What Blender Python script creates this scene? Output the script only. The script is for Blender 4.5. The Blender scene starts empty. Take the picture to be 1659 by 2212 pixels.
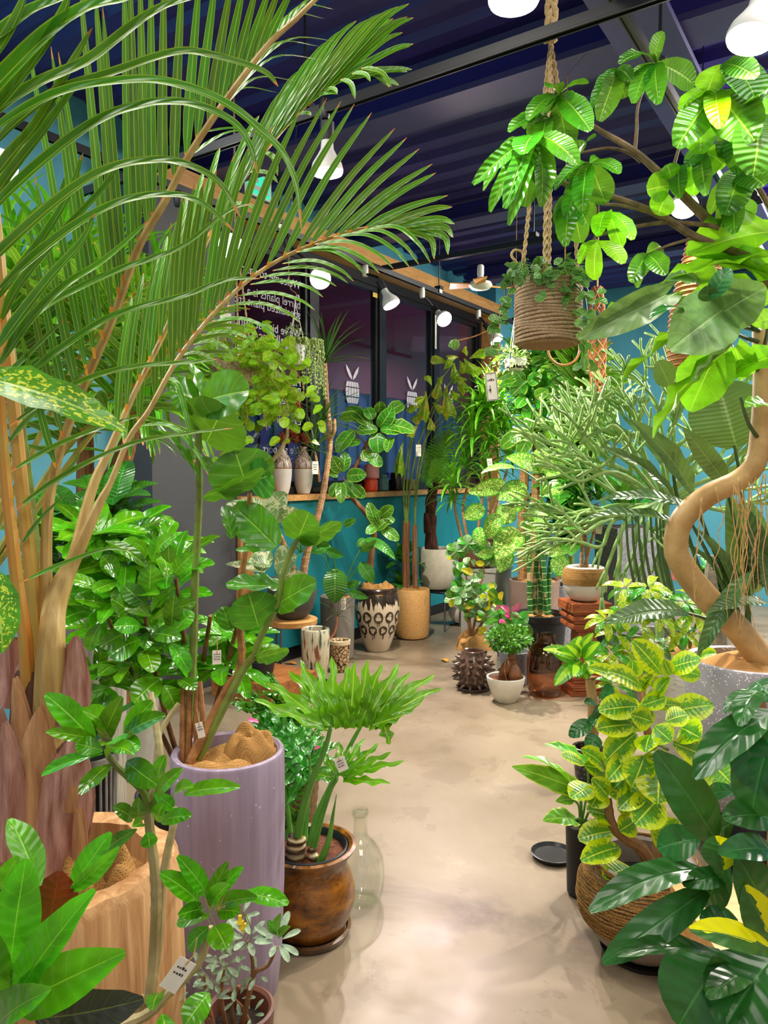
import bpy, math, random
from mathutils import Vector, Matrix
V = Vector
sc = bpy.context.scene
COL = sc.collection
# ---------------------------------------------------------------- camera
F, CX, CY, HC, TH = 1620.0, 829.5, 1106.0, 1.4, math.radians(3.04)
cam = bpy.data.cameras.new('camera')
cam.sensor_fit = 'VERTICAL'; cam.sensor_height = 36; cam.sensor_width = 27
cam.lens = 36 * F / 2212; cam.clip_start = .05
camo = bpy.data.objects.new('camera', cam); COL.objects.link(camo)
camo.location = (0, 0, HC); camo.rotation_euler = (math.pi / 2 - TH, 0, 0)
sc.camera = camo
# ---------------------------------------------------------------- world, exposure, lights
w = bpy.data.worlds.new('world'); sc.world = w; w.use_nodes = True
w.node_tree.nodes['Background'].inputs[0].default_value = (1, .96, .92, 1)
w.node_tree.nodes['Background'].inputs[1].default_value = .5
vs = sc.view_settings
vs.view_transform = 'Standard'; vs.look = 'None'; vs.gamma = 1; vs.use_curve_mapping = False
vs.exposure = 0.0
sc.cycles.max_bounces = 7; sc.cycles.diffuse_bounces = 3; sc.cycles.glossy_bounces = 3
sc.cycles.transmission_bounces = 6; sc.cycles.transparent_max_bounces = 14
sc.cycles.caustics_reflective = False; sc.cycles.caustics_refractive = False
sc.cycles.sample_clamp_indirect = 4
def lamp(name, typ, loc, energy, color=(1, .93, .82), size=.1, rot=None, spot=None, blend=.6):
    l = bpy.data.lights.new(name, typ); l.energy = energy; l.color = color
    if typ == 'AREA': l.shape = 'SQUARE'; l.size = size
    else: l.shadow_soft_size = size
    if spot: l.spot_size = math.radians(spot); l.spot_blend = blend
    o = bpy.data.objects.new(name, l); COL.objects.link(o); o.location = loc
    if rot: o.rotation_euler = rot
    return o
# added soft fill lights, out of view overhead, behind the camera and at the sides
lamp('fill_light', 'AREA', (.3, -.6, 3.3), 50, (1, .95, .86), 1.6, (math.radians(22), 0, 0))
lamp('fill_light', 'AREA', (-.9, 1.3, 3.2), 46, (1, .95, .86), 1.0)
lamp('fill_light', 'AREA', (1.5, 1.5, 3.2), 30, (1, .95, .86), 1.0)
lamp('fill_light', 'AREA', (-2.3, 2.2, 3.25), 95, (1, .97, .92), .9, (0, math.radians(8), 0))
lamp('fill_light', 'AREA', (3.2, 4.4, 3.2), 190, (1, .95, .86), 1.4, (0, math.radians(35), 0))
lamp('fill_light', 'AREA', (3.98, 5.67, 3.2), 300, (1, .95, .86), 1.4, (0, math.radians(40), 0))
# ---------------------------------------------------------------- geometry helpers
ST, CT = math.sin(TH), math.cos(TH)
def ray(u, v):
    x = (u - CX) / F; y = (CY - v) / F
    return V((x, CT + y * ST, y * CT - ST))
def P(u, v, d):
    r = ray(u, v); return V((0, 0, HC)) + r * (d / r.y)
def G(u, v, z=0.):
    r = ray(u, v); return V((0, 0, HC)) + r * ((z - HC) / r.z)
def at(u, d, z=0.):
    "the point at picture column u, distance d, height z"
    return V(((u - CX) / F * d * 1.0, d, z))
A1 = math.radians(33.9)
D1, D2 = V((math.sin(A1), math.cos(A1), 0)), V((math.cos(A1), -math.sin(A1), 0))
WA, WROT = V((.52, 7.27, 0)), math.pi / 2 - A1
def WL(x, y, z=0.):
    "room frame: x along the window wall, y behind it (negative = into the room)"
    return WA + D1 * x - D2 * y + V((0, 0, z))
def catmull(pts, k):
    pts = [V(p) for p in pts]
    if len(pts) < 3: k = max(k, 1)
    q = [pts[0] * 2 - pts[1]] + pts + [pts[-1] * 2 - pts[-2]]
    out = []
    for i in range(1, len(q) - 2):
        a, b, c, d = q[i - 1:i + 3]
        for j in range(k):
            t = j / k
            out.append(.5 * ((2 * b) + (c - a) * t + (2 * a - 5 * b + 4 * c - d) * t * t + (3 * b - a - 3 * c + d) * t ** 3))
    out.append(pts[-1]); return out
def lerp(a, b, t): return a + (b - a) * t
class MB:
    def __init__(s): s.v = []; s.f = []; s.uv = {}; s.mi = []; s.m = 0
    def vert(s, p): s.v.append(tuple(p)); return len(s.v) - 1
    def face(s, f): s.f.append(tuple(f)); s.mi.append(s.m)
    def tube(s, pts, r, n=7, k=1, cap=True, flat=1., up=None):
        pts = catmull(pts, k) if k > 1 else [V(p) for p in pts]
        m = len(pts); base = len(s.v)
        rr = r if callable(r) else (lambda t: lerp(r[0], r[1], t)) if isinstance(r, (tuple, list)) else (lambda t: r)
        x = None
        for i, p in enumerate(pts):
            d = (pts[min(i + 1, m - 1)] - pts[max(i - 1, 0)])
            d = d.normalized() if d.length > 1e-9 else V((0, 0, 1))
            if x is None:
                x = d.cross(up if up else (V((0, 0, 1)) if abs(d.z) < .95 else V((1, 0, 0)))).normalized()
            x = (x - d * x.dot(d))
            x = x.normalized() if x.length > 1e-6 else d.orthogonal().normalized()
            y = d.cross(x); q = rr(i / max(1, m - 1))
            for j in range(n):
                a = 2 * math.pi * j / n
                s.v.append(tuple(p + x * (q * math.cos(a)) + y * (q * flat * math.sin(a))))
        for i in range(m - 1):
            for j in range(n):
                a = base + i * n + j; b = base + i * n + (j + 1) % n
                s.face((a, b, b + n, a + n))
        if cap:
            s.face(tuple(base + j for j in range(n))[::-1]); s.face(tuple(base + (m - 1) * n + j for j in range(n)))
        return s
    def lathe(s, c, prof, n=32, wob=None):
        c = V(c); base = len(s.v)
        for i, (r, z) in enumerate(prof):
            for j in range(n):
                a = 2 * math.pi * j / n; q = r * (wob(a, z) if wob else 1)
                s.v.append((c.x + q * math.cos(a), c.y + q * math.sin(a), c.z + z))
        for i in range(len(prof) - 1):
            for j in range(n):
                a = base + i * n + j; b = base + i * n + (j + 1) % n
                s.face((a, b, b + n, a + n))
        s.face(tuple(base + j for j in range(n))[::-1]); s.face(tuple(base + (len(prof) - 1) * n + j for j in range(n)))
        return s
    def box(s, lo, hi, M=None):
        b = len(s.v)
        for z in (lo[2], hi[2]):
            for x, y in ((lo[0], lo[1]), (hi[0], lo[1]), (hi[0], hi[1]), (lo[0], hi[1])):
                p = V((x, y, z)); s.v.append(tuple(M @ p if M else p))
        for f in ((3, 2, 1, 0), (4, 5, 6, 7), (0, 1, 5, 4), (1, 2, 6, 5), (2, 3, 7, 6), (3, 0, 4, 7)):
            s.face(tuple(b + i for i in f))
        return s
    def ribbon(s, pts, wid, n=None, fold=.25, nw=2, nrm=None):
        "a leaflet along pts; wid(t) half width; UV along and across"
        m = len(pts); base = len(s.v)
        for i, p in enumerate(pts):
            t = i / (m - 1)
            d = (pts[min(i + 1, m - 1)] - pts[max(i - 1, 0)]).normalized()
            nn = nrm(t, p) if callable(nrm) else (nrm or V((0, 0, 1)))
            x = d.cross(nn); x = x.normalized() if x.length > 1e-5 else d.orthogonal().normalized()
            nn = x.cross(d).normalized(); q = wid(t)
            for j in range(nw + 1):
                e = 2 * j / nw - 1
                s.v.append(tuple(p + x * (e * q) + nn * (abs(e) * q * fold)))
                s.uv[len(s.v) - 1] = (t, (e + 1) / 2)
        for i in range(m - 1):
            for j in range(nw):
                a = base + i * (nw + 1) + j
                s.face((a, a + 1, a + nw + 2, a + nw + 1))
        return s
    def mesh(s, name, mats, off=None, smooth=True):
        me = bpy.data.meshes.new(name); off = off or V((0, 0, 0))
        me.from_pydata([(x - off.x, y - off.y, z - off.z) for x, y, z in s.v], [], s.f)
        for m in (mats if isinstance(mats, (list, tuple)) else [mats]): me.materials.append(m)
        if s.uv:
            ul = me.uv_layers.new(name='UVMap')
            dat = [0.] * (2 * len(me.loops))
            for l in me.loops:
                q = s.uv.get(l.vertex_index)
                if q: dat[2 * l.index], dat[2 * l.index + 1] = q
            ul.data.foreach_set('uv', dat)
        if smooth: me.polygons.foreach_set('use_smooth', [True] * len(me.polygons))
        if max(s.mi, default=0): me.polygons.foreach_set('material_index', s.mi)
        me.update(); return me
def soft(me, angle=35):
    me.set_sharp_from_angle(angle=math.radians(angle)); return me
class T:
    "a top-level thing: an Empty at its base that parents its parts"
    def __init__(s, name, label, cat, loc, group=None):
        s.o = bpy.data.objects.new(name, None); COL.objects.link(s.o)
        s.o.empty_display_size = .05
        s.loc = V(loc); s.o.location = s.loc; s.o['label'] = label; s.o['category'] = cat
        if group: s.o['group'] = group
    def add(s, name, mb, mat, parent=None, label=None, smooth=True, sharp=35, stuff=False):
        me = mb.mesh(name, mat, s.loc, smooth) if isinstance(mb, MB) else mb
        if smooth and sharp and isinstance(mb, MB): soft(me, sharp)
        o = bpy.data.objects.new(name, me); COL.objects.link(o); o.parent = parent or s.o
        if label: o['label'] = label
        if stuff: o['kind'] = 'stuff'
        return o
    def leaf(s, me, p, d, n, L, W=1., parent=None, name='leaf'):
        d = d.normalized(); x = d.cross(n)
        x = x.normalized() if x.length > 1e-5 else d.orthogonal().normalized()
        z = x.cross(d); p = p - s.loc
        o = bpy.data.objects.new(name, me); COL.objects.link(o); o.parent = parent or s.o
        o.matrix_basis = Matrix(((x.x * L * W, d.x * L, z.x * L, p.x), (x.y * L * W, d.y * L, z.y * L, p.y), (x.z * L * W, d.z * L, z.z * L, p.z), (0, 0, 0, 1)))
        return o
    def leafpx(s, me, a, b, wpx, roll=0., k=.65, parent=None, name='leaf'):
        "a leaf from picture point a=(u,v,d) to b, wpx wide there"
        p, q = P(*a), P(*b); d = q - p; L = d.length
        m = (p + q) / 2; tc = (V((0, 0, HC)) - m).normalized()
        n = (tc * k + V((0, 0, 1)) * (1 - k)).normalized()
        n = Matrix.Rotation(math.radians(roll), 3, d.normalized()) @ n
        return s.leaf(me, p, d, n, L, (1.2 * wpx / F * (a[2] + b[2]) / 2) / (L * me['w2']), parent, name)
def single(name, mb, mat, label, cat, loc, group=None, smooth=True, sharp=35):
    me = mb.mesh(name, mat, V(loc), smooth)
    if smooth: soft(me, sharp)
    o = bpy.data.objects.new(name, me); COL.objects.link(o); o.location = loc
    o['label'] = label; o['category'] = cat
    if group: o['group'] = group
    return o
def leafmesh(name, mat, W=.3, a=.6, b=.8, nl=8, nw=4, curl=.6, fold=.2, wave=0., lobe=0., ph=0., nwv=3, twist=0.):
    "leaf of unit length along +Y, upper face +Z, chord on the Y axis"
    pk = a / (a + b); nm = pk ** a * (1 - pk) ** b
    wf = lambda t: max(W * (t ** a * (1 - t) ** b) / nm, W * .012)
    pts = []; p = V((0, 0, 0)); c = []
    for i in range(nl + 1):
        c.append((p.copy(), curl * (.5 - i / nl)))
        ang = curl * (.5 - (i + .5) / nl); p = p + V((0, math.cos(ang), math.sin(ang))) / nl
    ch = c[-1][0]; L = ch.length; rot = math.atan2(ch.z, ch.y)
    mb = MB(); R3 = Matrix.Rotation(-rot, 3, 'X')
    for i, (q, ang) in enumerate(c):
        t = i / nl; hw = wf(min(max(t, .02), .985))
        if lobe and t < .3: hw = W * lerp(.42, wf(.3) / W, (t / .3) ** .6)
        for j in range(nw + 1):
            e = 2 * j / nw - 1
            x = e * hw; z = abs(e) * hw * fold + wave * math.sin(nwv * 2 * math.pi * t + ph + (1.3 if e > 0 else 0)) * e * e * hw
            y = 0
            if lobe: y = -lobe * (abs(e) ** 1.5) * (1 - t) ** 3
            if twist: x, z = x * math.cos(twist * t) - z * math.sin(twist * t), x * math.sin(twist * t) + z * math.cos(twist * t)
            o = V((x, y * math.cos(ang) - z * math.sin(ang), y * math.sin(ang) + z * math.cos(ang)))
            mb.v.append(tuple((R3 @ (q + o)) / L)); mb.uv[len(mb.v) - 1] = (t, (e + 1) / 2)
    for i in range(nl):
        for j in range(nw):
            k = i * (nw + 1) + j; mb.face((k, k + 1, k + nw + 2, k + nw + 1))
    me = mb.mesh(name, mat); me['w2'] = 2 * W / L
    return me
# ---------------------------------------------------------------- materials
def srgb(h):
    h = h.lstrip('#'); c = [int(h[i:i + 2], 16) / 255 for i in (0, 2, 4)]
    return tuple(x / 12.92 if x <= .04045 else ((x + .055) / 1.055) ** 2.4 for x in c) + (1.,)
class N:
    def __init__(s, name):
        s.m = bpy.data.materials.new(name); s.m.use_nodes = True; s.t = s.m.node_tree; s.t.nodes.clear()
        s.out = s.t.nodes.new('ShaderNodeOutputMaterial')
    def n(s, typ, ins=None, **kw):
        nd = s.t.nodes.new('ShaderNode' + typ)
        for k, v in kw.items(): setattr(nd, k, v)
        for k, v in (ins or {}).items():
            i = nd.inputs[k]
            if isinstance(v, bpy.types.NodeSocket): s.t.links.new(v, i)
            else: i.default_value = v
        return nd
    def math(s, op, a, b=0., c=0.):
        return s.n('Math', {0: a, 1: b, 2: c}, operation=op).outputs[0]
    def mix(s, f, a, b, mode='MIX'):
        nd = s.n('Mix', data_type='RGBA', blend_type=mode)
        for k, v in ((0, f), (6, a), (7, b)):
            if isinstance(v, bpy.types.NodeSocket): s.t.links.new(v, nd.inputs[k])
            else: nd.inputs[k].default_value = v
        return nd.outputs[2]
    def noise(s, scale, detail=3., vec=None, rough=.55, dist=0.):
        i = {'Scale': scale, 'Detail': detail, 'Roughness': rough, 'Distortion': dist}
        if vec is not None: i['Vector'] = vec
        return s.n('TexNoise', i).outputs[0]
    def obj(s, sx=1, sy=1, sz=1):
        c = s.n('TexCoord').outputs['Object']
        return s.n('Mapping', {'Vector': c, 'Scale': (sx, sy, sz)}).outputs[0]
    def ramp(s, f, *st):
        r = s.n('ValToRGB', {0: f}); el = r.color_ramp.elements
        while len(el) < len(st): el.new(.5)
        for e, (p, c) in zip(el, st): e.position = p; e.color = c if len(c) == 4 else tuple(c) + (1,)
        return r.outputs[0]
    def bump(s, h, strength=.3, dist=.01):
        return s.n('Bump', {'Height': h, 'Strength': strength, 'Distance': dist}).outputs[0]
    def done(s, shader):
        s.t.links.new(shader, s.out.inputs[0]); return s.m
    def pbr(s, col, rough=.5, spec=.5, metal=0., norm=None, coat=0., **kw):
        i = {'Base Color': col, 'Roughness': rough, 'Specular IOR Level': spec, 'Metallic': metal, 'Coat Weight': coat}
        if norm is not None: i['Normal'] = norm
        i.update(kw)
        return s.n('BsdfPrincipled', i).outputs[0]
def plain(name, h, rough=.5, var=.12, scale=20, bump=.0, metal=0., coat=0., spec=.5, stretch=(1, 1, 1), h2=None, bscale=None):
    m = N(name); c = srgb(h); v = m.obj(*stretch); f = m.noise(scale, 4, v)
    d = srgb(h2) if h2 else tuple(x * (1 - 2.2 * var) for x in c[:3]) + (1,)
    col = m.ramp(f, (.32, d), (.68, c if h2 else tuple(min(1, x * (1 + var)) for x in c[:3]) + (1,)))
    nm = m.bump(m.noise(bscale or scale * 3, 5, v), bump, .01) if bump else None
    return m.done(m.pbr(col, rough, spec, metal, nm, coat))
def leaf_mat(name, col, vein='#b8d060', edge=None, rough=.32, nv=9, vs=.35, var=None, vcol=None, tr=.22, hv=.10, bumpy=.25, midw=.05, tip=None, back=None, basec=None):
    m = N(name); uv = m.n('UVMap').outputs[0]; sp = m.n('SeparateXYZ', {0: uv})
    u, v = sp.outputs[0], sp.outputs[1]
    d = m.math('ABSOLUTE', m.math('MULTIPLY_ADD', v, 2., -1.))
    rnd = m.n('ObjectInfo').outputs['Random']
    tc = m.n('TexCoord').outputs['Object']
    off = m.n('VectorMath', {0: tc, 1: m.n('CombineXYZ', {0: m.math('MULTIPLY', rnd, 37.), 1: m.math('MULTIPLY', rnd, 11.), 2: 0.}).outputs[0]}, operation='ADD').outputs[0]
    c = srgb(col); dk = tuple(x * .62 for x in c[:3]) + (1,); lt = tuple(min(1, x * 1.25) for x in c[:3]) + (1,)
    base = m.ramp(m.noise(3.2, 3, off), (.3, dk), (.7, lt))
    if var == 'speckle':
        n1 = m.noise(26, 2, off, .6); fall = m.math('SUBTRACT', 1.05, d)
        base = m.mix(m.math('MULTIPLY', m.math('GREATER_THAN', n1, .55), m.math('GREATER_THAN', fall, .22)), base, srgb(vcol))
    elif var == 'margin':
        n1 = m.noise(13, 4, off, .65, 1.5)
        e = m.math('GREATER_THAN', m.math('ADD', d, m.math('MULTIPLY_ADD', n1, 2.0, -1.0)), .55)
        base = m.mix(e, base, srgb(vcol))
    elif var == 'stripe':
        e = m.math('LESS_THAN', d, .42)
        base = m.mix(e, base, srgb(vcol))
    elif var == 'half':
        base = m.mix(m.math('GREATER_THAN', m.math('ADD', v, m.math('MULTIPLY_ADD', m.noise(5., 2, off), .5, -.25)), .52), base, srgb(vcol))
    elif var == 'blotch':
        n1 = m.noise(3.5, 3, off, .6, 1.5)
        base = m.mix(m.math('GREATER_THAN', n1, .54), base, srgb(vcol))
    # side veins, slanted towards the tip
    ph = m.math('FRACT', m.math('ADD', m.math('MULTIPLY', u, float(nv)), m.math('MULTIPLY', d, -1.1)))
    ve = m.math('SUBTRACT', 1., m.math('MINIMUM', m.math('MULTIPLY', m.math('ABSOLUTE', m.math('SUBTRACT', ph, .5)), 14.), 1.))
    if vs: base = m.mix(m.math('MULTIPLY', ve, vs * .75), base, srgb(vein))
    mid = m.math('LESS_THAN', d, midw)
    base = m.mix(m.math('MULTIPLY', mid, .85), base, srgb(vein))
    if edge: base = m.mix(m.math('MULTIPLY', m.math('GREATER_THAN', d, .86), .8), base, srgb(edge))
    if tip: base = m.mix(m.math('GREATER_THAN', u, .955), base, srgb(tip))
    if basec: base = m.mix(m.math('LESS_THAN', u, .035), base, srgb(basec))
    hsv = m.n('HueSaturation', {'Color': base, 'Hue': m.math('MULTIPLY_ADD', rnd, .03, .464), 'Saturation': 1.02, 'Value': m.math('MULTIPLY_ADD', rnd, 2 * hv + .1, 1 - hv)}).outputs[0]
    if back:
        hsv = m.mix(m.n('NewGeometry').outputs['Backfacing'], hsv, srgb(back))
    h = m.math('ADD', m.math('MULTIPLY', m.math('SINE', m.math('MULTIPLY', ph, 6.283)), .5), m.math('MULTIPLY', m.math('MINIMUM', m.math('MULTIPLY', d, 8.), 1.), 1.2))
    nm = m.bump(h, bumpy * .55, .010)
    p = m.pbr(hsv, rough, .5, 0., nm)
    tl = m.n('BsdfTranslucent', {'Color': m.mix(.25, hsv, (.5, .85, .06, 1))}).outputs[0]
    return m.done(m.n('MixShader', {0: tr, 1: p, 2: tl}).outputs[0])
def emis(name, col, st):
    m = N(name); return m.done(m.n('Emission', {0: col, 1: st}).outputs[0])
def glass_mat(name, col=(1, 1, 1, 1), rough=0., ior=1.45, dens=0.):
    m = N(name)
    fc = m.n('LayerWeight', {'Blend': .5}).outputs['Facing']
    f = m.math('MULTIPLY_ADD', m.math('POWER', fc, 4.), .75, .05)
    t = m.n('BsdfTransparent', {'Color': m.mix(m.math('POWER', fc, 3.), col, tuple(x * (.55 + .45 * x) for x in col[:3]) + (1,))}).outputs[0]
    g = m.n('BsdfGlossy', {'Color': (1, 1, 1, 1), 'Roughness': .03}).outputs[0]
    return m.done(m.n('MixShader', {0: f, 1: t, 2: g}).outputs[0])
# ================================================================ the setting
def local(name, mb, mat, kind='structure', parent=None, smooth=False, label=None):
    me = mb.mesh(name, mat, None, smooth)
    o = bpy.data.objects.new(name, me); COL.objects.link(o)
    if parent: o.parent = parent
    else: o.location = WA; o.rotation_euler = (0, 0, WROT)
    if kind and not parent: o['kind'] = kind
    if label: o['label'] = label
    return o
def bx(*a): return MB().box(*a)
def floor_mat():
    m = N('concrete floor'); v = m.obj()
    a = m.ramp(m.noise(1.1, 6, v, .62, .6), (.33, srgb('#5f503e')), (.46, srgb('#85755f')), (.70, srgb('#958670')))
    b = m.noise(3.2, 8, v, .68, .4)
    c = m.mix(m.math('MULTIPLY', m.math('GREATER_THAN', b, .57), .3), a, srgb('#6a5a48'))
    c = m.mix(m.ramp(m.noise(2.6, 7, v, .72), (.58, (0, 0, 0)), (.74, (.35, .35, .35))), c, srgb('#b8a890'))
    sc_ = m.obj(2, 40, 1)
    c = m.mix(m.ramp(m.noise(3, 4, sc_, .6), (.62, (0, 0, 0)), (.7, (.22, .22, .22))), c, srgb('#907c66'))
    r = m.ramp(m.noise(3, 5, v), (.3, (.30,) * 3), (.7, (.55,) * 3))
    return m.done(m.pbr(c, r, .45, 0, m.bump(m.noise(30, 6, v), .05, .004)))
def teal_mat(name, h, h2):
    m = N(name); v = m.obj(1.6, 1.6, .5)
    c = m.ramp(m.noise(2.2, 6, v, .65, .5), (.3, srgb(h2)), (.7, srgb(h)))
    return m.done(m.pbr(c, .55, .35, 0, m.bump(m.noise(14, 6, m.obj()), .08, .01)))
def wood_mat(name, h, h2, ax=(1, 1, 12), scale=3., rough=.45):
    m = N(name); v = m.obj(*ax)
    f = m.noise(scale, 6, v, .6, 1.2)
    return m.done(m.pbr(m.ramp(f, (.3, srgb(h2)), (.7, srgb(h))), rough, .4, 0, m.bump(f, .15, .004)))
M = {}
M['floor'] = floor_mat()
M['teal'] = teal_mat('teal wall paint', '#5aa6ba', '#4a95aa')
M['tealdeep'] = teal_mat('deep teal counter paint', '#17808a', '#0f6a75')
M['navy'] = plain('navy ceiling paint', '#352d80', .5, .1, 3)
M['navybeam'] = plain('navy beam paint', '#342e88', .5, .08, 2)
M['beamlit'] = plain('lit beam flange', '#4c4780', .5, .08, 2)  # lighter tone of the lit beam underside, put into the colour
M['black'] = plain('black metal', '#15151a', .35, .1, 9)
M['blackmat'] = plain('matt black plastic', '#1b1d22', .5, .1, 9)
M['frame'] = plain('black window frame', '#14141c', .35, .1, 5)
M['char'] = plain('charcoal panel', '#45454a', .6, .05, 3)
M['pine'] = wood_mat('pale pine', '#d9a56a', '#b9803f', (2, 12, 12), 2.)
M['oak'] = wood_mat('oak', '#b87840', '#7d4722', (3, 14, 14), 2.)
M['white'] = plain('white plastic', '#e4e2dd', .4, .03, 5)
M['chrome'] = plain('steel', '#8b8f92', .25, .05, 5, metal=1.)
M['bulb'] = emis('lit bulb face', (1, .95, .84, 1), 14)
M['bulbpink'] = emis('lit pink bulb face', (1, .72, .78, 1), 14)
M['maroon'] = plain('maroon soffit', '#6a2a42', .7, .06, 2)
M['shutter'] = plain('blue shutter', '#143672', .55, .08, 3)
M['paperw'] = plain('white card', '#eae4d6', .7, .04, 30)
M['ink'] = plain('dark ink', '#2a2624', .7, .0, 3)
M['letter'] = emis('window lettering', (.55, .56, .6, 1), .55) if False else plain('white vinyl lettering', '#c4c2cc', .6, .02, 3)
M['exit'] = emis('green exit sign face', (.05, .75, .45, 1), 1.2)
def pane_mat():
    m = N('window glass')
    fr = m.math('MULTIPLY_ADD', m.math('POWER', m.n('LayerWeight', {'Blend': .5}).outputs['Facing'], 5.), .9, .045)
    t = m.n('BsdfTransparent', {'Color': (.86, .88, .95, 1)}).outputs[0]
    g = m.n('BsdfGlossy', {'Color': (1, 1, 1, 1), 'Roughness': .02}).outputs[0]
    return m.done(m.n('MixShader', {0: fr, 1: t, 2: g}).outputs[0])
M['pane'] = pane_mat()
XR, ZC, XL = 2.33, 3.5, -9.5
local('floor', bx((XL, -9, -.1), (XR + .1, .2, 0)), M['floor'])
local('wall_back', bx((XL, .22, 0), (-3.38, .34, ZC)).box((-3.38, .22, 3.22), (1.26, .34, ZC)).box((1.26, .0, 0), (XR, .34, ZC)).box((-3.38, .0, 3.22), (1.26, .22, 3.24)), M['teal'])
local('wall_right', bx((XR, -9, 0), (XR + .12, .34, ZC)), M['teal'])
mb = MB()                                                  # corrugated deck
x = XL
while x < XR:
    prof = [(x, ZC), (x + .09, ZC), (x + .12, ZC - .035), (x + .21, ZC - .035), (x + .24, ZC)]
    b = len(mb.v)
    for (px, pz) in prof:
        mb.v.append((px, -5.6, pz)); mb.v.append((px, .34, pz))
    for i in range(4): mb.face((b + 2 * i, b + 2 * i + 1, b + 2 * i + 3, b + 2 * i + 2))
    x += .24
mb.box((XL, -5.6, ZC + .01), (XR, .34, ZC + .05))
local('ceiling', mb, M['navy'])
def beam(name, lo, hi, label):
    o = local(name, MB(), M['navybeam'])
    bpy.data.objects.remove(o)
    (x0, y0, z0), (x1, y1, z1) = lo, hi
    ax = x1 - x0 > y1 - y0
    web = MB(); fl = MB()
    if ax:
        c = (y0 + y1) / 2; web.box((x0, c - .03, z0 + .03), (x1, c + .03, z1)); fl.box((x0, y0, z0), (x1, y1, z0 + .03))
    else:
        c = (x0 + x1) / 2; web.box((c - .03, y0, z0 + .03), (c + .03, y1, z1)); fl.box((x0, y0, z0), (x1, y1, z0 + .03))
    r = local(name, web, M['navybeam']); local('flange', fl, M['beamlit'], None, r)
    if label: r['label'] = label
beam('trim_1', (-3.0, -5.4, 3.25), (-2.76, .2, ZC - .03), None)
beam('trim_2', (-9, -2.86, 3.2), (2.33, -2.6, ZC - .03), None)
beam('trim_3', (-1.2, -5.4, 3.3), (-1.02, .2, ZC - .05), None)
beam('trim_4', (.5, -5.4, 3.3), (.68, .0, ZC - .05), None)
beam('trim_5', (-5.6, -2.5, 3.3), (-5.42, .2, ZC - .05), None)
# ---- the window bay
local('wall_panel', bx((-3.38, .02, 0), (-2.68, .34, 3.1)), M['char'])
# counter
cnt = T('counter', 'long teal counter with a pale wooden top under the shop windows', 'counter', WL(-.7, 0, 0))
def lpart(t, name, mb, mat, label=None, smooth=False):
    w_ = MB(); w_.f = mb.f; w_.mi = mb.mi; w_.uv = mb.uv; w_.v = [tuple(WL(*p)) for p in mb.v]
    return t.add(name, w_, mat, label=label, smooth=smooth)
lpart(cnt, 'front_panel', bx((-2.66, .03, .1), (1.22, .17, 1.19)), M['tealdeep'])
lpart(cnt, 'worktop', bx((-2.68, -.015, 1.19), (1.24, .30, 1.232)), M['pine'], 'pale wooden top board')
lpart(cnt, 'plinth', bx((-2.66, .04, 0), (1.22, .16, .1)), M['black'])
lpart(cnt, 'end_board', bx((-2.68, -.01, 0), (-2.55, .03, 1.19)), M['pine'], 'pale wooden end board')
# wooden surround
hd = local('trim_6', bx((-3.40, -.06, 3.1), (1.26, .2, 3.22)), M['pine'])
local('trim_7', bx((1.22, -.06, 0), (1.26, .2, 3.1)), M['pine'])
# windows
mull = [-2.68, -1.70, -.74, .22, 1.20]
def barrel(parent, x, z, s):
    "the shop's emblem: a small barrel with two leaves, in white vinyl"
    mb = MB()
    def quad(pts):
        b = len(mb.v)
        for p in pts: mb.v.append((x + p[0] * s, .168, z + p[1] * s))
        mb.face(range(b, b + len(pts)))
    wd = lambda h: .5 - .14 * (2 * h - 1) ** 2 * 1.0
    for r0, r1 in ((.02, .26), (.31, .66), (.71, .92)):
        for k in range(5):
            a0, a1 = -1 + .4 * k + .03, -1 + .4 * (k + 1) - .03
            if r0 == .02 and k in (): continue
            quad([(wd(r0) * a0, r0), (wd(r0) * a1, r0), (wd((r0 + r1) / 2) * a1, (r0 + r1) / 2), (wd(r1) * a1, r1), (wd(r1) * a0, r1), (wd((r0 + r1) / 2) * a0, (r0 + r1) / 2)])
    for sx in (-1, 1):
        quad([(.03 * sx, 1.0), (.22 * sx, 1.12), (.40 * sx, 1.36), (.46 * sx, 1.62), (.22 * sx, 1.40), (.05 * sx, 1.15)][::sx])
    o = local('barrel_emblem', mb, M['letter'], None, parent)
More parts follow.
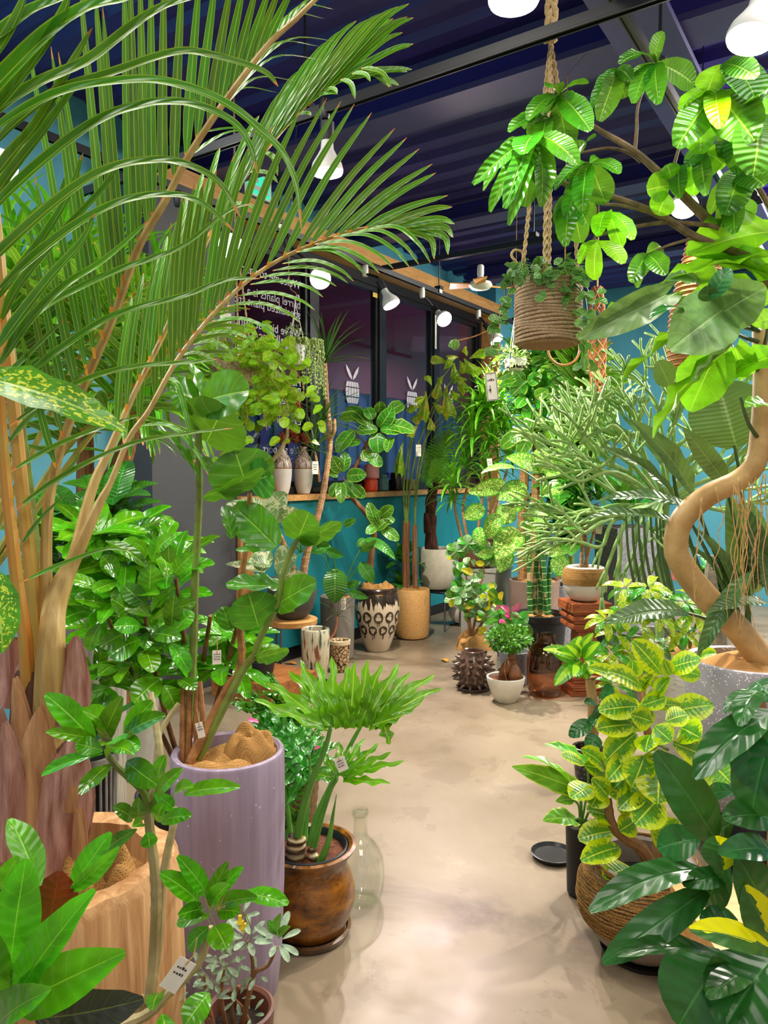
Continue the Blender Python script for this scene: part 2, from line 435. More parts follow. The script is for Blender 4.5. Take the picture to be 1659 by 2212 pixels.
for i in range(4):
    x0, x1 = mull[i], mull[i + 1]
    fr = MB()
    for lo, hi in (((x0, .14, 1.232), (x0 + .05, .24, 3.1)), ((x1 - .05, .14, 1.232), (x1, .24, 3.1)), ((x0 + .05, .14, 1.232), (x1 - .05, .24, 1.29)), ((x0 + .05, .14, 3.02), (x1 - .05, .24, 3.1))):
        fr.box(lo, hi)
    wn = local('window_%d' % (i + 1), fr, M['frame'])
    sash = MB()
    for lo, hi in (((x0 + .05, .16, 1.29), (x0 + .085, .21, 3.02)), ((x1 - .085, .16, 1.29), (x1 - .05, .21, 3.02)), ((x0 + .085, .16, 1.29), (x1 - .085, .21, 1.33)), ((x0 + .085, .16, 2.98), (x1 - .085, .21, 3.02))):
        sash.box(lo, hi)
    local('sash', sash, M['black'], None, wn)
    local('pane', bx((x0 + .085, .18, 1.33), (x1 - .085, .186, 2.98)), M['pane'], None, wn)
    if i > 0: barrel(wn, (x0 + x1) / 2 + (.06 if i < 3 else -.2), 1.98, .20)
    if i == 1: local('sticker', bx((x1 - .13, .158, 2.93), (x1 - .06, .16, 2.97)), plain('yellow sticker', '#d9b84a', .5), None, wn)
    if i == 2: local('sticker', bx((x1 - .045, .136, 2.62), (x1 - .015, .139, 3.0)), M['paperw'], None, wn)
    if i == 0:
        lines = ['Welcome to barrel plants', '', 'barrel plants is a', 'specialized plant store.', '', "We've biggest plants", 'from all over', '', '', '', 'Plants', 'Plants care', 'Gardening', 'Pruning', 'Exterior', '', '', 'We support', 'encounters', '', '', 'from barrel plants']
        for k, tx in enumerate(lines):
            if not tx: continue
            c = bpy.data.curves.new('lettering', 'FONT'); c.body = tx; c.size = .088; c.extrude = .001; c.materials.append(M['letter'])
            o = bpy.data.objects.new('lettering', c); COL.objects.link(o); o.parent = wn
            # read from the street, so mirrored in here
            o.matrix_basis = Matrix.Translation((x1 - .13, .17, 2.80 - k * .074)) @ Matrix.Rotation(math.pi / 2, 4, 'X') @ Matrix.Scale(-1, 4, (1, 0, 0))
# ---- street outside
ext = bx((-7, 2.6, -.1), (10, 2.7, 2.5))
for k in range(68): ext.box((-7 + k * .25, 2.56, -.1), (-6.93 + k * .25, 2.6, 2.5))
o = local('street_shutter', ext, M['shutter']); 
local('street_soffit', bx((-8, .5, 3.25), (10, 2.7, 3.35)).box((-8, 2.5, 2.5), (10, 2.6, 3.3)), M['maroon'])
local('street_ground', bx((-8, .34, -.12), (10, 2.7, -.02)), plain('street asphalt', '#3c3d44', .8))
lamp('street_fill', 'AREA', WL(2.6, 1.2, 3.1), 34, (1, .75, .85), 1.2)  # added fill from above, makes the exterior show through the windows
lamp('street_fill', 'AREA', WL(2.4, 1.3, .5), 20, (1, .6, .8), 1.2, (math.pi, 0, 0))  # added upward fill for the soffit and shutter
# ---- exit sign
ex = T('exit_sign', 'green lit exit sign box on the teal wall above the windows', 'sign', WL(-2.5, .1, 3.28))
lpart(ex, 'case', bx((-2.62, -.02, 3.26), (-2.36, .23, 3.42)), M['white'])
lpart(ex, 'face', bx((-2.60, -.028, 3.275), (-2.38, -.02, 3.405)), M['exit'])
mk = MB()
mk.box((-2.45, -.032, 3.29), (-2.40, -.028, 3.39)).box((-2.55, -.032, 3.35), (-2.50, -.028, 3.38)).box((-2.56, -.032, 3.30), (-2.48, -.028, 3.33))
lpart(ex, 'pictogram', mk, M['white'], 'white running figure and doorway mark')
# ---- lighting tracks on rods
def track(label, a, b, z, rods, name='lighting_track'):
    pa, pb = WL(a[0], a[1], z), WL(b[0], b[1], z)
    t = T(name, label, 'lighting track', (pa + pb) / 2)
    d = (pb - pa); L = d.length; d.normalize(); sd = V((-d.y, d.x, 0))
    def bar(o0, w_, z0, z1, l0=0., l1=None):
        m_ = MB(); l1 = L if l1 is None else l1; b0 = 0
        for zz in (z0, z1):
            for q, s_ in ((l0, -1), (l1, -1), (l1, 1), (l0, 1)):
                p = pa + d * q + sd * (o0 + s_ * w_ / 2); m_.v.append((p.x, p.y, z + zz))
        for f in ((3, 2, 1, 0), (4, 5, 6, 7), (0, 1, 5, 4), (1, 2, 6, 5), (2, 3, 7, 6), (3, 0, 4, 7)): m_.face(f)
        return m_
    t.add('rail', bar(0, .028, -.0, .028), M['black'], smooth=False)
    for s_ in (-1, 1): t.add('lip', bar(s_ * .011, .005, -.006, 0), M['black'], smooth=False)
    for q in rods:
        p = pa + d * q
        t.add('rod', MB().tube([(p.x, p.y, z + .05), (p.x, p.y, ZC - .02)], .0055, 6), M['black'])
        t.add('bracket', bar(0, .05, .034, .058, q - .025, q + .025), M['black'], smooth=False)
        t.add('tag', bar(-.021, .004, .004, .03, q - .03, q + .01), M['white'], smooth=False)
track('black lighting track running across the ceiling over the near aisle', (-4.13, -5.2), (-4.13, -.3), 2.70, (.6, 2.05, 3.4, 4.6))
track('black lighting track crossing above the far aisle in front of the fan', (-1.99, -4.9), (-1.99, -.70), 2.785, (.6, 1.9, 3.1))
track('black lighting track along the window wall carrying the tilted lamps', (-7.5, -.75), (1.3, -.75), 2.75, (1.0, 2.6, 4.4, 6.2, 7.6, 8.4))
track('black lighting track running away overhead on the right side', (-6.5, -2.93), (1.6, -2.93), 2.75, (1.2, 2.9, 4.6, 6.2))
# ---- reflector lamps hung from the tracks
def ortho(d):
    d = d.normalized(); x = d.cross(V((0, 0, 1)))
    x = x.normalized() if x.length > 1e-4 else V((1, 0, 0))
    return x, d.cross(x), d
def orient_lathe(mb, c, axis, prof, n=28):
    "lathe along an axis: prof of (radius, distance along the axis)"
    x, y, d = ortho(axis); b = len(mb.v)
    for r, l in prof:
        for j in range(n):
            a = 2 * math.pi * j / n
            mb.v.append(tuple(c + d * l + x * (r * math.cos(a)) + y * (r * math.sin(a))))
    for i in range(len(prof) - 1):
        for j in range(n):
            p = b + i * n + j; q = b + i * n + (j + 1) % n; mb.face((p, p + n, q + n, q))
    mb.face(tuple(b + j for j in range(n))); mb.face(tuple(b + (len(prof) - 1) * n + j for j in range(n))[::-1])
    return mb
lampk = 2.4
def track_lamp(label, u, v, d, aim, top=None, pink=False, energy=26, r=.058, s=1.):
    c = P(u, v, d); aim = V(aim).normalized()
    top = V((c.x, c.y, 2.75)) if top is None else top
    t = T('reflector_lamp', label, 'lamp', top, 'bare reflector lamps on the tracks')
    bulb = orient_lathe(MB(), c, -aim, [(r, 0), (r * 1.02, .008), (r * .92, .03), (r * .6, .06), (r * .42, .08), (r * .36, .115), (r * .36, .12)])
    t.add('bulb', bulb, M['white'], label='white reflector bulb')
    t.add('bulb_face', orient_lathe(MB(), c, aim, [(r * .97, -.004), (r * .94, .006), (r * .7, .012), (r * .2, .015)]), M['bulbpink' if pink else 'bulb'], label='glowing bulb face')
    nk = c - aim * .12
    sk = orient_lathe(MB(), nk, -aim, [(.024, -.01), (.026, 0), (.026, .055), (.016, .06)], 16)
    t.add('socket', sk, M['blackmat'])
    j = nk - aim * .06
    k_ = V((top.x, top.y, top.z - .06))
    t.add('arm', MB().tube([j, j - aim * .02, lerp(j, k_, .6) + V((0, 0, .01)), k_], .009, 8, 4), M['black'])
    t.add('adapter', orient_lathe(MB(), V((top.x, top.y, top.z - .075)), V((0, 0, 1)), [(.016, 0), (.02, .01), (.02, .05), (.017, .074)], 16), M['white' if s < 1 else 'black'])
    if energy: lamp('lamp_light', 'SPOT', c + aim * .02, energy * lampk, (1, .75, .8) if pink else (1, .93, .82), .02, aim.to_track_quat('-Z', 'Y').to_euler(), 150, .9)
    return t
dn = (0, .02, -1)
def tk(y=None, x=None, c=None):
    l = (c - WA); lx = l.dot(D1); ly = -l.dot(D2)
    return WL(x if x is not None else lx, y if y is not None else ly, 2.75)
track_lamp('large bright reflector lamp at the top edge beside the jute rope', 1110, 2, 1.77, dn, energy=11)
track_lamp('bright reflector lamp in the top right corner above the money tree', 1622, 84, 1.9, (-.25, -.1, -1), energy=11)
track_lamp('bright reflector lamp hanging behind the palm fronds', 707, 372, 2.8, dn, tk(x=-4.13, c=P(707, 372, 2.8)), energy=30)
track_lamp('white reflector lamp tilted in front of the second window', 846, 658, 4.86, (.45, -.15, -.9), tk(y=-.75, c=P(824, 600, 4.9)), energy=150, s=.9)
track_lamp('pink glowing reflector lamp in front of the third window', 960, 690, 5.5, (.35, -.65, -.55), tk(y=-.75, c=P(943, 640, 5.5)), True, 90, s=.9)
track_lamp('reflector lamp by the right end of the windows behind the hoya vines', 1073, 735, 6.2, (.5, -.3, -.8), tk(y=-.75, c=P(1043, 690, 6.3)), energy=60, s=.9)
track_lamp('pink glowing reflector lamp seen behind palm leaves before the first window', 692, 602, 4.2, (.1, -.9, -.35), tk(y=-.75, c=P(690, 560, 4.2)), True, 1)
track_lamp('bright reflector lamp shining through the palm leaves near the charcoal panel', 498, 532, 3.5, (.2, -.8, -.5), tk(y=-.75, c=P(488, 480, 3.5)), energy=1)
track_lamp('reflector lamp glowing behind the money tree branches', 1478, 448, 3.3, (-.2, -.5, -.8), tk(y=-2.93, c=P(1478, 420, 3.3)), energy=66)
track_lamp('reflector lamp at the left edge behind the big palm', 2, 368, 2.25, (.75, -.2, -.6), tk(y=-.75, c=P(-20, 310, 2.3)), energy=6)
# ---- ceiling fan
fc = P(1038, 617, 4.97)
fan = T('ceiling_fan', 'small white ceiling fan with three ochre blades hung from the far track', 'fan', (fc.x, fc.y, 2.75))
fan.add('downrod', MB().tube([(fc.x, fc.y, fc.z + .03), (fc.x, fc.y, 2.745)], .011, 10), M['white'])
fan.add('canopy', MB().lathe((fc.x, fc.y, 2.69), [(.012, -.02), (.022, 0), (.022, .05), (.015, .06)], 16), M['white'])
fan.add('motor', MB().lathe(fc, [(.02, -.03), (.06, -.02), (.078, 0), (.068, .02), (.026, .035), (.015, .08)], 24), M['white'])
ochre = plain('ochre fan blade', '#d08a1c', .5, .05)
for k, a in enumerate((178, 15, 262)):
    a = math.radians(a); d = V((math.cos(a), math.sin(a), 0)); s = V((-d.y, d.x, .18)); mb = MB()
    b = [fc + d * .06 - s * .03, fc + d * .06 + s * .03, fc + d * .2 + s * .045, fc + d * .2 - s * .045]
    for dz in (-.003, .003):
        for p in b: mb.v.append((p.x, p.y, p.z + dz))
    for f in ((3, 2, 1, 0), (4, 5, 6, 7), (0, 1, 5, 4), (1, 2, 6, 5), (2, 3, 7, 6), (3, 0, 4, 7)): mb.face(f)
    fan.add('blade', mb, ochre, smooth=False)
# ================================================================ plant kit
def crop(x0, y0, s): return lambda x, y: (x0 + x / s, y0 + y / s, s)
def batch(t, mesh, c, d, rows, parent=None, name='leaf', k=.65, rnd=None):
    "leaves traced as rows of (base x, y, tip x, y, width[, roll[, depth step at the tip]])"
    rnd = rnd or random.Random(len(rows))
    for i, r in enumerate(rows):
        x0, y0, x1, y1, wd = r[:5]; roll = r[5] if len(r) > 5 else rnd.uniform(-25, 25)
        dd = r[6] if len(r) > 6 else rnd.uniform(-.10, .02)
        a, b = c(x0, y0), c(x1, y1); dj = rnd.uniform(-.03, .03)
        t.leafpx(mesh[i % len(mesh)], (a[0], a[1], d + dj), (b[0], b[1], d + dj + dd), wd / a[2], roll, k, parent, name)
def rosette(t, c, n, L, W, mesh, e0=-10, e1=80, seed=1, parent=None, axis=V((0, 0, 1)), name='leaf', a0=0.):
    rnd = random.Random(seed); x, y, ax = ortho(axis)
    for i in range(n):
        f = (i + .5) / n; e = math.radians(lerp(e1, e0, f ** .8) + rnd.uniform(-8, 8)); a = a0 + i * 2.39996 + rnd.uniform(-.2, .2)
        r = x * math.cos(a) + y * math.sin(a)
        d = r * math.cos(e) + ax * math.sin(e)
        n_ = ax * math.cos(e) - r * math.sin(e)
        t.leaf(mesh[rnd.randrange(len(mesh))], c + d * .008, d, n_, L * rnd.uniform(.8, 1.12), W, parent, name)
def whorl(t, c, axis, n, L, W, mesh, el=15, seed=1, parent=None, j=12, name='leaf'):
    rnd = random.Random(seed); x, y, ax = ortho(axis); a0 = rnd.uniform(0, 6.28)
    for i in range(n):
        a = a0 + 2 * math.pi * i / n + rnd.uniform(-.2, .2); e = math.radians(el + rnd.uniform(-j, j))
        r = x * math.cos(a) + y * math.sin(a)
        t.leaf(mesh[rnd.randrange(len(mesh))], c + r * .01, r * math.cos(e) + ax * math.sin(e), ax * math.cos(e) - r * math.sin(e), L * rnd.uniform(.8, 1.1), W, parent, name)
def stem(t, pts, r0, r1, mat, name='stem', k=5, n=8, parent=None, label=None, knots=0):
    m = len(pts)
    f = (lambda q: lerp(r0, r1, q) * (1 + .12 * (math.sin(q * knots * 6.283) > .8))) if knots else (r0, r1)
    return t.add(name, MB().tube(pts, f, n, k if not knots else max(k, int(4 * knots / max(1, m - 1)))), mat, parent, label)
def px(*rows): return [P(*r) for r in rows]
def pot(t, c, prof, mat, name='pot', soil=None, label=None, n=40, inner=.012, wob=None, soil_z=None):
    "prof of (radius, z) outside from the foot up; closed with an inner wall"
    r1, z1 = prof[-1]; zs = soil_z if soil_z is not None else z1 - .04
    body = list(prof) + [(r1 - inner * .5, z1 + .003), (r1 - inner, z1 - .003), (max(.01, r1 - inner * 1.3), zs - .01)]
    o = t.add(name, MB().lathe(c, body, n, wob), mat, label=label)
    if soil: t.add('soil', MB().lathe(c, [(r1 - inner * 1.25, zs - .02), (r1 - inner * 1.2, zs), ((r1 - inner) * .5, zs + .008), (.004, zs + .01)], 24), soil)
    return o
def rprof(r0, r1, h, bulge=0., n=7, foot=.012):
    "a simple pot outline, foot radius r0, rim r1"
    p = [(max(.01, r0 - foot), 0), (r0, foot)]
    for i in range(1, n + 1):
        f = i / n; p.append((lerp(r0, r1, f) + bulge * math.sin(math.pi * f), lerp(foot, h, f)))
    return p
def burlap(t, c, r, h, seed, name='burlap', hole=.0, n=36, m=10, mat=None):
    rnd = random.Random(seed); ph = [rnd.uniform(0, 6.28) for _ in range(6)]
    mb = MB()
    for i in range(m + 1):
        f = i / m
        for j in range(n):
            a = 2 * math.pi * j / n
            q = r * f * (1 + .05 * math.sin(5 * a + ph[0]))
            z = h * (.62 + .38 * math.sin(2 * a + ph[1] + 2.2 * f) * f + .22 * math.sin(5 * a + ph[2] - 4 * f) * f) * (1 - f ** 4) ** .6 + h * .16 * math.sin(8 * f + a + ph[3])
            if i == m: z = min(z, 0) - .012
            mb.v.append((c.x + q * math.cos(a), c.y + q * math.sin(a), c.z + z)); mb.uv[len(mb.v) - 1] = (q * math.cos(a) * 10, q * math.sin(a) * 10)
    for i in range(m):
        for j in range(n):
            a = i * n + j; b = i * n + (j + 1) % n; mb.face((a, a + n, b + n, b))
    return t.add(name, mb, mat or M['burlap'], sharp=0)
def frond(t, pts, r0, r1, mesh, n, L, W, spread=60, droop=25, seed=1, t0=.25, mat=None, plane=None, name='frond', vee=25, k=6, lf=None):
    "a feather leaf: rachis plus two rows of leaflets"
    rnd = random.Random(seed); q = catmull(pts, k); m = len(q)
    o = t.add(name, MB().tube(q, (r0, r1), 6), mat or M['rachis'])
    for i in range(n):
        f = lerp(t0, .995, i / (n - 1)); g = f * (m - 1); a = int(min(g, m - 2)); p = lerp(q[a], q[a + 1], g - a)
        d = (q[min(a + 2, m - 1)] - q[max(a - 1, 0)]).normalized()
        up = V((0, 0, 1)) if plane is None else plane
        s = d.cross(up); s = s.normalized() if s.length > .05 else V((1, 0, 0)); u_ = s.cross(d)
        prof = math.sin(math.pi * lerp(.22, .93, (f - t0) / (1 - t0))) if lf is None else lf((f - t0) / (1 - t0))
        sp = math.radians(lerp(spread, spread * .45, (f - t0) / (1 - t0)))
        for sd in (-1, 1):
            dd = d * math.cos(sp) + s * (sd * math.sin(sp)) + u_ * math.sin(math.radians(vee + rnd.uniform(-8, 8))) + V((0, 0, -math.sin(math.radians(droop))))
            t.leaf(mesh[rnd.randrange(len(mesh))], p, dd, u_ + V((0, 0, .3)), L * max(.25, prof) * rnd.uniform(.9, 1.1), W, o, 'leaflet')
    return o
def tag(label, p, w_, h_, rot=0, tilt=0, lines=3, group=None, border=False, emblem=False, d=None):
    "a paper price tag on a string, hanging at p"
    t = T('price_tag', label, 'price tag', p, group)
    ang = math.atan2(p.x, p.y) * -1
    X = V((math.cos(ang), math.sin(ang), 0)); Y = V((-math.sin(ang), math.cos(ang), 0)); Z = V((0, 0, 1))
    R_ = Matrix.Rotation(math.radians(rot), 3, Y); T_ = Matrix.Rotation(math.radians(tilt), 3, Z)
    f = lambda x, z, y=0: p + T_ @ (R_ @ (X * x + Z * z)) + T_ @ (Y * y)
    def quad(mb, x0, z0, x1, z1, y):
        b = len(mb.v)
        for yy in (y, y + .0008):
            for x, z in ((x0, z0), (x1, z0), (x1, z1), (x0, z1)): mb.v.append(tuple(f(x, z, yy)))
        for g in ((0, 1, 2, 3), (7, 6, 5, 4), (0, 4, 5, 1), (1, 5, 6, 2), (2, 6, 7, 3), (3, 7, 4, 0)): mb.face([b + i for i in g])
    m0 = MB(); quad(m0, -w_ / 2, -h_ - .02, w_ / 2, -.02, 0); t.add('card', m0, M['paperw'], smooth=False)
    m1 = MB(); rnd = random.Random(int(p.x * 1000))
    if border:
        e = w_ * .06
        for q in ((-w_ / 2 + e, -h_ - .02 + e, w_ / 2 - e, -h_ - .02 + e * 1.5), (-w_ / 2 + e, -.02 - e * 1.5, w_ / 2 - e, -.02 - e), (-w_ / 2 + e, -h_ - .02 + e, -w_ / 2 + e * 1.5, -.02 - e), (w_ / 2 - e * 1.5, -h_ - .02 + e, w_ / 2 - e, -.02 - e)): quad(m1, *q, -.0012)
    if emblem:
        for k in range(3): quad(m1, -.01 + w_ * (.02 + .07 * k), -.02 - h_ * .66, -.01 + w_ * (.06 + .07 * k), -.02 - h_ * .58, -.0012)
        quad(m1, -w_ * .17, -.02 - h_ * .72, -w_ * .13, -.02 - h_ * .45, -.0012)
    for k in range(lines):
        z = -.02 - h_ * (.3 + .18 * k); x = -w_ * .32
        while x < w_ * .28:
            l = rnd.uniform(.04, .12) * w_; quad(m1, x, z, x + l, z + h_ * rnd.uniform(.03, .08), -.0012); x += l + w_ * .06
    if m1.v: t.add('writing', m1, M['ink'], smooth=False)
    t.add('string', MB().tube([f(0, -.028, -.001), f(.002, -.01), p + V((0, .004, .015))], .0011, 5), M['twine'])
    return t
# ---------------------------------------------------------------- plant materials
def burlap_mat():
    m = N('burlap'); v = m.obj(1, 1, 1); 
    wv = [m.n('TexWave', {'Vector': v, 'Scale': 75., 'Distortion': 1.5, 'Detail': 1.}, wave_type='BANDS', bands_direction=k).outputs['Fac'] for k in ('X', 'Y', 'Z')]
    h = m.math('MAXIMUM', m.math('MAXIMUM', wv[0], wv[1]), wv[2])
    f = m.math('MULTIPLY', m.math('MULTIPLY_ADD', h, .7, .3), m.math('MULTIPLY_ADD', m.noise(6, 3, v), .5, .7))
    c = m.ramp(f, (.3, srgb('#5e3f1c')), (.85, srgb('#ac8048')))
    return m.done(m.pbr(c, .9, .2, 0, m.bump(h, .5, .002)))
def rope_mat(name, h1, h2, scale=90., ang=.35):
    m = N(name); v = m.obj(1, 1, 1)
    z = m.n('TexWave', {'Vector': v, 'Scale': scale * .5, 'Distortion': 2.5, 'Detail': 3., 'Detail Scale': 2.}, bands_direction='Z').outputs['Fac']
    f = m.math('MULTIPLY_ADD', m.noise(scale, 3, m.obj(1, 1, .35)), .6, m.math('MULTIPLY', z, .4))
    return m.done(m.pbr(m.ramp(f, (.3, srgb(h2)), (.72, srgb(h1))), .85, .2, 0, m.bump(f, .9, .006)))
M['burlap'] = burlap_mat()
M['twine'] = plain('twine', '#c9a063', .9, .15, 60)
M['jute'] = rope_mat('jute rope', '#ffe6b6', '#d2a566', 220)
M['soil'] = plain('dark soil', '#2a1d14', .95, .3, 60, .6)
M['bark'] = plain('bark chips', '#8a4a28', .9, .25, 60, .8, h2='#43200f')
M['rachis'] = plain('palm rachis', '#c6b25a', .4, .15, 12, h2='#8a8a3a')
M['petiole'] = plain('green petiole', '#5d9a34', .4, .12, 15)
M['petdark'] = plain('dark green petiole', '#3c5a2c', .4, .12, 15)
M['stempale'] = plain('pale grey brown stem', '#b9a878', .6, .12, 25, .25, stretch=(1, 1, .4), h2='#8c7a4c')
M['stembrown'] = plain('brown woody stem', '#9a6a3e', .7, .15, 25, .4, stretch=(1, 1, .4), h2='#5e3b20')
M['cane'] = plain('tan cane', '#b98148', .6, .12, 30, .3, h2='#85552a')
M['greenstem'] = plain('green stem', '#7c9a3c', .5, .15, 20, .2, h2='#6a6a34')
M['sheath'] = plain('papery palm sheath', '#d0a294', .75, .1, 9, .5, stretch=(6, 6, .7), h2='#8a5340')
M['sheathtan'] = plain('tan palm sheath', '#d3a271', .75, .1, 9, .5, stretch=(6, 6, .7), h2='#96623a')
M['petorange'] = plain('orange palm petiole', '#d5883a', .45, .1, 5, .1, stretch=(7, 7, .5), h2='#b9a352')
M['pettan'] = plain('tan palm petiole', '#c8ae6e', .45, .1, 6, .1, stretch=(9, 9, .7), h2='#a48246')
LM = {}
def lm(key, mats, n=3, **kw):
    "n variants of a leaf shape per material"
    rnd = random.Random(key); out = []
    mats = mats if isinstance(mats, list) else [mats]
    for i in range(n):
        for m in mats:
            q = dict(kw); q['curl'] = kw.get('curl', .6) * rnd.uniform(.65, 1.35); q['ph'] = rnd.uniform(0, 6); q['fold'] = kw.get('fold', .2) * rnd.uniform(.6, 1.5)
            q['W'] = kw['W'] * rnd.uniform(.92, 1.08)
            out.append(leafmesh(key, m, **q))
    LM[key] = out; return out
mt_palm = leaf_mat('palm leaflet', '#2b7a18', '#a4bc3c', '#86ac30', .3, vs=0, midw=.07, tr=.14, basec='#d0942c', tip='#b98b3a')
mt_gloss = leaf_mat('glossy bright green leaf', '#3da01c', '#9ad65a', None, .18, nv=7, vs=.18, midw=.04, tr=.2)
mt_gloss2 = leaf_mat('glossy deep green leaf', '#2a7c16', '#7cc04a', None, .16, nv=7, vs=.15, midw=.04, tr=.18)
mt_grape = leaf_mat('sea grape leaf', '#1f7616', '#86c048', None, .25, nv=4, vs=.35, midw=.02, tr=.25)
mt_croton = leaf_mat('croton leaf', '#2aa51a', '#7ed03a', None, .28, nv=8, vs=.25, midw=.03, tr=.28)
mt_crotonbr = leaf_mat('brown croton leaf', '#8a4312', '#a85a1c', None, .4, nv=8, vs=.1, midw=.03, tr=.1)
mt_crotonpu = leaf_mat('dark purple croton leaf', '#2c2a2c', '#6a7a3a', None, .22, nv=8, vs=.25, midw=.03, tr=.05)
mt_dief = leaf_mat('dieffenbachia leaf', '#2f9a2a', '#a8dc6a', None, .3, nv=9, vs=.2, var='speckle', vcol='#c3e34a', tr=.25)
mt_bright = leaf_mat('bright green strap leaf', '#3aa01c', '#8fd044', None, .35, vs=0, midw=.08, tr=.35)
lm('palmlet', mt_palm, 4, W=.045, a=.25, b=.55, nl=8, nw=2, curl=.9, fold=.45)
lm('gloss', [mt_gloss, mt_gloss, mt_gloss2], 3, W=.19, a=.85, b=.6, curl=.7, fold=.22, wave=.06)
lm('grape', mt_grape, 3, W=.46, a=.42, b=.42, nw=6, curl=.35, fold=.12, wave=.1, nl=9)
lm('croton', mt_croton, 3, W=.22, a=.7, b=.7, curl=.5, fold=.2, wave=.08)
lm('crotonbr', mt_crotonbr, 1, W=.3, a=.7, b=.7, curl=.5, fold=.2)
lm('crotonpu', mt_crotonpu, 1, W=.22, a=.7, b=.7, curl=.6, fold=.2, wave=.1)
lm('dief', mt_dief, 4, W=.26, a=.6, b=.75, curl=.7, fold=.15, wave=.1)
lm('strap', mt_bright, 4, W=.035, a=.3, b=.6, nl=8, nw=2, curl=1.2, fold=.4)
# ================================================================ left foreground
# ---- the big palm in its hollow log pot
def leaflet(t, par, pts, hw, k=5, fold=.45, tw=.5, mat=None):
    "one palm leaflet drawn through (u, v, d) points; hw half width in px at its depth"
    q = catmull([P(*p) for p in pts], k); d = pts[0][2]; w0 = 1.22 * hw / F * d
    m = MB().ribbon(q, lambda s: w0 * min(1, .2 + s * 5) * max(.04, (1 - s) ** .45), fold=fold, nrm=lambda s, p: ((V((0, 0, HC)) - p).normalized() * tw + V((-.15, 0, 1)) * (1 - tw)))
    o = t.add('leaflet', m, mat or mt_palm, par, sharp=0); return o
pb = V((-.63, 1.46, 0))
palm = T('palm', 'big feather palm in a hollow log pot with papery brown leaf sheaths', 'potted palm', pb)
logm = N('hewn log'); _v = logm.obj(3, 3, 3); _f = logm.noise(4, 5, logm.obj(9, 9, .8), .6, .6)
M['log'] = logm.done(logm.pbr(logm.ramp(_f, (.3, srgb('#a06c3c')), (.7, srgb('#d6aa78'))), .55, .3, 0, logm.bump(_f, .5, .006)))
fac = lambda a, z: 1 + .035 * math.sin(5 * a + 1) + .025 * math.sin(11 * a + 3 * z) + .012 * math.sin(23 * a)
pot(palm, pb, [(.19, 0), (.205, .02), (.212, .2), (.215, .4), (.212, .61), (.2, .63)], M['log'], 'log_pot', M['soil'], n=44, inner=.045, wob=fac, soil_z=.5, label='hollow hewn log pot')
burlap(palm, pb + V((.03, -.02, .53)), .155, .07, 5)
burlap(palm, pb + V((.085, -.045, .55)), .085, .13, 8)
burlap(palm, pb + V((.02, -.09, .54)), .07, .09, 2)
palm.add('trunk', MB().tube(px((95, 2000, 1.5), (90, 1850, 1.5), (85, 1700, 1.5), (82, 1560, 1.5), (86, 1440, 1.5)), lambda q: lerp(.085, .045, q), 14, 4), plain('dark palm trunk', '#6a4736', .9, .15, 9, .5, stretch=(6, 6, .7), h2='#3a241a'))
c6 = lambda x, y: (x / 3.107, 1500 + y / 3.107); c1 = lambda x, y: (x / 3.95, 1050 + y / 3.95)
def sheath(cf, pts, hw, d, mat='sheath', lab=None):
    q = catmull([P(*cf(*p), d) for p in pts], 5); w0 = hw / F * d; mb = MB()
    for back in (0, 1):
        mb.ribbon([p + V((0, .012 * back, 0)) for p in q], lambda s: w0 * min(1, (1 - s) * 1.9) ** .75 * (.8 + .2 * min(1, s * 4)) + .0025, fold=-.55, nw=6, nrm=lambda s, p: V((0, -1, .1)))
    palm.add('leaf_sheath', mb, M[mat], sharp=0)
for cf, pts, hw, d, mt in ((c6, ((190, 960), (200, 520), (262, 85)), 48, 1.40, 'sheathtan'), (c6, ((60, 1150), (62, 640), (20, 190)), 30, 1.39, 'sheath'),
        (c6, ((310, 1250), (400, 700), (510, 270)), 62, 1.38, 'sheath'), (c6, ((130, 620), (130, 330), (92, -110)), 26, 1.42, 'sheathtan'),
        (c1, ((520, 2150), (560, 1700), (632, 1285)), 42, 1.45, 'sheath'), (c6, ((515, 1120), (520, 930), (510, 770)), 12, 1.37, 'sheathtan'),
        (c1, ((40, 1900), (110, 1550), (100, 1300)), 52, 1.47, 'sheath'), (c1, ((250, 2100), (200, 1750), (190, 1480)), 40, 1.46, 'sheath'),
        (c6, ((-40, 1200), (-20, 700), (-10, 100)), 40, 1.42, 'sheath'), (c1, ((420, 2150), (400, 1800), (380, 1500)), 46, 1.47, 'sheath'),
        (c6, ((430, 800), (470, 560), (500, 420)), 20, 1.385, 'sheathtan')):
    sheath(cf, pts, hw, d, mt)
# the leaf at the left edge with long arching leaflets
def rach(pts, r, mat, lab=None):
    return palm.add('frond', MB().tube([P(*p) for p in pts], r, 8, 6, flat=.8), M[mat], label=lab)
fA = rach([(70, 1640, 1.5), (62, 1480, 1.47), (55, 1380, 1.45), (40, 1278, 1.43), (25, 1150, 1.4), (14, 1050, 1.38), (2, 900, 1.34), (-10, 700, 1.27), (-22, 500, 1.2), (-40, 250, 1.14), (-70, 0, 1.08), (-90, -160, 1.05)], lambda s: lerp(.021, .006, s ** .7), 'petorange', 'orange and yellow palm petiole')
fA2 = rach([(92, 1640, 1.52), (90, 1480, 1.5), (82, 1380, 1.5), (70, 1250, 1.49), (50, 1080, 1.47), (32, 900, 1.45), (14, 720, 1.42), (0, 560, 1.4), (-20, 380, 1.36)], lambda s: lerp(.022, .010, s), 'petorange', 'orange and yellow palm petiole')
fA3 = rach([(104, 1640, 1.54), (104, 1470, 1.52), (88, 1300, 1.52), (66, 1100, 1.52), (48, 950, 1.5), (26, 780, 1.48), (4, 640, 1.46), (-30, 450, 1.42)], lambda s: lerp(.016, .010, s), 'greenstem')
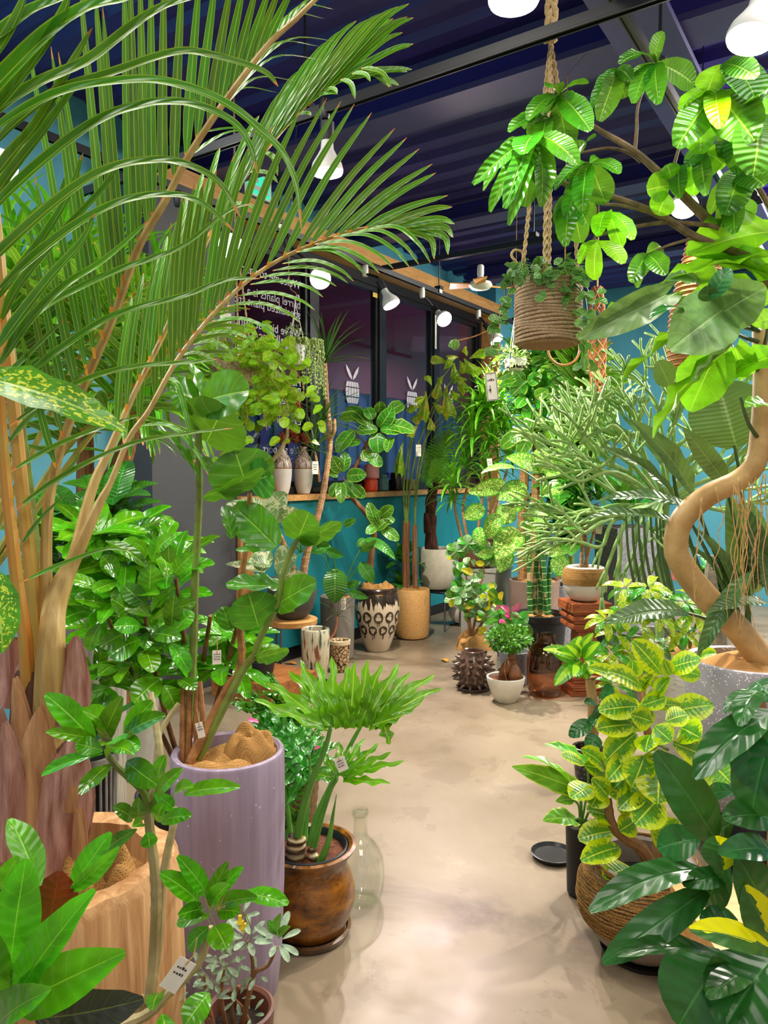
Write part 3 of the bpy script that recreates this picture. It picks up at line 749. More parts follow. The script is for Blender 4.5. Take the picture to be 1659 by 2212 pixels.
arcs = [
 ([(-50, 110), (0, 76), (68, 27), (132, 0), (190, -30)], 17, 1.1), ([(-45, 230), (0, 179), (101, 78), (189, 20), (270, 0), (330, -25)], 19, 1.12),
 ([(-45, 300), (0, 237), (90, 180), (189, 135), (294, 54), (354, 17), (405, 0), (470, -20)], 14, 1.14), ([(-30, 310), (0, 272), (111, 209), (219, 182), (337, 176), (439, 202), (506, 236), (560, 280), (610, 330), (640, 400), (652, 500)], 11, 1.12),
 ([(-28, 330), (40, 262), (128, 199), (236, 162), (381, 115), (473, 125), (568, 155), (601, 187)], 12, 1.14), ([(-22, 480), (0, 437), (118, 330), (219, 260), (304, 230), (371, 222), (439, 233), (506, 267), (540, 315), (556, 375)], 12, 1.18),
 ([(-20, 580), (0, 548), (135, 428), (236, 367), (338, 348), (405, 358), (473, 395), (520, 470)], 12, 1.2), ([(-16, 640), (68, 562), (169, 485), (270, 435), (371, 422), (439, 442), (506, 500)], 11, 1.22),
 ([(5, 750), (60, 697), (120, 650), (250, 588), (330, 560), (400, 530), (492, 458), (545, 440)], 9, 1.36), ([(12, 850), (130, 757), (250, 682), (400, 640), (490, 606), (562, 602)], 9, 1.38),
 ([(20, 920), (150, 838), (270, 797), (420, 783), (470, 776)], 8, 1.4), ([(24, 1018), (135, 958), (240, 918), (300, 900)], 7, 1.42),
 ([(36, 1098), (120, 1040), (200, 996), (300, 955), (420, 935), (505, 925)], 7, 1.42), ([(52, 1255), (152, 1213), (228, 1187), (280, 1190)], 6, 1.44),
 ([(36, 1102), (90, 1060), (150, 1015), (175, 975)], 7, 1.44), ([(48, 1176), (90, 1120), (140, 1070)], 6, 1.46), ([(-10, 760), (40, 690), (110, 600), (180, 520), (205, 460)], 12, 1.24),
 ([(-8, 800), (60, 700), (140, 620), (230, 560), (330, 470)], 11, 1.26), ([(-40, 160), (10, 90), (45, 20), (60, -30)], 12, 1.1), ([(-30, 260), (30, 190), (90, 110), (140, 20), (150, -20)], 13, 1.13),
 ([(-26, 400), (30, 330), (80, 270), (150, 150), (200, 60)], 13, 1.16), ([(-24, 450), (20, 380), (90, 290), (140, 220), (185, 160)], 12, 1.2), ([(-18, 660), (30, 600), (90, 520), (150, 420), (180, 330)], 11, 1.25),
 ([(0, 700), (40, 620), (130, 510), (230, 400), (250, 350)], 10, 1.28), ([(16, 960), (70, 900), (140, 850), (190, 790)], 7, 1.44), ([(8, 820), (50, 780), (90, 740), (140, 690)], 8, 1.4)]
for i, (pts, hw, d) in enumerate(arcs):
    n = len(pts)
    leaflet(palm, fA if d < 1.3 else fA2, [(u, v, d - .06 * j / n) for j, (u, v) in enumerate(pts)], hw * 1.08, tw=.55)
# the upright frond with a comb of broad leaflets
def poly(pts, s, k=8):
    q = catmull([P(*p) for p in pts], k); g = s * (len(q) - 1); a = min(int(g), len(q) - 2); return lerp(q[a], q[a + 1], g - a)
r1 = [(98, 1640, 1.52), (98, 1480, 1.5), (96, 1380, 1.5), (100, 1278, 1.5), (100, 1176, 1.5), (104, 1100, 1.49), (116, 1026, 1.48), (140, 940, 1.46), (189, 814, 1.43), (243, 689, 1.4), (300, 533, 1.37), (358, 432, 1.35), (405, 341, 1.33), (462, 253, 1.31), (525, 165, 1.3), (584, 91, 1.3), (640, 40, 1.3), (700, -20, 1.3)]
fB = rach(r1, lambda s: lerp(.018, .0045, s ** .8), 'pettan')
comb = [((120, 1010), (40, 700), 9), ((135, 945), (48, 560), 10), ((150, 905), (60, 470), 10), ((170, 860), (75, 380), 11), ((189, 814), (58, 80), 10), ((205, 775), (110, 100), 11), ((222, 735), (126, 112), 11), ((243, 689), (172, -40), 12), ((258, 645), (205, -30), 12),
        ((268, 615), (222, 15), 11), ((285, 575), (268, -50), 12), ((300, 533), (280, -70), 12), ((318, 500), (302, -60), 12), ((330, 478), (326, -60), 12), ((352, 440), (354, -60), 12), ((375, 395), (394, -60), 12), ((402, 345), (432, -60), 12),
        ((425, 305), (468, -60), 12), ((450, 270), (502, -50), 12), ((475, 235), (530, -50), 12), ((498, 203), (558, -40), 11), ((520, 172), (588, -40), 11), ((545, 140), (610, -40), 10), ((570, 108), (640, -40), 10)]
for i, (a, b, hw) in enumerate(comb):
    d = 1.42 - .005 * i
    leaflet(palm, fB, [(a[0], a[1], d), (lerp(a[0], b[0], .35) - 2, lerp(a[1], b[1], .35), d - .01), (lerp(a[0], b[0], .7) - 1, lerp(a[1], b[1], .7), d - .03), (b[0], b[1], d - .06)], hw * .84, 3, fold=.3, tw=.8)
for a, b in (((462, 253), (640, 175)), ((480, 228), (700, 130)), ((500, 200), (690, 100)), ((525, 165), (730, 90)), ((545, 140), (700, 40)), ((575, 105), (720, 20)), ((430, 300), (600, 200)), ((405, 341), (590, 290)), ((600, 75), (750, 0)), ((620, 58), (790, -10)), ((440, 285), (620, 330))):
    leaflet(palm, fB, [(a[0], a[1], 1.34), (lerp(a[0], b[0], .5), min(a[1], b[1]) - 4, 1.4), (b[0], b[1], 1.48)], 6, 5, tw=.4)
# the low frond reaching right in front of the windows
r2 = [(104, 1640, 1.5), (108, 1470, 1.46), (112, 1380, 1.46), (118, 1310, 1.48), (132, 1262, 1.49), (150, 1227, 1.5), (177, 1171, 1.5), (215, 1088, 1.52), (240, 1040, 1.53), (280, 945, 1.55), (321, 888, 1.56), (371, 797, 1.58), (415, 733, 1.6), (473, 665, 1.62), (537, 605, 1.65), (611, 557, 1.68), (696, 520, 1.7), (787, 493, 1.72), (888, 492, 1.74), (940, 499, 1.75)]
fC = rach(r2, lambda s: .040 * max(.12, 1 - s * 1.95) if s < .42 else lerp(.0075, .003, (s - .42) / .58), 'pettan', 'tan palm petiole swelling to a pink base')
up2 = [((371, 797), (395, 420)), ((388, 768), (420, 395)), ((403, 750), (440, 390)), ((418, 730), (468, 365)), ((440, 702), (505, 335)), ((455, 685), (540, 310)), ((473, 665), (590, 270)), ((490, 648), (648, 236)), ((515, 624), (706, 212)), ((540, 604), (737, 218)), ((575, 580), (766, 224)), ((611, 557), (803, 243)), ((640, 543), (853, 277)),
       ((668, 530), (879, 297)), ((696, 520), (906, 321)), ((725, 510), (934, 354)), ((752, 501), (942, 373)), ((787, 493), (968, 422)), ((818, 491), (977, 447)), ((850, 490), (982, 484)), ((880, 491), (979, 513)), ((900, 493), (968, 550)), ((870, 491), (938, 560)), ((350, 838), (370, 480)), ((335, 865), (350, 540)), ((300, 915), (330, 620))]
for i, (a, b) in enumerate(up2):
    d = 1.58 + .007 * i; cv = 8 if b[1] < a[1] - 60 else -22
    mx, my = lerp(a[0], b[0], .55), lerp(a[1], b[1], .55)
    leaflet(palm, fC, [(a[0], a[1], d), (mx - cv, my - abs(cv) * .6, d), (b[0], b[1], d - .02)], 9.5 if i < 8 else 8, 5, fold=.35, tw=.8)
for a, b in (((610, 570), (764, 602)), ((589, 585), (752, 606)), ((560, 600), (727, 613)), ((541, 615), (698, 636)), ((511, 640), (680, 664)), ((490, 662), (650, 693)), ((457, 695), (598, 724)), ((435, 725), (552, 739)), ((418, 745), (508, 768)), ((640, 545), (790, 590)), ((680, 528), (850, 575)), ((720, 512), (885, 572)), ((760, 503), (905, 566)), ((800, 494), (930, 562)), ((655, 540), (820, 585)), ((390, 770), (470, 790)), ((350, 820), (420, 1000)), ((300, 920), (450, 1020))):
    leaflet(palm, fC, [(a[0], a[1], 1.64), (lerp(a[0], b[0], .45), lerp(a[1], b[1], .1) - 8, 1.62), (lerp(a[0], b[0], .8), lerp(a[1], b[1], .55) - 4, 1.6), (b[0], b[1] + 6, 1.6)], 6.5, 5, tw=.45)
# the long middle frond rising to the upper right
r3 = [(112, 1640, 1.54), (112, 1470, 1.54), (125, 1330, 1.55), (155, 1220, 1.57), (199, 1057, 1.6), (236, 973, 1.62), (290, 850, 1.65), (345, 740, 1.68), (398, 625, 1.7), (452, 510, 1.72), (481, 470, 1.73), (530, 381, 1.75), (591, 304, 1.77), (645, 243, 1.8), (703, 192, 1.82), (763, 157, 1.85), (800, 135, 1.86)]
fD = rach(r3, lambda s: .024 * max(.12, 1 - s * 1.8) if s < .4 else lerp(.0075, .003, (s - .4) / .6), 'pettan')
up3 = [((250, 945), (285, 640)), ((272, 890), (310, 590)), ((300, 825), (345, 545)), ((322, 785), (362, 510)), ((345, 740), (388, 470)), ((372, 682), (405, 420)), ((398, 625), (440, 370)), ((425, 568), (475, 320)), ((452, 512), (560, 250)), ((470, 485), (620, 190)), ((490, 455), (650, 150)), ((510, 418), (690, 110)), ((530, 381), (715, 85)), ((550, 355), (745, 62)),
       ((575, 325), (770, 45)), ((591, 304), (800, 40)), ((610, 283), (826, 28)), ((628, 262), (860, 14)), ((645, 243), (884, 8)), ((660, 231), (880, 36)), ((680, 212), (893, 38)), ((703, 192), (893, 95)), ((720, 183), (885, 100)), ((736, 172), (890, 150)), ((755, 162), (880, 155)), ((775, 150), (862, 184)), ((790, 142), (842, 188)), ((540, 370), (700, 130)), ((562, 340), (730, 90)), ((600, 294), (790, 60)), ((636, 252), (850, 40)), ((668, 224), (870, 70))]
for i, (a, b) in enumerate(up3):
    d = 1.62 + .008 * min(i, 26)
    leaflet(palm, fD, [(a[0], a[1], d), (lerp(a[0], b[0], .5) - 6, lerp(a[1], b[1], .5) - 6, d + .03), (lerp(a[0], b[0], .8), lerp(a[1], b[1], .86) - 4, d + .06), (b[0], b[1], d + .08)], 7.5, 4, fold=.3, tw=.7)
for a, b in (((700, 195), (728, 203)), ((735, 173), (767, 214)), ((760, 160), (800, 176)), ((570, 330), (600, 380)), ((640, 250), (672, 250)), ((685, 208), (730, 204)), ((500, 440), (560, 470)), ((540, 372), (600, 395)), ((780, 148), (846, 188))):
    leaflet(palm, fD, [(a[0], a[1], 1.78), (lerp(a[0], b[0], .6) + 4, lerp(a[1], b[1], .35) - 4, 1.76), (b[0], b[1], 1.75)], 7, 4, tw=.5)
# ---- second palm behind, only its fronds show through
p2b = V((-1.5, 2.55, 0))
palm2 = T('palm', 'paler feather palm standing against the teal wall behind the big palm', 'potted palm', p2b)
pot(palm2, p2b, rprof(.15, .18, .34), M['blackmat'], 'pot', M['soil'])
palm2.add('trunk', MB().tube([p2b + V((0, 0, .3)), p2b + V((.02, 0, .6)), p2b + V((.0, .02, .85))], (.05, .035), 10, 4), M['sheathtan'])
for i, (a, b, c_) in enumerate(((( -30, 800), (60, 640), (200, 600)), ((120, 850), (230, 700), (330, 600)), ((170, 960), (330, 800), (420, 690)), ((40, 900), (-10, 740), (-60, 640)), ((110, 1000), (240, 900), (330, 950)), ((20, 1000), (-20, 820), (-80, 700)))):
    frond(palm2, [p2b + V((0, .02, .85)), P(a[0] + 10, a[1], 2.5), P(*b, 2.4), P(*c_, 2.3)], .012, .003, LM['palmlet'], 16, .36, .9, 62, 30, i, .35, M['rachis'])
# ---- croton close to the lens
cb = V((-.42, .80, 0))
cro = T('croton', 'croton with broad green leaves and one brown leaf nearest the lens at lower left', 'potted plant', cb)
pot(cro, cb, rprof(.09, .12, .2), M['blackmat'], 'pot', M['soil'])
stem(cro, [cb + V((0, 0, .17)), cb + V((.01, 0, .5)), P(20, 2300, .83), P(40, 2120, .85)], .012, .006, M['stembrown'])
k6 = crop(0, 1500, 3.107)
batch(cro, LM['croton'], k6, .84, [(70, 1800, 175, 1100, 270, 0, -.04), (90, 2060, 640, 1310, 215, -10, -.06), (140, 2070, 842, 1730, 290, 15, -.08), (260, 1290, 66, 835, 180, 20, .05), (480, 1300, 745, 925, 140, 0, .02), (470, 1320, 800, 1020, 100, 30, 0), (-20, 2250, 345, 1980, 230, 10, -.12), (10, 1280, 120, 1085, 110, 10, 0), (-40, 2100, -120, 1500, 230, 0, -.05), (40, 2080, 20, 1500, 200, 10, .05)], k=.8)
batch(cro, LM['crotonbr'], k6, .88, [(330, 1560, 400, 1185, 270, 0, .0)], k=.9)
batch(cro, LM['crotonpu'], k6, .86, [(240, 2170, 965, 2045, 260, 30, -.05), (0, 1960, 260, 1735, 110, 20, 0)], k=.8)
batch(cro, LM['dief'], k6, .9, [(30, 1300, -60, 1160, 90, 0, 0)], k=.9)
# ---- leaves of a dieffenbachia reaching in from the left
db = V((-.72, .80, 0))
dfl = T('dieffenbachia', 'dieffenbachia reaching in from the left edge with yellow flecked leaves', 'potted plant', db)
pot(dfl, db, rprof(.1, .13, .25), M['blackmat'], 'pot', M['soil'])
stem(dfl, [db + V((0, 0, .2)), db + V((0, 0, .9)), P(-110, 1150, .95)], .016, .012, M['greenstem'])
stem(dfl, [P(-110, 1150, .95), P(-100, 950, .95), P(-60, 815, .95)], .006, .004, M['petiole'], 'petiole')
stem(dfl, [P(-110, 1150, .95), P(-60, 1180, .92), P(-20, 1220, .9)], .006, .004, M['petiole'], 'petiole')
k4 = crop(0, 500, 2.9625)
batch(dfl, LM['dief'], k4, .95, [(-190, 930, 812, 1285, 220, 10, -.02)], k=.55)
batch(dfl, LM['dief'], crop(0, 1050, 3.95), .9, [(-110, 700, 20, 1420, 300, -20, .0)], k=.9)
# ---- tall pale-stemmed shrub in front of the lavender pot
gb = V((-.40, 1.16, 0))
gar = T('gardenia', 'leggy shrub on pale jointed stems with whorls of glossy leaves before the lavender pot', 'potted shrub', gb)
pot(gar, gb, rprof(.1, .12, .2), M['blackmat'], 'pot', M['soil'])
K6 = lambda x, y, d: P(x / 3.107, 1500 + y / 3.107, d)
stem(gar, [gb + V((0, 0, .18)), K6(930, 2212, 1.2), K6(1010, 2000, 1.2), K6(1045, 1500, 1.2), K6(1040, 1200, 1.2), K6(1000, 800, 1.21), K6(1050, 580, 1.22), K6(1070, 400, 1.23), K6(1050, 220, 1.25), K6(1010, -10, 1.28)], .0105, .006, M['stempale'], 'main_stem', knots=26)
stem(gar, [K6(990, 2080, 1.21), K6(1055, 1700, 1.22), K6(1085, 1300, 1.23), K6(1120, 1080, 1.24), K6(1165, 870, 1.26), K6(1180, 760, 1.28)], .009, .0055, M['stempale'], 'branch', knots=12)
stem(gar, [K6(1005, 780, 1.21), K6(960, 650, 1.2), K6(870, 560, 1.19), K6(780, 480, 1.18), K6(720, 400, 1.18)], .007, .005, M['greenstem'], 'branch')
stem(gar, [K6(1000, 780, 1.21), K6(1050, 690, 1.2), K6(1075, 575, 1.2)], .0055, .004, M['greenstem'], 'branch')
stem(gar, [K6(1070, 260, 1.25), K6(1130, 160, 1.26), K6(1200, 60, 1.27)], .0055, .004, M['stempale'], 'branch')
stem(gar, [K6(800, 2230, 1.15), K6(1000, 2140, 1.16), K6(1130, 2010, 1.16), K6(1330, 1810, 1.16), K6(1420, 1560, 1.16)], .009, .005, M['stempale'], 'branch', knots=10)
batch(gar, LM['gloss'], k6, 1.18, [(640, 330, 305, 0, 150, 0, -.05), (650, 310, 310, 250, 80), (700, 320, 820, 15, 120, 20), (715, 310, 555, 110, 150), (830, 280, 1025, 45, 120), (830, 300, 1112, 140, 110, 0, -.06), (720, 330, 930, 375, 150, -10), (690, 400, 280, 545, 85), (745, 470, 540, 675, 105), (760, 460, 620, 610, 70), (690, 380, 510, 330, 110), (850, 450, 1055, 610, 150), (720, 430, 905, 410, 90), (690, 300, 740, 180, 80), (890, 845, 760, 755, 95, 0, -.04), (990, 920, 1005, 1025, 95), (1080, 855, 1285, 815, 100, 0, -.04), (920, 905, 720, 1030, 85), (1060, 690, 1225, 500, 90), (1070, 600, 1110, 410, 90), (940, 850, 930, 690, 80), (1030, 660, 1160, 760, 80), (1160, 690, 1300, 620, 90, 10, -.1), (1000, 640, 940, 500, 100), (1050, 850, 1100, 730, 90), (960, 880, 890, 890, 70)], k=.7)
batch(gar, LM['gloss'], crop(340, 1450, 2.676), 1.15, [(290, 1300, 115, 1068, 95, 0, -.05), (245, 1345, 15, 1165, 105, 0, -.05), (290, 1330, 405, 1100, 75, 20), (350, 1310, 495, 1130, 70), (310, 1400, 415, 1230, 95), (330, 1400, 575, 1310, 90), (490, 1285, 758, 1345, 95, -10, -.04), (300, 1420, 115, 1450, 95), (300, 1480, 178, 1605, 105), (330, 1470, 400, 1605, 135, 0, -.05), (350, 1390, 475, 1390, 95), (275, 1370, 120, 1410, 80), (300, 1860, 160, 2045, 135, 0, -.04), (30, 1980, 60, 2200, 110), (20, 1860, -30, 1960, 90), (150, 715, 480, 670, 80, 0, -.08)], k=.75)
tag('leaning white price tag with a written name hanging low on the pale shrub', P(425, 2050, 1.1), .028, .052, 38, 0, 2)
# ---- lavender cylinder pot with a sea grape
lb = V((-.415, 1.96, 0))
sg = T('sea_grape', 'sea grape with round leathery leaves in a tall lavender cylinder pot', 'potted plant', lb)
lav = N('lavender concrete'); _a = lav.noise(3, 5, lav.obj(14, 14, .7), .6); _b = lav.noise(60, 2, lav.obj())
M['lav'] = lav.done(lav.pbr(lav.mix(lav.math('GREATER_THAN', _b, .72), lav.ramp(_a, (.3, srgb('#85768a')), (.7, srgb('#a08fa2'))), srgb('#cdbfd2')), .55, .35, 0, lav.bump(_a, .12, .004)))
pot(sg, lb, [(.118, 0), (.128, .012), (.139, .12), (.146, .3), (.149, .5), (.149, .655), (.146, .662)], M['lav'], 'pot', M['soil'], label='tall lavender concrete cylinder', inner=.016, soil_z=.6)
burlap(sg, lb + V((0, 0, .615)), .128, .05, 3); burlap(sg, lb + V((.055, .03, .645)), .075, .07, 9)
K2 = lambda x, y, d: P(380 + x / 4.1475, 1050 + y / 4.1475, d)
stem(sg, [K2(120, 2480, 1.94), K2(430, 1866, 2.0), K2(560, 1680, 2.0), K2(590, 1500, 2.0), K2(575, 1300, 2.0), K2(570, 1000, 2.0), K2(590, 800, 2.0), K2(620, 600, 2.0), K2(650, 300, 2.02), K2(662, 60, 2.03)], .012, .007, M['cane'], 'stem', knots=9)
stem(sg, [K2(170, 2500, 1.97), K2(580, 1690, 1.98), K2(700, 1520, 1.97), K2(760, 1350, 1.96), K2(900, 1080, 1.95), K2(960, 800, 1.94), K2(1030, 600, 1.94), K2(1090, 480, 1.93)], .011, .006, M['greenstem'], 'stem', knots=9)
stem(sg, [K2(80, 2480, 2.02), K2(150, 1600, 2.03), K2(170, 900, 2.04), K2(200, 300, 2.04), K2(210, 60, 2.03), P(429, 961, 2.0), P(428, 880, 2.0)], .012, .008, M['greenstem'], 'stem', knots=10)
for x in (60, 110, 200, 230): stem(sg, [K2(x, 2500, 1.97), K2(x - 20 + (x % 40), 2100, 1.99), K2(x * .9 + 10, 1750, 2.02)], .009, .006, M['cane'], 'cane', knots=5)
k5 = crop(330, 560, 3.318)
batch(sg, LM['grape'], k5, 2.0, [(360, 1030, 118, 940, 260, 30, -.05), (350, 1000, 258, 735, 140, 60, .05), (360, 1020, 690, 940, 300, -10, -.1), (385, 1310, 520, 1045, 430, 0, -.12), (310, 1540, 35, 1200, 110, 60, .02), (345, 1480, 425, 1440, 80), (680, 1660, 590, 1370, 400, 0, -.02), (362, 1705, 790, 1495, 130, 55, -.1), (690, 1600, 860, 1540, 250, 20, .05)], k=.85)
batch(sg, LM['grape'], crop(380, 1050, 4.1475), 1.97, [(900, 545, 520, 180, 300, 0, .05), (1090, 490, 1195, 232, 300, 0, -.1), (1100, 490, 1475, 320, 170, 50, -.05), (830, 575, 540, 578, 80, 40), (985, 905, 455, 905, 190, 40, -.1), (890, 1075, 1258, 860, 250, -10, -.1), (740, 1262, 650, 960, 380, 0, -.04), (720, 1540, 1012, 1460, 110, 40, -.1), (500, 470, 420, 180, 160, 50, .0), (480, 1290, 420, 1080, 160, 20, .02)], k=.85)
# ---- glossy schefflera bush behind the lavender pot
sb = V((-.66, 2.45, 0))
sch = T('schefflera', 'bushy schefflera crowded with glossy bright green leaves left of the lavender pot', 'potted plant', sb)
pot(sch, sb, rprof(.13, .165, .34), M['blackmat'], 'pot', M['soil'])
rnd = random.Random(4)
for i in range(5):
    a = i * 1.3; top = P(230 + 75 * i, 1330 - 40 * (i % 3), 2.15)
    stem(sch, [sb + V((.03 * math.cos(a), .03 * math.sin(a), .3)), lerp(sb + V((0, 0, .3)), top, .5) + V((.02 * math.sin(3 * a), .02, 0)), top], .010, .006, M['stembrown'], 'stem')
batch(sch, LM['gloss'], crop(0, 1050, 3.95), 2.0, [(1240, 620, 1050, 460, 150), (1300, 640, 1350, 430, 120), (1450, 660, 1440, 500, 120), (1490, 750, 1650, 580, 120), (1010, 770, 870, 595, 140), (1010, 795, 890, 700, 120), (880, 885, 540, 785, 120), (1270, 970, 1290, 670, 170), (1260, 1030, 1060, 850, 150), (960, 1050, 640, 965, 130), (1280, 1110, 955, 920, 140), (1160, 1140, 950, 960, 190), (1290, 1080, 1500, 870, 90), (1300, 1130, 1670, 980, 120), (1470, 1240, 1490, 930, 130), (1480, 1250, 1650, 1075, 130), (1200, 1190, 970, 1200, 130), (1100, 1230, 850, 1370, 150), (1200, 1310, 930, 1450, 260), (1240, 1400, 1300, 1590, 160), (1300, 1260, 1545, 1300, 130), (1440, 1340, 1610, 1590, 130), (690, 1520, 305, 1610, 120), (1000, 1530, 840, 1615, 120), (840, 1600, 535, 1695, 115), (1110, 1590, 850, 1680, 120), (930, 1720, 625, 1805, 115), (1380, 1640, 1140, 1850, 220), (1400, 1700, 1500, 1900, 160), (1520, 1650, 1670, 1740, 120), (870, 1160, 760, 1400, 110), (1000, 820, 790, 900, 110), (720, 1440, 660, 1560, 90), (1330, 560, 1480, 420, 120), (1250, 600, 1150, 480, 100), (900, 470, 1250, 690, 110)], k=.7)
for i in range(32):
    u = rnd.uniform(190, 530); v = rnd.uniform(1140, 1500); d = rnd.uniform(2.05, 2.4)
    whorl(sch, P(u, v, d), V((rnd.uniform(-.5, .5), rnd.uniform(-.7, .2), 1)), 7, .15, .95, LM['gloss'], 10, i)
# ================================================================ centre
def fl(u, d): return V(((u - CX) / F * d, d, 0))            # a floor point in column u at distance d
def cnt_pt(u, yo, z=1.232):
    "a point on the counter top in column u, yo behind its front edge"
    k = (u - CX) / F; o = WA - D2 * yo
    p = o + D1 * ((o.y * k - o.x) / (D1.x - D1.y * k)); return V((p.x, p.y, z))
mt_sel = leaf_mat('split philodendron leaf', '#4aa818', '#a8dc4a', None, .26, nv=3, vs=.0, midw=.07, tr=.28)
mt_sel2 = leaf_mat('dark split leaf', '#1f7a20', '#5fae3a', None, .24, nv=3, vs=.0, midw=.07, tr=.2)
mt_fid = leaf_mat('banyan fig leaf', '#2c8a24', '#c2dc6e', '#8fbf4a', .28, nv=6, vs=.45, midw=.04, tr=.22)
mt_lily = leaf_mat('peace lily leaf', '#237a24', '#4fa03a', None, .2, nv=14, vs=.3, midw=.05, tr=.18, bumpy=.5)
mt_fish = leaf_mat('fishtail leaf', '#78b434', '#a8d04a', None, .35, nv=1, vs=0, midw=.02, tr=.25, var='blotch', vcol='#d2cc3a')
mt_marg = leaf_mat('dragon tree leaf', '#2a6a26', '#4f8a34', '#5a6a3a', .35, vs=0, midw=.06, tr=.15)
mt_fern = leaf_mat('fern leaf', '#5cb236', '#9ad85a', None, .4, vs=0, midw=.05, tr=.3)
mt_tineke = leaf_mat('cream variegated rubber leaf', '#7aa06a', '#d8d8a8', None, .25, nv=10, vs=.25, var='blotch', vcol='#d9dcb4', tr=.15)
mt_suc = leaf_mat('grey green succulent leaf', '#86a083', '#9ab094', None, .55, vs=0, midw=.0, tr=.05)
mt_ivy = leaf_mat('lime trailing leaf', '#76b022', '#b8dc60', None, .32, nv=4, vs=.3, midw=.05, tr=.35)
mt_dspeck = leaf_mat('speckled dumb cane leaf', '#3fa02c', '#9ad05a', '#2f8a28', .3, nv=9, vs=.2, var='speckle', vcol='#d6e58a', tr=.25)
mt_small = leaf_mat('small glossy leaf', '#2a8a26', '#6aba4a', None, .25, nv=5, vs=.1, tr=.2)
mt_umb = leaf_mat('rubbery grey green leaf', '#5c8a56', '#9ab878', '#7aa060', .35, nv=5, vs=.2, tr=.15)
mt_yel = leaf_mat('yellow leaf', '#d2d428', '#e6e86a', None, .35, nv=5, vs=.2, tr=.3)
mt_pink = leaf_mat('pink spathe', '#e0567e', '#f08aa6', None, .25, nv=5, vs=.1, tr=.2)
mt_drac = leaf_mat('bright dragon plant leaf', '#43ae1e', '#a6e45a', '#b8e870', .3, vs=0, midw=.05, tr=.3)
mt_dracd = leaf_mat('dark dragon plant leaf', '#1f7a2a', '#3f9a3a', None, .25, vs=0, midw=.05, tr=.15)
lm('fid', mt_fid, 3, W=.27, a=.6, b=.6, curl=.9, fold=.15, wave=.14)
lm('lily', mt_lily, 3, W=.24, a=.6, b=.8, curl=.9, fold=.2)
lm('marg', mt_marg, 4, W=.026, a=.15, b=.6, nl=6, nw=2, curl=.6, fold=.4)
lm('drac', mt_drac, 4, W=.045, a=.3, b=.6, nl=8, nw=2, curl=1.3, fold=.4)
lm('dracd', mt_dracd, 4, W=.08, a=.5, b=.6, nl=8, nw=2, curl=1.0, fold=.35)
lm('tineke', mt_tineke, 3, W=.25, a=.6, b=.7, curl=.6, fold=.2)
lm('suc', mt_suc, 3, W=.14, a=.9, b=.5, curl=.4, fold=.3)
lm('ivy', mt_ivy, 3, W=.42, a=.45, b=.5, nl=5, curl=.5, fold=.15, wave=.12)
lm('dspeck', mt_dspeck, 3, W=.26, a=.55, b=.8, curl=.7, fold=.15, wave=.08)
lm('small', mt_small, 3, W=.26, a=.7, b=.6, nl=4, nw=2, curl=.5, fold=.25)
lm('umb', [mt_umb, mt_umb, mt_small, mt_umb, mt_small, mt_umb, mt_small, mt_yel], 1, W=.32, a=.9, b=.5, nl=6, curl=.5, fold=.2)
lm('pink', mt_pink, 2, W=.3, a=.5, b=.7, nl=6, curl=.5, fold=.25)
lm('palmlet2', mt_palm, 3, W=.05, a=.25, b=.55, nl=6, nw=2, curl=.9, fold=.45)
def sellmesh(name, mat, seed, nl=8, ragged=1.):
    "split leaf: ribbed lobes with wavy toothed edges on both sides of the midrib"
    rnd = random.Random(seed); mb = MB()
    spine = [V((0, .9 * i / 8, .10 * math.sin(math.pi * i / 8))) for i in range(9)]
    mb.ribbon(spine, lambda t: .16 * (1 - t) ** .6 * min(1, .4 + 3 * t) + .012, fold=.12, nw=4)
    lobes = [(0., 1, 0.9)]
    for i in range(nl):
        f = i / (nl - 1)
        for sd in (-1, 1): lobes.append((lerp(122, 22, f ** .8) * sd, lerp(.02, .84, f), lerp(.62, .34, f) * (.78 if i == 0 else 1) * rnd.uniform(.9, 1.08)))
    for ang, t, ln in lobes:
        if ang == 0: a = 0; t = .8; ln = .3
        else: a = math.radians(ang + rnd.uniform(-4, 4))
        o = spine[min(8, int(t * 8 / .9))]; d = V((math.sin(a), math.cos(a), 0)); s = V((d.y, -d.x, 0)); m = 13
        ph = rnd.uniform(0, 6); base = len(mb.v); dr = rnd.uniform(.1, .3)
        for i in range(m + 1):
            q = i / m
            c = o + d * (ln * q) + s * (.10 * ln * (-1 if ang > 0 else 1) * q * q) + V((0, 0, -dr * ln * q * q + .03 * math.sin(9 * q + ph)))
            hw = .062 * (1.0 if q < .55 else (1 - (q - .55) / .45) ** .7) * (1 + .35 * ragged * math.sin(15 * q + ph)) + .004
            hw2 = .062 * (1.0 if q < .55 else (1 - (q - .55) / .45) ** .7) * (1 + .35 * ragged * math.sin(13 * q + 2 * ph)) + .004
            if i == m: hw = hw2 = .003
            for e, hh in ((-1, hw2), (0, 0), (1, hw)):
                mb.v.append(tuple(c + s * (e * hh) + V((0, 0, abs(e) * .018 * (1 + math.sin(12 * q + ph + e)))))); mb.uv[len(mb.v) - 1] = (q * .9, (e + 1) / 2)
        for i in range(m):
            for j in range(2):
                k = base + i * 3 + j; mb.face((k, k + 3, k + 4, k + 1))
    me = mb.mesh(name, mat); me['w2'] = 1.25; LM.setdefault(name, []).append(me); return me
for i in range(3): sellmesh('sell', mt_sel, i); sellmesh('sell2', mt_sel2, 9 + i)
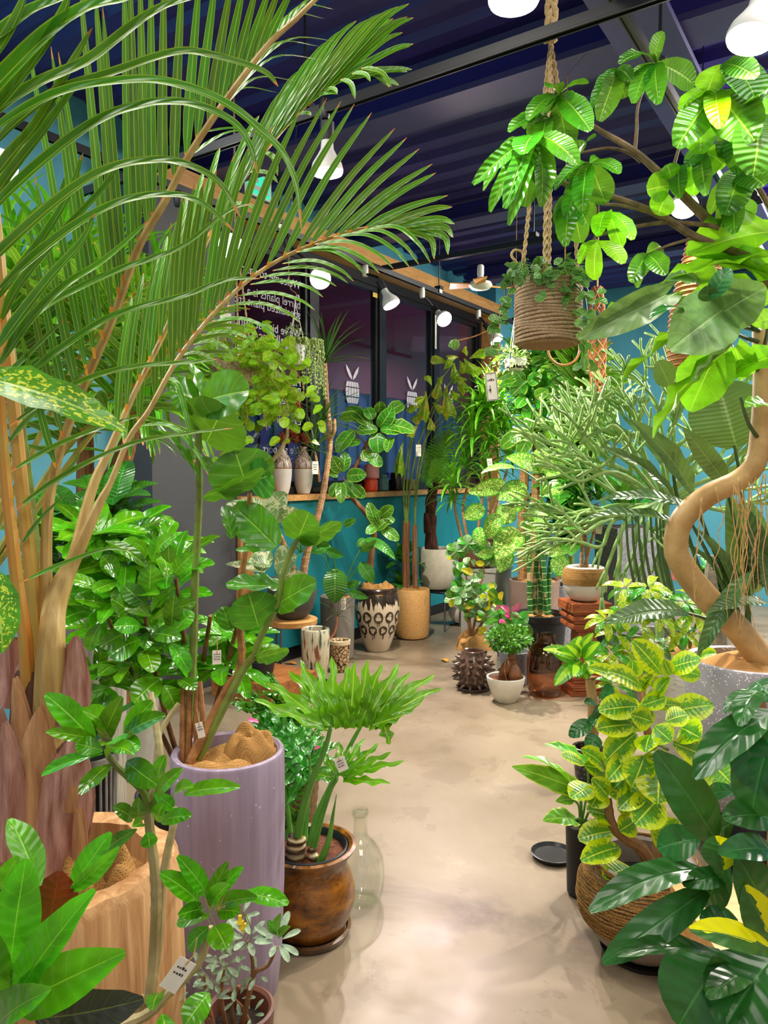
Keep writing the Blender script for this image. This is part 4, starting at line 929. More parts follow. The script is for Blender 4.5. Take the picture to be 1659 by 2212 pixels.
def fishmesh(seed):
    rnd = random.Random(seed); mb = MB(); n = 8
    for i in range(n + 1):
        t = i / n
        for j in range(7):
            e = j / 3 - 1; hw = .05 + .42 * t ** 1.3
            y = t * (1 - .25 * e * e) + (rnd.uniform(-.10, .10) if i == n else 0)
            mb.v.append((e * hw, y, .12 * math.sin(math.pi * t) + .06 * math.sin(5 * e + seed) * t - .1 * abs(e) * t)); mb.uv[len(mb.v) - 1] = (t * .9, (e + 1) / 2)
    for i in range(n):
        for j in range(6):
            k = i * 7 + j; mb.face((k, k + 1, k + 8, k + 7))
    me = mb.mesh('fish', mt_fish); me['w2'] = .94; LM.setdefault('fish', []).append(me)
for i in range(4): fishmesh(i)
def fernmesh(seed, np_=16):
    mb = MB(); rnd = random.Random(seed)
    sp = [V((0, i / 10, .18 * math.sin(math.pi * i / 10))) for i in range(11)]
    mb.ribbon(sp, lambda t: .006, nw=2)
    for i in range(np_):
        t = .12 + .86 * i / (np_ - 1); g = t * 10; a = min(int(g), 9); o = lerp(sp[a], sp[a + 1], g - a); ln = .26 * math.sin(math.pi * min(1, t * .85 + .12)) ** .8
        for sd in (-1, 1):
            d = V((sd, .35, -.12)).normalized()
            mb.ribbon([o + d * (ln * q / 5) + V((0, 0, -.05 * (q / 5) ** 2 * ln)) for q in range(6)], lambda s: .022 * (1 - s) ** .5 * (1 + .4 * math.sin(s * 40)) + .002, fold=.1, nw=2)
    me = mb.mesh('fern', mt_fern); me['w2'] = .5; LM.setdefault('fern', []).append(me)
for i in range(2): fernmesh(i)
# ---- split leaf philodendron in the brown urn
ub = V((-.228, 2.22, 0))
single('saucer', MB().lathe(ub, [(.1, .0), (.122, .004), (.128, .022), (.119, .026), (.112, .012), (.004, .011)], 40), None or plain('glazed brown saucer', '#5e3d16', .3, .3, 14, .2, h2='#2a1a0c', coat=.4), 'dark brown glazed saucer under the rusty brown urn', 'saucer', ub)
um = N('rusty brown glaze'); _v = um.obj(); _n = um.noise(9, 7, um.obj(1, 1, 2.2), .7, .5); _n2 = um.noise(40, 4, _v)
M['urn'] = um.done(um.pbr(um.mix(um.math('MULTIPLY', um.math('GREATER_THAN', _n2, .6), .5), um.ramp(_n, (.34, srgb('#2c1b0e')), (.5, srgb('#7a4a14')), (.7, srgb('#b0701c'))), srgb('#3a220f')), .28, .5, 0, um.bump(um.math('ADD', _n, _n2), .25, .006), .3))
sel = T('philodendron', 'split leaf philodendron with a ringed stem in a rusty brown urn', 'potted plant', ub + V((0, 0, .013)))
UB = ub + V((0, 0, .013))
pot(sel, UB, [(.096, 0.0000), (.106, 0.0087), (.124, 0.0435), (.139, 0.0914), (.14, 0.1218), (.132, 0.1566), (.117, 0.1914), (.115, 0.2071), (.122, 0.2279), (.14, 0.2506), (.144, 0.2593)], M['urn'], 'urn', inner=.022, soil_z=.235)
sel.add('liner', MB().lathe(UB, [(.108, 0.2279), (.118, 0.2558), (.114, 0.2601), (.108, 0.2540), (.1, 0.2279)], 40), M['blackmat'], label='black plastic inner pot')
sel.add('soil', MB().lathe(UB, [(.106, 0.2279), (.104, 0.2393), (.05, 0.2462), (.004, 0.2479)], 24), M['bark'])
k7 = crop(340, 1450, 2.676); K7 = lambda x, y, d: P(340 + x / 2.676, 1450 + y / 2.676, d)
mcx = N('ringed stem'); _w = mcx.n('TexWave', {'Vector': mcx.obj(), 'Scale': 14., 'Distortion': 3., 'Detail': 2.}, bands_direction='Z').outputs['Fac']
M['caudex'] = mcx.done(mcx.pbr(mcx.ramp(_w, (.1, srgb('#3f2a16')), (.5, srgb('#a5855a')), (.9, srgb('#d8c49a'))), .6, .3, 0, mcx.bump(_w, .6, .006)))
sel.add('ringed_stem', MB().tube([K7(780, 1230, 2.17), K7(800, 1120, 2.17), K7(800, 1030, 2.17), K7(808, 950, 2.17)], lambda s: .034 - .008 * s + .002 * math.sin(s * 42), 14, 10), M['caudex'])
sel.add('ringed_stem', MB().tube([K7(900, 1190, 2.16), K7(905, 1100, 2.16), K7(890, 1020, 2.17)], lambda s: .018 - .005 * s + .0015 * math.sin(s * 30), 12, 8), M['caudex'])
def pet(pts, d, r0, r1): return sel.add('petiole', MB().tube([K7(x, y, dd) for (x, y), dd in zip(pts, d)], (r0, r1), 8, 6, flat=.8), M['petiole'])
pet([(810, 970), (835, 830), (890, 640), (965, 460), (1002, 325)], [2.17, 2.16, 2.14, 2.1, 2.08], .017, .007)
pet([(905, 1010), (950, 840), (1000, 690), (1040, 620)], [2.17, 2.16, 2.14, 2.12], .013, .006)
pet([(880, 1010), (930, 820), (1040, 590), (1120, 420), (1180, 310)], [2.19, 2.22, 2.25, 2.26, 2.26], .012, .006)
pet([(940, 1110), (990, 980), (1015, 830), (1036, 710)], [2.15, 2.14, 2.13, 2.12], .016, .001)
pet([(850, 980), (865, 800), (880, 600), (880, 480)], [2.18, 2.2, 2.22, 2.22], .012, .003)
pet([(780, 1010), (760, 850), (740, 700), (720, 560)], [2.18, 2.2, 2.22, 2.24], .011, .006)
def lobed(base, lobes, d0, hw=40):
    "one split leaf traced lobe by lobe"
    mb = MB(); rnd = random.Random(17)
    for i, ((x0, y0), (x1, y1), dd) in enumerate(lobes):
        a_, b_ = K7(x0, y0, d0), K7(x1, y1, d0 + dd); L = (b_ - a_).length; m = 16; ph = rnd.uniform(0, 6); n0 = (V((0, 0, HC)) - a_).normalized() * .75 + V((0, 0, .4)); dr = (b_ - a_).normalized(); s_ = dr.cross(n0).normalized(); n_ = s_.cross(dr); bs = len(mb.v); h0 = hw / 2.676 / F * d0
        for k in range(m + 1):
            q = k / m; c = lerp(a_, b_, q) + n_ * (.035 * L * math.sin(math.pi * q)) + s_ * (.02 * L * math.sin(4 * q + ph)) 
            env = h0 * (1 - .25 * q) if q < .6 else h0 * .85 * ((1 - q) / .4) ** .6
            for e, p2 in ((-1, ph), (-.5, ph), (0, 0), (.5, ph + 2), (1, ph + 2)):
                w_ = env * (1 + .42 * min(1, q * 3) * math.sin(17 * q + p2)) if abs(e) > 0 else 0
                mb.v.append(tuple(c + s_ * (e * w_) + n_ * (abs(e) * w_ * (.3 + .35 * math.sin(15 * q + ph + e))))); mb.uv[len(mb.v) - 1] = (q * .9, (e + 1) / 2)
        for k in range(m):
            for j in range(4):
                o_ = bs + k * 5 + j; mb.face((o_, o_ + 5, o_ + 6, o_ + 1))
    x_, y_ = base
    mb.tube([K7(x_, y_, d0 - .004)] + [K7(lerp(x_, l[0][0], 1), l[0][1], d0 - .004) for l in lobes[:1]], .002, 4)
    return sel.add('leaf', mb, mt_sel, sharp=0)
lobed((1002, 325), [((985, 318), (552, 168), .02), ((985, 310), (612, 62), .1), ((990, 305), (760, -5), .2), ((1000, 318), (830, -70), .16), ((1010, 322), (915, -60), .1), ((1030, 325), (1000, -85), .08), ((1060, 325), (1095, -40), .05), ((1100, 325), (1150, -60), .05), ((1140, 322), (1225, -70), .05), ((1180, 315), (1300, -45), .06), ((1210, 305), (1390, -50), .08), ((1230, 300), (1470, 5), .08), ((1240, 300), (1600, 15), .1), ((1240, 305), (1650, 98), .06), ((1235, 312), (1520, 180), 0.), ((1225, 318), (1430, 250), -.03), ((1290, 270), (1345, 425), -.03), ((1120, 325), (1060, 90), .02), ((1060, 322), (960, 90), .03), ((1180, 318), (1240, 100), .02)], 2.08)
lobed((1040, 620), [((1030, 615), (885, 585), .02), ((1040, 610), (945, 470), .06), ((1050, 605), (1050, 400), .1), ((1060, 605), (1200, 390), .1), ((1070, 608), (1280, 410), .08), ((1080, 610), (1352, 462), .04), ((1085, 615), (1428, 512), 0.), ((1085, 620), (1350, 655), -.06), ((1075, 622), (1230, 560), -.02), ((1060, 606), (1120, 430), .08)], 2.12, 26)
batch(sel, LM['sell2'], k7, 2.24, [(840, 590, 610, 265, 460, 10, .05), (720, 560, 590, 420, 300, 0, .05), (880, 600, 830, 330, 360, 10, .12), (730, 900, 830, 830, 190, 20, -.03), (700, 760, 840, 640, 240, 30, .0)], k=.6)
tag('pale green price tag tied to a philodendron stem above the rusty brown urn', K7(1030, 460, 2.05), .03, .042, -22, 0, 3)
# ---- clear demijohn
jb = V((-.077, 2.385, 0))
gm = glass_mat('clear bottle glass', (.97, .985, .96, 1))
prof = [(.004, .012), (.035, .008), (.052, .0), (.064, .006), (.075, .04), (.079, .08), (.079, .11), (.074, .145), (.062, .175), (.042, .2), (.027, .214), (.0225, .23), (.0225, .285), (.026, .29), (.027, .297), (.0255, .304)]
inn = [(r - .003, z + (.003 if z < .02 else 0)) for r, z in prof if r > .006]
dj = T('demijohn', 'clear round glass bottle with a narrow neck standing beside the rusty urn', 'bottle', jb)
dj.add('bottle', MB().lathe(jb, prof + inn[::-1] + [(.001, .018)], 44), gm, label='clear glass')
dj.add('neck_ring', MB().lathe(jb, [(.0226, .283), (.0278, .286), (.0286, .294), (.0226, .298)], 32), gm)
# ---- grey succulent low in front
cb_ = V((-.30, 1.5, 0))
suc = T('succulent', 'twiggy grey succulent with paddle leaves and small yellow bells in a low brown pot', 'potted plant', cb_)
pot(suc, cb_, rprof(.055, .072, .29), plain('brown clay pot', '#6a3f30', .5, .1, 12), 'pot', M['soil'])
kk = [((500, 2060), (520, 1900), (560, 1750), (640, 1700), (690, 1590)), ((400, 2070), (370, 1880), (385, 1720)), ((480, 2060), (530, 1880), (552, 1700), (522, 1560)), ((330, 2080), (290, 1900), (270, 1760)), ((440, 2060), (430, 1930), (470, 1820)), ((540, 2060), (500, 1960), (450, 1900))]
for s_ in kk: stem(suc, [K7(x, y, 1.48) for x, y in s_], .0055, .003, M['stembrown'], 'twig')
rnd = random.Random(6)
def paddle(x, y, n, L, seed): whorl(suc, K7(x, y, 1.48), V((rnd.uniform(-.3, .3), -.5, 1)), n, L, 1.1, LM['suc'], 20, seed)
for i, (x, y, n, L) in enumerate(((522, 1540, 7, .042), (695, 1560, 8, .046), (390, 1690, 7, .036), (325, 1790, 7, .036), (445, 1810, 6, .034), (460, 1890, 6, .03), (580, 1745, 5, .03), (270, 1750, 6, .034), (350, 1640, 6, .034), (200, 1830, 6, .03), (450, 1620, 5, .03), (480, 1420, 6, .034), (390, 1560, 5, .03), (540, 1980, 5, .024))): paddle(x, y, n, L, i)
batch(suc, LM['small'], k7, 1.46, [(690, 1530, 715, 1400, 50), (700, 1540, 770, 1475, 45), (690, 1520, 640, 1440, 45)])
yel = plain('yellow bell flower', '#e8c81e', .4, .1, 40)
for x, y in ((228, 1215), (180, 1220), (490, 1470), (478, 1440), (505, 1485)):
    p = K7(x, y, 1.46); suc.add('flower', MB().lathe(p, [(.001, .012), (.004, .01), (.0045, 0), (.007, -.005)], 8), yel)
    stem(suc, [p + V((0, 0, .012)), p + V((.002, 0, .03)), p + V((.01, .01, -.03)), K7(400, 1640, 1.48)], .0008, .0008, M['greenstem'], 'flower_stalk', n=4)
# ---- slatted planter on a block behind the palm
sb2 = V((-.80, 1.98, 0))
blk = single('wood_block', MB().box((sb2.x - .075, sb2.y - .075, 0), (sb2.x + .075, sb2.y + .075, .47)), M['oak'], 'tall oak block carrying the slatted grey planter behind the palm', 'stand', sb2, smooth=False)
sp_ = T('slatted_planter', 'grey slatted wooden planter with a pale hoop behind the palm trunk', 'planter', sb2 + V((0, 0, .47)))
gw = wood_mat('weathered grey wood', '#9a968e', '#5c554c', (12, 12, 1.5), 3.)
sp_.add('inner_pot', MB().lathe(sb2 + V((0, 0, .472)), rprof(.055, .062, .16), 24), M['blackmat'])
for i in range(26):
    a = i * 2 * math.pi / 26; p = sb2 + V((.07 * math.cos(a), .07 * math.sin(a), .47))
    sp_.add('slat', MB().tube([p, p + V((.004 * math.cos(a), .004 * math.sin(a), .165))], .0055, 6, flat=.6), gw)
sp_.add('hoop', MB().lathe(sb2 + V((0, 0, .615)), [(.076, 0), (.082, .002), (.082, .03), (.076, .032), (.07, .03), (.07, .0)], 36), gw)
rosette(sp_, sb2 + V((0, 0, .65)), 12, .16, 1., LM['gloss'], 20, 80, 3)
# ---- basket with dark split leaves and anthurium behind the urn
wb = V((-.345, 2.78, 0))
wick = rope_mat('seagrass weave', '#a98a60', '#4a3420', 130)
bas = T('split_leaf_plant', 'dark split leaf plant in a woven seagrass basket behind the rusty urn', 'potted plant', wb)
bas.add('basket', MB().lathe(wb, [(.07, 0)] + [(.075 + .025 * (i / 14) + (.004 if i % 2 else 0), .26 * i / 14) for i in range(15)] + [(.09, .255), (.085, .2)], 36), wick)
bas.add('soil', MB().lathe(wb, [(.084, .2), (.08, .235), (.004, .24)], 20), M['soil'])
for i, (x, y, w_, r) in enumerate(((580, 300, 420, 0), (700, 260, 400, 20), (820, 330, 360, -10), (640, 420, 360, 10), (880, 420, 300, 20), (760, 480, 300, 0), (540, 200, 300, 10), (660, 120, 260, 0), (700, 620, 260, 10), (730, 700, 220, 0))):
    tip = K7(x, y, 2.55 + .03 * (i % 4)); b0 = wb + V((0, 0, .24)); md = lerp(b0, tip, .6) + V((0, 0, .08))
    stem(bas, [b0, lerp(b0, md, .5) + V((0, 0, .05)), md], .005, .003, M['petdark'], 'petiole')
    d = (tip - md); n_ = (V((0, -.5, .8)))
    bas.leaf(LM['sell2'][i % 3], md, d + V((0, 0, .02)), n_, w_ / F * 2.6 / 2.676, .8)
ab = V((-.40, 3.1, 0))
ant = T('anthurium', 'anthurium with deep pink flowers half hidden behind the split leaves', 'potted plant', ab)
pot(ant, ab, rprof(.06, .08, .16), M['blackmat'], 'pot', M['soil'])
for i, (x, y) in enumerate(((770, 285), (840, 290), (620, 310), (860, 470), (830, 440))):
    p = K7(x, y, 2.98); stem(ant, [ab + V((0, 0, .14)), lerp(ab + V((0, 0, .14)), p, .6) + V((0, 0, .04)), p], .003, .002, M['petiole'], 'flower_stalk')
    ant.leaf(LM['pink'][0], p, V((.7 if i % 2 else -.7, -.4, .35)), V((0, -.4, .8)), .075, 1.2, name='spathe')
    ant.add('spadix', MB().tube([p, p + V((.004, -.015, .03))], .003, 6), yel)
rosette(ant, ab + V((0, 0, .15)), 9, .22, 1.3, LM['lily'], 20, 75, 4)
# ---- wooden box table with kalanchoe and a variegated rubber plant
tb = fl(568, 4.68)
wt = T('box_table', 'low wooden box table of plain planks on the floor by the counter', 'table', tb)
Rz = Matrix.Rotation(WROT, 4, 'Z'); Mt = Matrix.Translation(tb) @ Rz
for i in range(4): wt.add('plank', MB().box((-.215, -.25 + .126 * i, .105), (.215, -.128 + .126 * i, .135), Mt), M['oak'], smooth=False)
for y in (-.25, .228): wt.add('side_board', MB().box((-.215, y, .0), (.215, y + .022, .105), Mt), M['oak'], smooth=False)
for x in (-.215, .193): wt.add('end_board', MB().box((x, -.228, .0), (x + .022, .228, .105), Mt), M['oak'], smooth=False)
kb = Mt @ V((-.1, -.08, .135)); kb = V(kb)
kal = T('kalanchoe', 'scalloped grey green kalanchoe in a small black pot on the box table', 'potted plant', kb)
pot(kal, kb, rprof(.06, .075, .11), M['blackmat'], 'pot', M['soil'])
batch(kal, LM['suc'], crop(380, 1050, 4.1475), 4.7, [(560, 1480, 500, 1290, 130), (540, 1420, 600, 1320, 110), (600, 1500, 690, 1440, 90), (640, 1580, 700, 1490, 130), (560, 1500, 480, 1450, 100), (620, 1640, 590, 1500, 120), (600, 1560, 650, 1400, 110)], k=.9)
stem(kal, [kb + V((0, 0, .08)), kb + V((.0, 0, .2))], .012, .01, M['greenstem'])
tb2 = V(Mt @ V((-.12, .13, .135)))
tin = T('rubber_plant', 'rubber plant with big cream and grey variegated leaves behind the sea grape', 'potted plant', tb2)
pot(tin, tb2, rprof(.075, .095, .18), M['blackmat'], 'pot', M['soil'])
K2_ = crop(380, 1050, 4.1475)
stem(tin, [tb2 + V((0, 0, .15)), lerp(tb2, P(575, 1180, 4.7), .5), P(575, 1180, 4.7), P(585, 1080, 4.7)], .012, .008, M['stembrown'])
batch(tin, LM['tineke'], K2_, 4.62, [(800, 260, 990, 60, 190, 0), (800, 270, 600, 130, 170), (860, 260, 450, 160, 160, 40), (850, 280, 1100, 210, 130, 30), (780, 300, 900, 190, 150), (880, 700, 1080, 640, 240, 0), (830, 740, 700, 580, 190, 20), (800, 770, 450, 700, 110, 40), (900, 780, 1160, 780, 100, 50), (850, 700, 640, 680, 130, 30), (760, 400, 660, 250, 130)], k=.8)
# ---- wood-topped stool with a dragon tree in a dark bowl
st = WL(-2.43, -.245)
stl = T('stool', 'round stool with a thick wooden slab seat and thin steel legs by the counter', 'stool', st)
stl.add('seat', MB().lathe(st + V((0, 0, .352)), [(.16, 0), (.172, .008), (.175, .04), (.164, .046)], 36), M['pine'])
for i in range(4):
    a = math.pi / 4 + i * math.pi / 2 + .3; p = st + V((.14 * math.cos(a), .14 * math.sin(a), 0)); q = st + V((.13 * math.cos(a), .13 * math.sin(a), .354))
    stl.add('leg', MB().tube([p, q], .007, 8), M['chrome'])
db_ = st + V((0, 0, .398))
drt = T('dragon_tree', 'dragon tree with spiky tufts on ringed stems in a dark grey bowl on the stool', 'potted plant', db_)
dg = plain('dark grey rough stone', '#4c4a48', .7, .12, 50, .3)
pot(drt, db_, [(.08, 0), (.1, .01), (.145, .07), (.166, .15), (.168, .22), (.16, .27), (.158, .275)], dg, 'bowl', M['soil'])
mrg = plain('ringed pale stem', '#c79a70', .6, .12, 40, .3, stretch=(.3, .3, 3), h2='#94673f')
dz = 5.15
stem(drt, [P(655, 1245, dz), P(662, 1200, dz), P(682, 1130, dz), P(697, 1070, dz), P(708, 1000, dz), P(713, 945, dz), P(706, 860, dz), P(702, 785, dz)], .026, .014, mrg, 'trunk', knots=20)
stem(drt, [P(712, 950, dz), P(722, 930, dz - .03), P(722, 905, dz - .04)], .015, .012, mrg, 'branch')
stem(drt, [P(712, 960, dz), P(700, 930, dz + .03), P(697, 915, dz + .04)], .013, .01, mrg, 'branch')
stem(drt, [P(690, 1040, dz), P(686, 1005, dz - .06), P(680, 975, dz - .08)], .009, .007, mrg, 'branch')
stem(drt, [P(640, 1245, dz + .02), P(625, 1205, dz - .05), P(608, 1165, dz - .12), P(597, 1140, dz - .15)], .022, .016, mrg, 'trunk', knots=9)
rosette(drt, P(702, 785, dz), 34, .36, 1, LM['marg'], -15, 85, 1); rosette(drt, P(698, 910, dz), 30, .32, 1, LM['marg'], -20, 85, 2)
rosette(drt, P(680, 973, dz - .08), 22, .27, 1, LM['marg'], -25, 85, 3); rosette(drt, P(597, 1140, dz - .15), 20, .22, 1, LM['marg'], -20, 80, 4); rosette(drt, P(650, 1195, dz - .1), 16, .2, 1, LM['marg'], -20, 80, 5)
tag('white price tag hanging from the dragon tree beside the onion vases', P(681, 990, 5.0), .042, .085, 0, 20, 3)
# ---- striped tall vase
vb = fl(680, 4.92)
vm = N('run striped glaze'); _s = vm.noise(3.2, 4, vm.obj(9, 9, 1.3), .6, .4)
M['stripe'] = vm.done(vm.pbr(vm.ramp(_s, (.28, srgb('#1f2a24')), (.40, srgb('#3f5c48')), (.48, srgb('#d8cfb4')), (.56, srgb('#cfc2a4')), (.64, srgb('#8a4a26')), (.8, srgb('#5a3a28'))), .2, .5, 0, None, .5))
single('saucer', MB().lathe(vb, [(.06, 0), (.078, .004), (.08, .016), (.07, .016), (.004, .013)], 32), M['black'], 'small black saucer under the tall streaky glazed vase', 'saucer', vb)
tv = T('tall_vase', 'tall vase with brown, green and cream running glaze beside the stool', 'vase', vb + V((0, 0, .014)))
pot(tv, vb + V((0, 0, .014)), [(.056, 0), (.066, .01), (.082, .08), (.093, .17), (.096, .27), (.096, .345), (.093, .352)], M['stripe'], 'vase', inner=.014, soil_z=.2)
tv.add('shade_disc', MB().lathe(vb + V((0, 0, .014)), [(.078, .19), (.076, .2), (.004, .2)], 24), M['black'])  # black disc, paints the shade down in the empty vase
# ---- small pot with black pattern and twisted stem
qb = fl(733, 5.22)
qm = N('black cell pattern'); _vo = qm.n('TexVoronoi', {'Vector': qm.obj(1, 1, 1), 'Scale': 36.}, feature='DISTANCE_TO_EDGE').outputs['Distance']
M['cells'] = qm.done(qm.pbr(qm.ramp(_vo, (.06, srgb('#241812')), (.1, srgb('#c9a67c'))), .45, .3))
tw = T('twisted_plant', 'thin twisted caudex plant in a small pot with a black cell pattern', 'potted plant', qb)
pot(tw, qb, rprof(.056, .072, .215, .004), M['cells'], 'pot', M['soil'], soil_z=.19)
tw.add('rim_band', MB().lathe(qb, [(.0725, .195), (.0755, .197), (.0755, .222), (.066, .224), (.064, .2)], 32), plain('cream glaze', '#d9c6a2', .35, .05), label='plain cream rim')
tst = plain('reddish caudex', '#b5714a', .55, .12, 20)
tw.add('twisted_stem', MB().tube([P(718, 1408, 5.2), P(732, 1402, 5.18), P(728, 1395, 5.16), P(715, 1392, 5.2), P(712, 1382, 5.22), P(722, 1368, 5.22), P(727, 1350, 5.22), P(728, 1330, 5.22)], (.014, .006), 8, 8), tst)
for i, (u, v) in enumerate(((690, 1300), (768, 1310), (735, 1290), (705, 1340), (760, 1345), (680, 1270), (775, 1285), (716, 1300), (745, 1305))):
    tw.add('twig', MB().tube([P(728, 1332, 5.22), lerp(P(728, 1332, 5.22), P(u, v, 5.1), .5) + V((0, 0, .02)), P(u, v, 5.1)], .0018, 4, 4), M['petdark'])
# ---- peace lily in the tall grey pot
gb_ = fl(728, 5.6)
pl = T('peace_lily', 'broad leaved peace lily in a tall grey concrete cylinder by the counter', 'potted plant', gb_)
gc = plain('grey concrete', '#7d746c', .7, .1, 4, .1)
pot(pl, gb_, rprof(.122, .131, .47), gc, 'pot', M['soil'], inner=.014)
burlap(pl, gb_ + V((.03, -.04, .44)), .08, .05, 4)
k3 = crop(640, 1050, 4.608); K3 = lambda x, y, d: P(640 + x / 4.608, 1050 + y / 4.608, d)
for a, b, c_ in (((430, 1060), (400, 900), (385, 830)), ((430, 1060), (380, 760), (340, 610)), ((450, 1060), (560, 780), (690, 530)), ((450, 1060), (580, 850), (640, 760)), ((420, 1060), (300, 760), (250, 490)), ((470, 1070), (510, 1050), (530, 1045))):
    stem(pl, [K3(*a, 5.58), K3(*b, 5.5), K3(*c_, 5.45)], .006, .003, M['petiole'], 'petiole')
batch(pl, LM['lily'], k3, 5.4, [(390, 825, 385, 1165, 204, 0, -0.05), (345, 605, 140, 670, 110, 20), (690, 530, 600, 600, 68), (690, 530, 985, 730, 94, -20), (640, 760, 770, 960, 119), (250, 490, 150, 600, 110, 10, 0.1), (250, 500, 270, 640, 102, 0, 0.1), (520, 1050, 715, 1115, 72), (500, 1000, 640, 950, 76), (300, 640, 470, 700, 85, 20), (640, 640, 800, 540, 76, 30)], k=.8)
tag('white price tag with black brush writing stuck on the tall grey cylinder', P(742, 1285, 5.38), .034, .09, 0, 5, 4)
# ---- cream jar with black rings
rb = fl(815, 5.85)
cr = T('fig_tree', 'banyan fig with a crooked stem in a cream jar painted with black rings', 'potted plant', rb)
jm = N('cream jar glaze'); _z = jm.n('SeparateXYZ', {0: jm.n('TexCoord').outputs['Object']}).outputs[2]
_ns = jm.noise(48, 2, jm.obj(1, 1, .03)); _e = jm.math('ADD', _z, jm.math('MULTIPLY', jm.math('SUBTRACT', _ns, .5), .24))
_c = jm.ramp(_e, (.0, srgb('#cdbba2')), (.372, srgb('#cdb9a0')), (.38, srgb('#1d130d')), (.44, srgb('#33261f')))
M['jar'] = jm.done(jm.pbr(_c, .2, .5, 0, None, .5))
jp = [(.085, 0), (.095, .012), (.122, .09), (.152, .18), (.172, .27), (.178, .33), (.175, .39), (.165, .44), (.158, .462), (.166, .478), (.168, .492), (.162, .5)]
pot(cr, rb, jp, M['jar'], 'jar', M['soil'], inner=.02, soil_z=.46)
ringm = plain('black painted glaze', '#20160f', .25, .1, 30, coat=.4, h2='#4a3826')
def jr(z):
    for (r0, z0), (r1, z1) in zip(jp, jp[1:]):
        if z0 <= z <= z1: return lerp(r0, r1, (z - z0) / (z1 - z0))
def decal(a0, z0, rx, rz, wd, seed):
    mb = MB(); n = 22; rnd = random.Random(seed)
    for i in range(n):
        t = 2 * math.pi * i / n
        for q in (1, 1 - wd * (1 + .3 * math.sin(3 * t + seed))):
            z = z0 + rz * q * math.sin(t); a = a0 + rx * q * math.cos(t) / jr(z0); r = jr(min(max(z, .0), .49)) + .0022
            mb.v.append((rb.x + r * math.cos(a), rb.y + r * math.sin(a), z))
    for i in range(n):
        a, b = 2 * i, 2 * ((i + 1) % n); mb.face((a, b, b + 1, a + 1))
    for k in range(rnd.choice((1, 2, 2))):                       # runs of glaze
        aa = a0 + rnd.uniform(-.4, .4) * rx / jr(z0); z1 = z0 - rz; b = len(mb.v); ln = rnd.uniform(.012, .035)
        for z in (z1 + .012, z1 - ln):
            for e in (-.003, .003):
                r = jr(z) + .0022; mb.v.append((rb.x + r * math.cos(aa + e / r), rb.y + r * math.sin(aa + e / r), z))
        mb.face((b, b + 1, b + 3, b + 2))
    cr.add('painted_ring', mb, ringm, sharp=0)
for i in range(12):
    decal(-math.pi / 2 + .06 + i * .5236, .285, .037, .046, .42, i); decal(-math.pi / 2 + .30 + i * .5236, .182, .033, .039, .44, i + 30)
for z in (.292, .20): cr.add('painted_line', MB().lathe(rb, [(jr(z) + .0006, z), (jr(z) + .0012, z + .001), (jr(z + .002) + .0006, z + .002)], 48), ringm)
burlap(cr, rb + V((-.01, -.01, .468)), .148, .07, 7); burlap(cr, rb + V((.05, -.05, .49)), .07, .06, 12); burlap(cr, rb + V((-.07, -.03, .49)), .06, .06, 13)
stem(cr, [P(800, 1265, 5.85), P(800, 1223, 5.85), P(804, 1185, 5.85), P(808, 1141, 5.85), P(794, 1113, 5.82), P(765, 1080, 5.78), P(748, 1052, 5.76), P(757, 1028, 5.76), P(778, 990, 5.76), P(792, 960, 5.76), P(812, 930, 5.76)], .026, .012, M['stembrown'], 'trunk', knots=10)
stem(cr, [P(806, 1145, 5.85), P(822, 1120, 5.82), P(835, 1095, 5.8)], .009, .006, M['stembrown'], 'branch')
k66 = crop(700, 540, 4.0975)
batch(cr, LM['fid'], k66, 5.7, [(475, 1590, 285, 1610, 94), (490, 1570, 605, 1395, 122), (500, 1590, 685, 1610, 101), (540, 1550, 798, 1610, 130, -20), (470, 1620, 480, 1795, 137, 0), (430, 1500, 375, 1395, 101), (350, 1500, 130, 1490, 101, 20), (260, 1600, 115, 1790, 115), (485, 1440, 490, 1340, 94), (560, 1450, 700, 1360, 101, 0, 0.1), (400, 1560, 210, 1390, 108, 10, 0.1), (420, 1600, 290, 1440, 108, 0, 0.12), (150, 1970, 70, 1830, 108), (170, 1960, 185, 1790, 94), (200, 2000, 375, 1985, 108), (180, 2050, 280, 2190, 94), (120, 2010, 20, 1950, 79), (250, 2080, 360, 2190, 86), (150, 2060, 150, 2240, 86), (330, 1860, 440, 1790, 101, 0, 0.1), (380, 1850, 520, 1880, 108, 0, 0.1), (600, 1660, 560, 1790, 79), (320, 1700, 180, 1720, 94), (120, 2060, 60, 2190, 79)], k=.75)
batch(cr, LM['fid'], k3, 5.75, [(810, 400, 720, 165, 101), (850, 300, 965, 200, 108), (830, 330, 780, 250, 79), (850, 420, 1020, 540, 101), (800, 440, 930, 330, 86), (790, 400, 690, 470, 79), (850, 370, 980, 330, 79), (470, 390, 590, 330, 65, 20)], k=.8)
for a, b in (((792, 962), (760, 925)), ((800, 950), (850, 920)), ((780, 988), (800, 965)), ((750, 1050), (740, 1030)), ((760, 1075), (745, 1070))): stem(cr, [P(*a, 5.76), P(*b, 5.72)], .006, .004, M['stembrown'], 'branch')
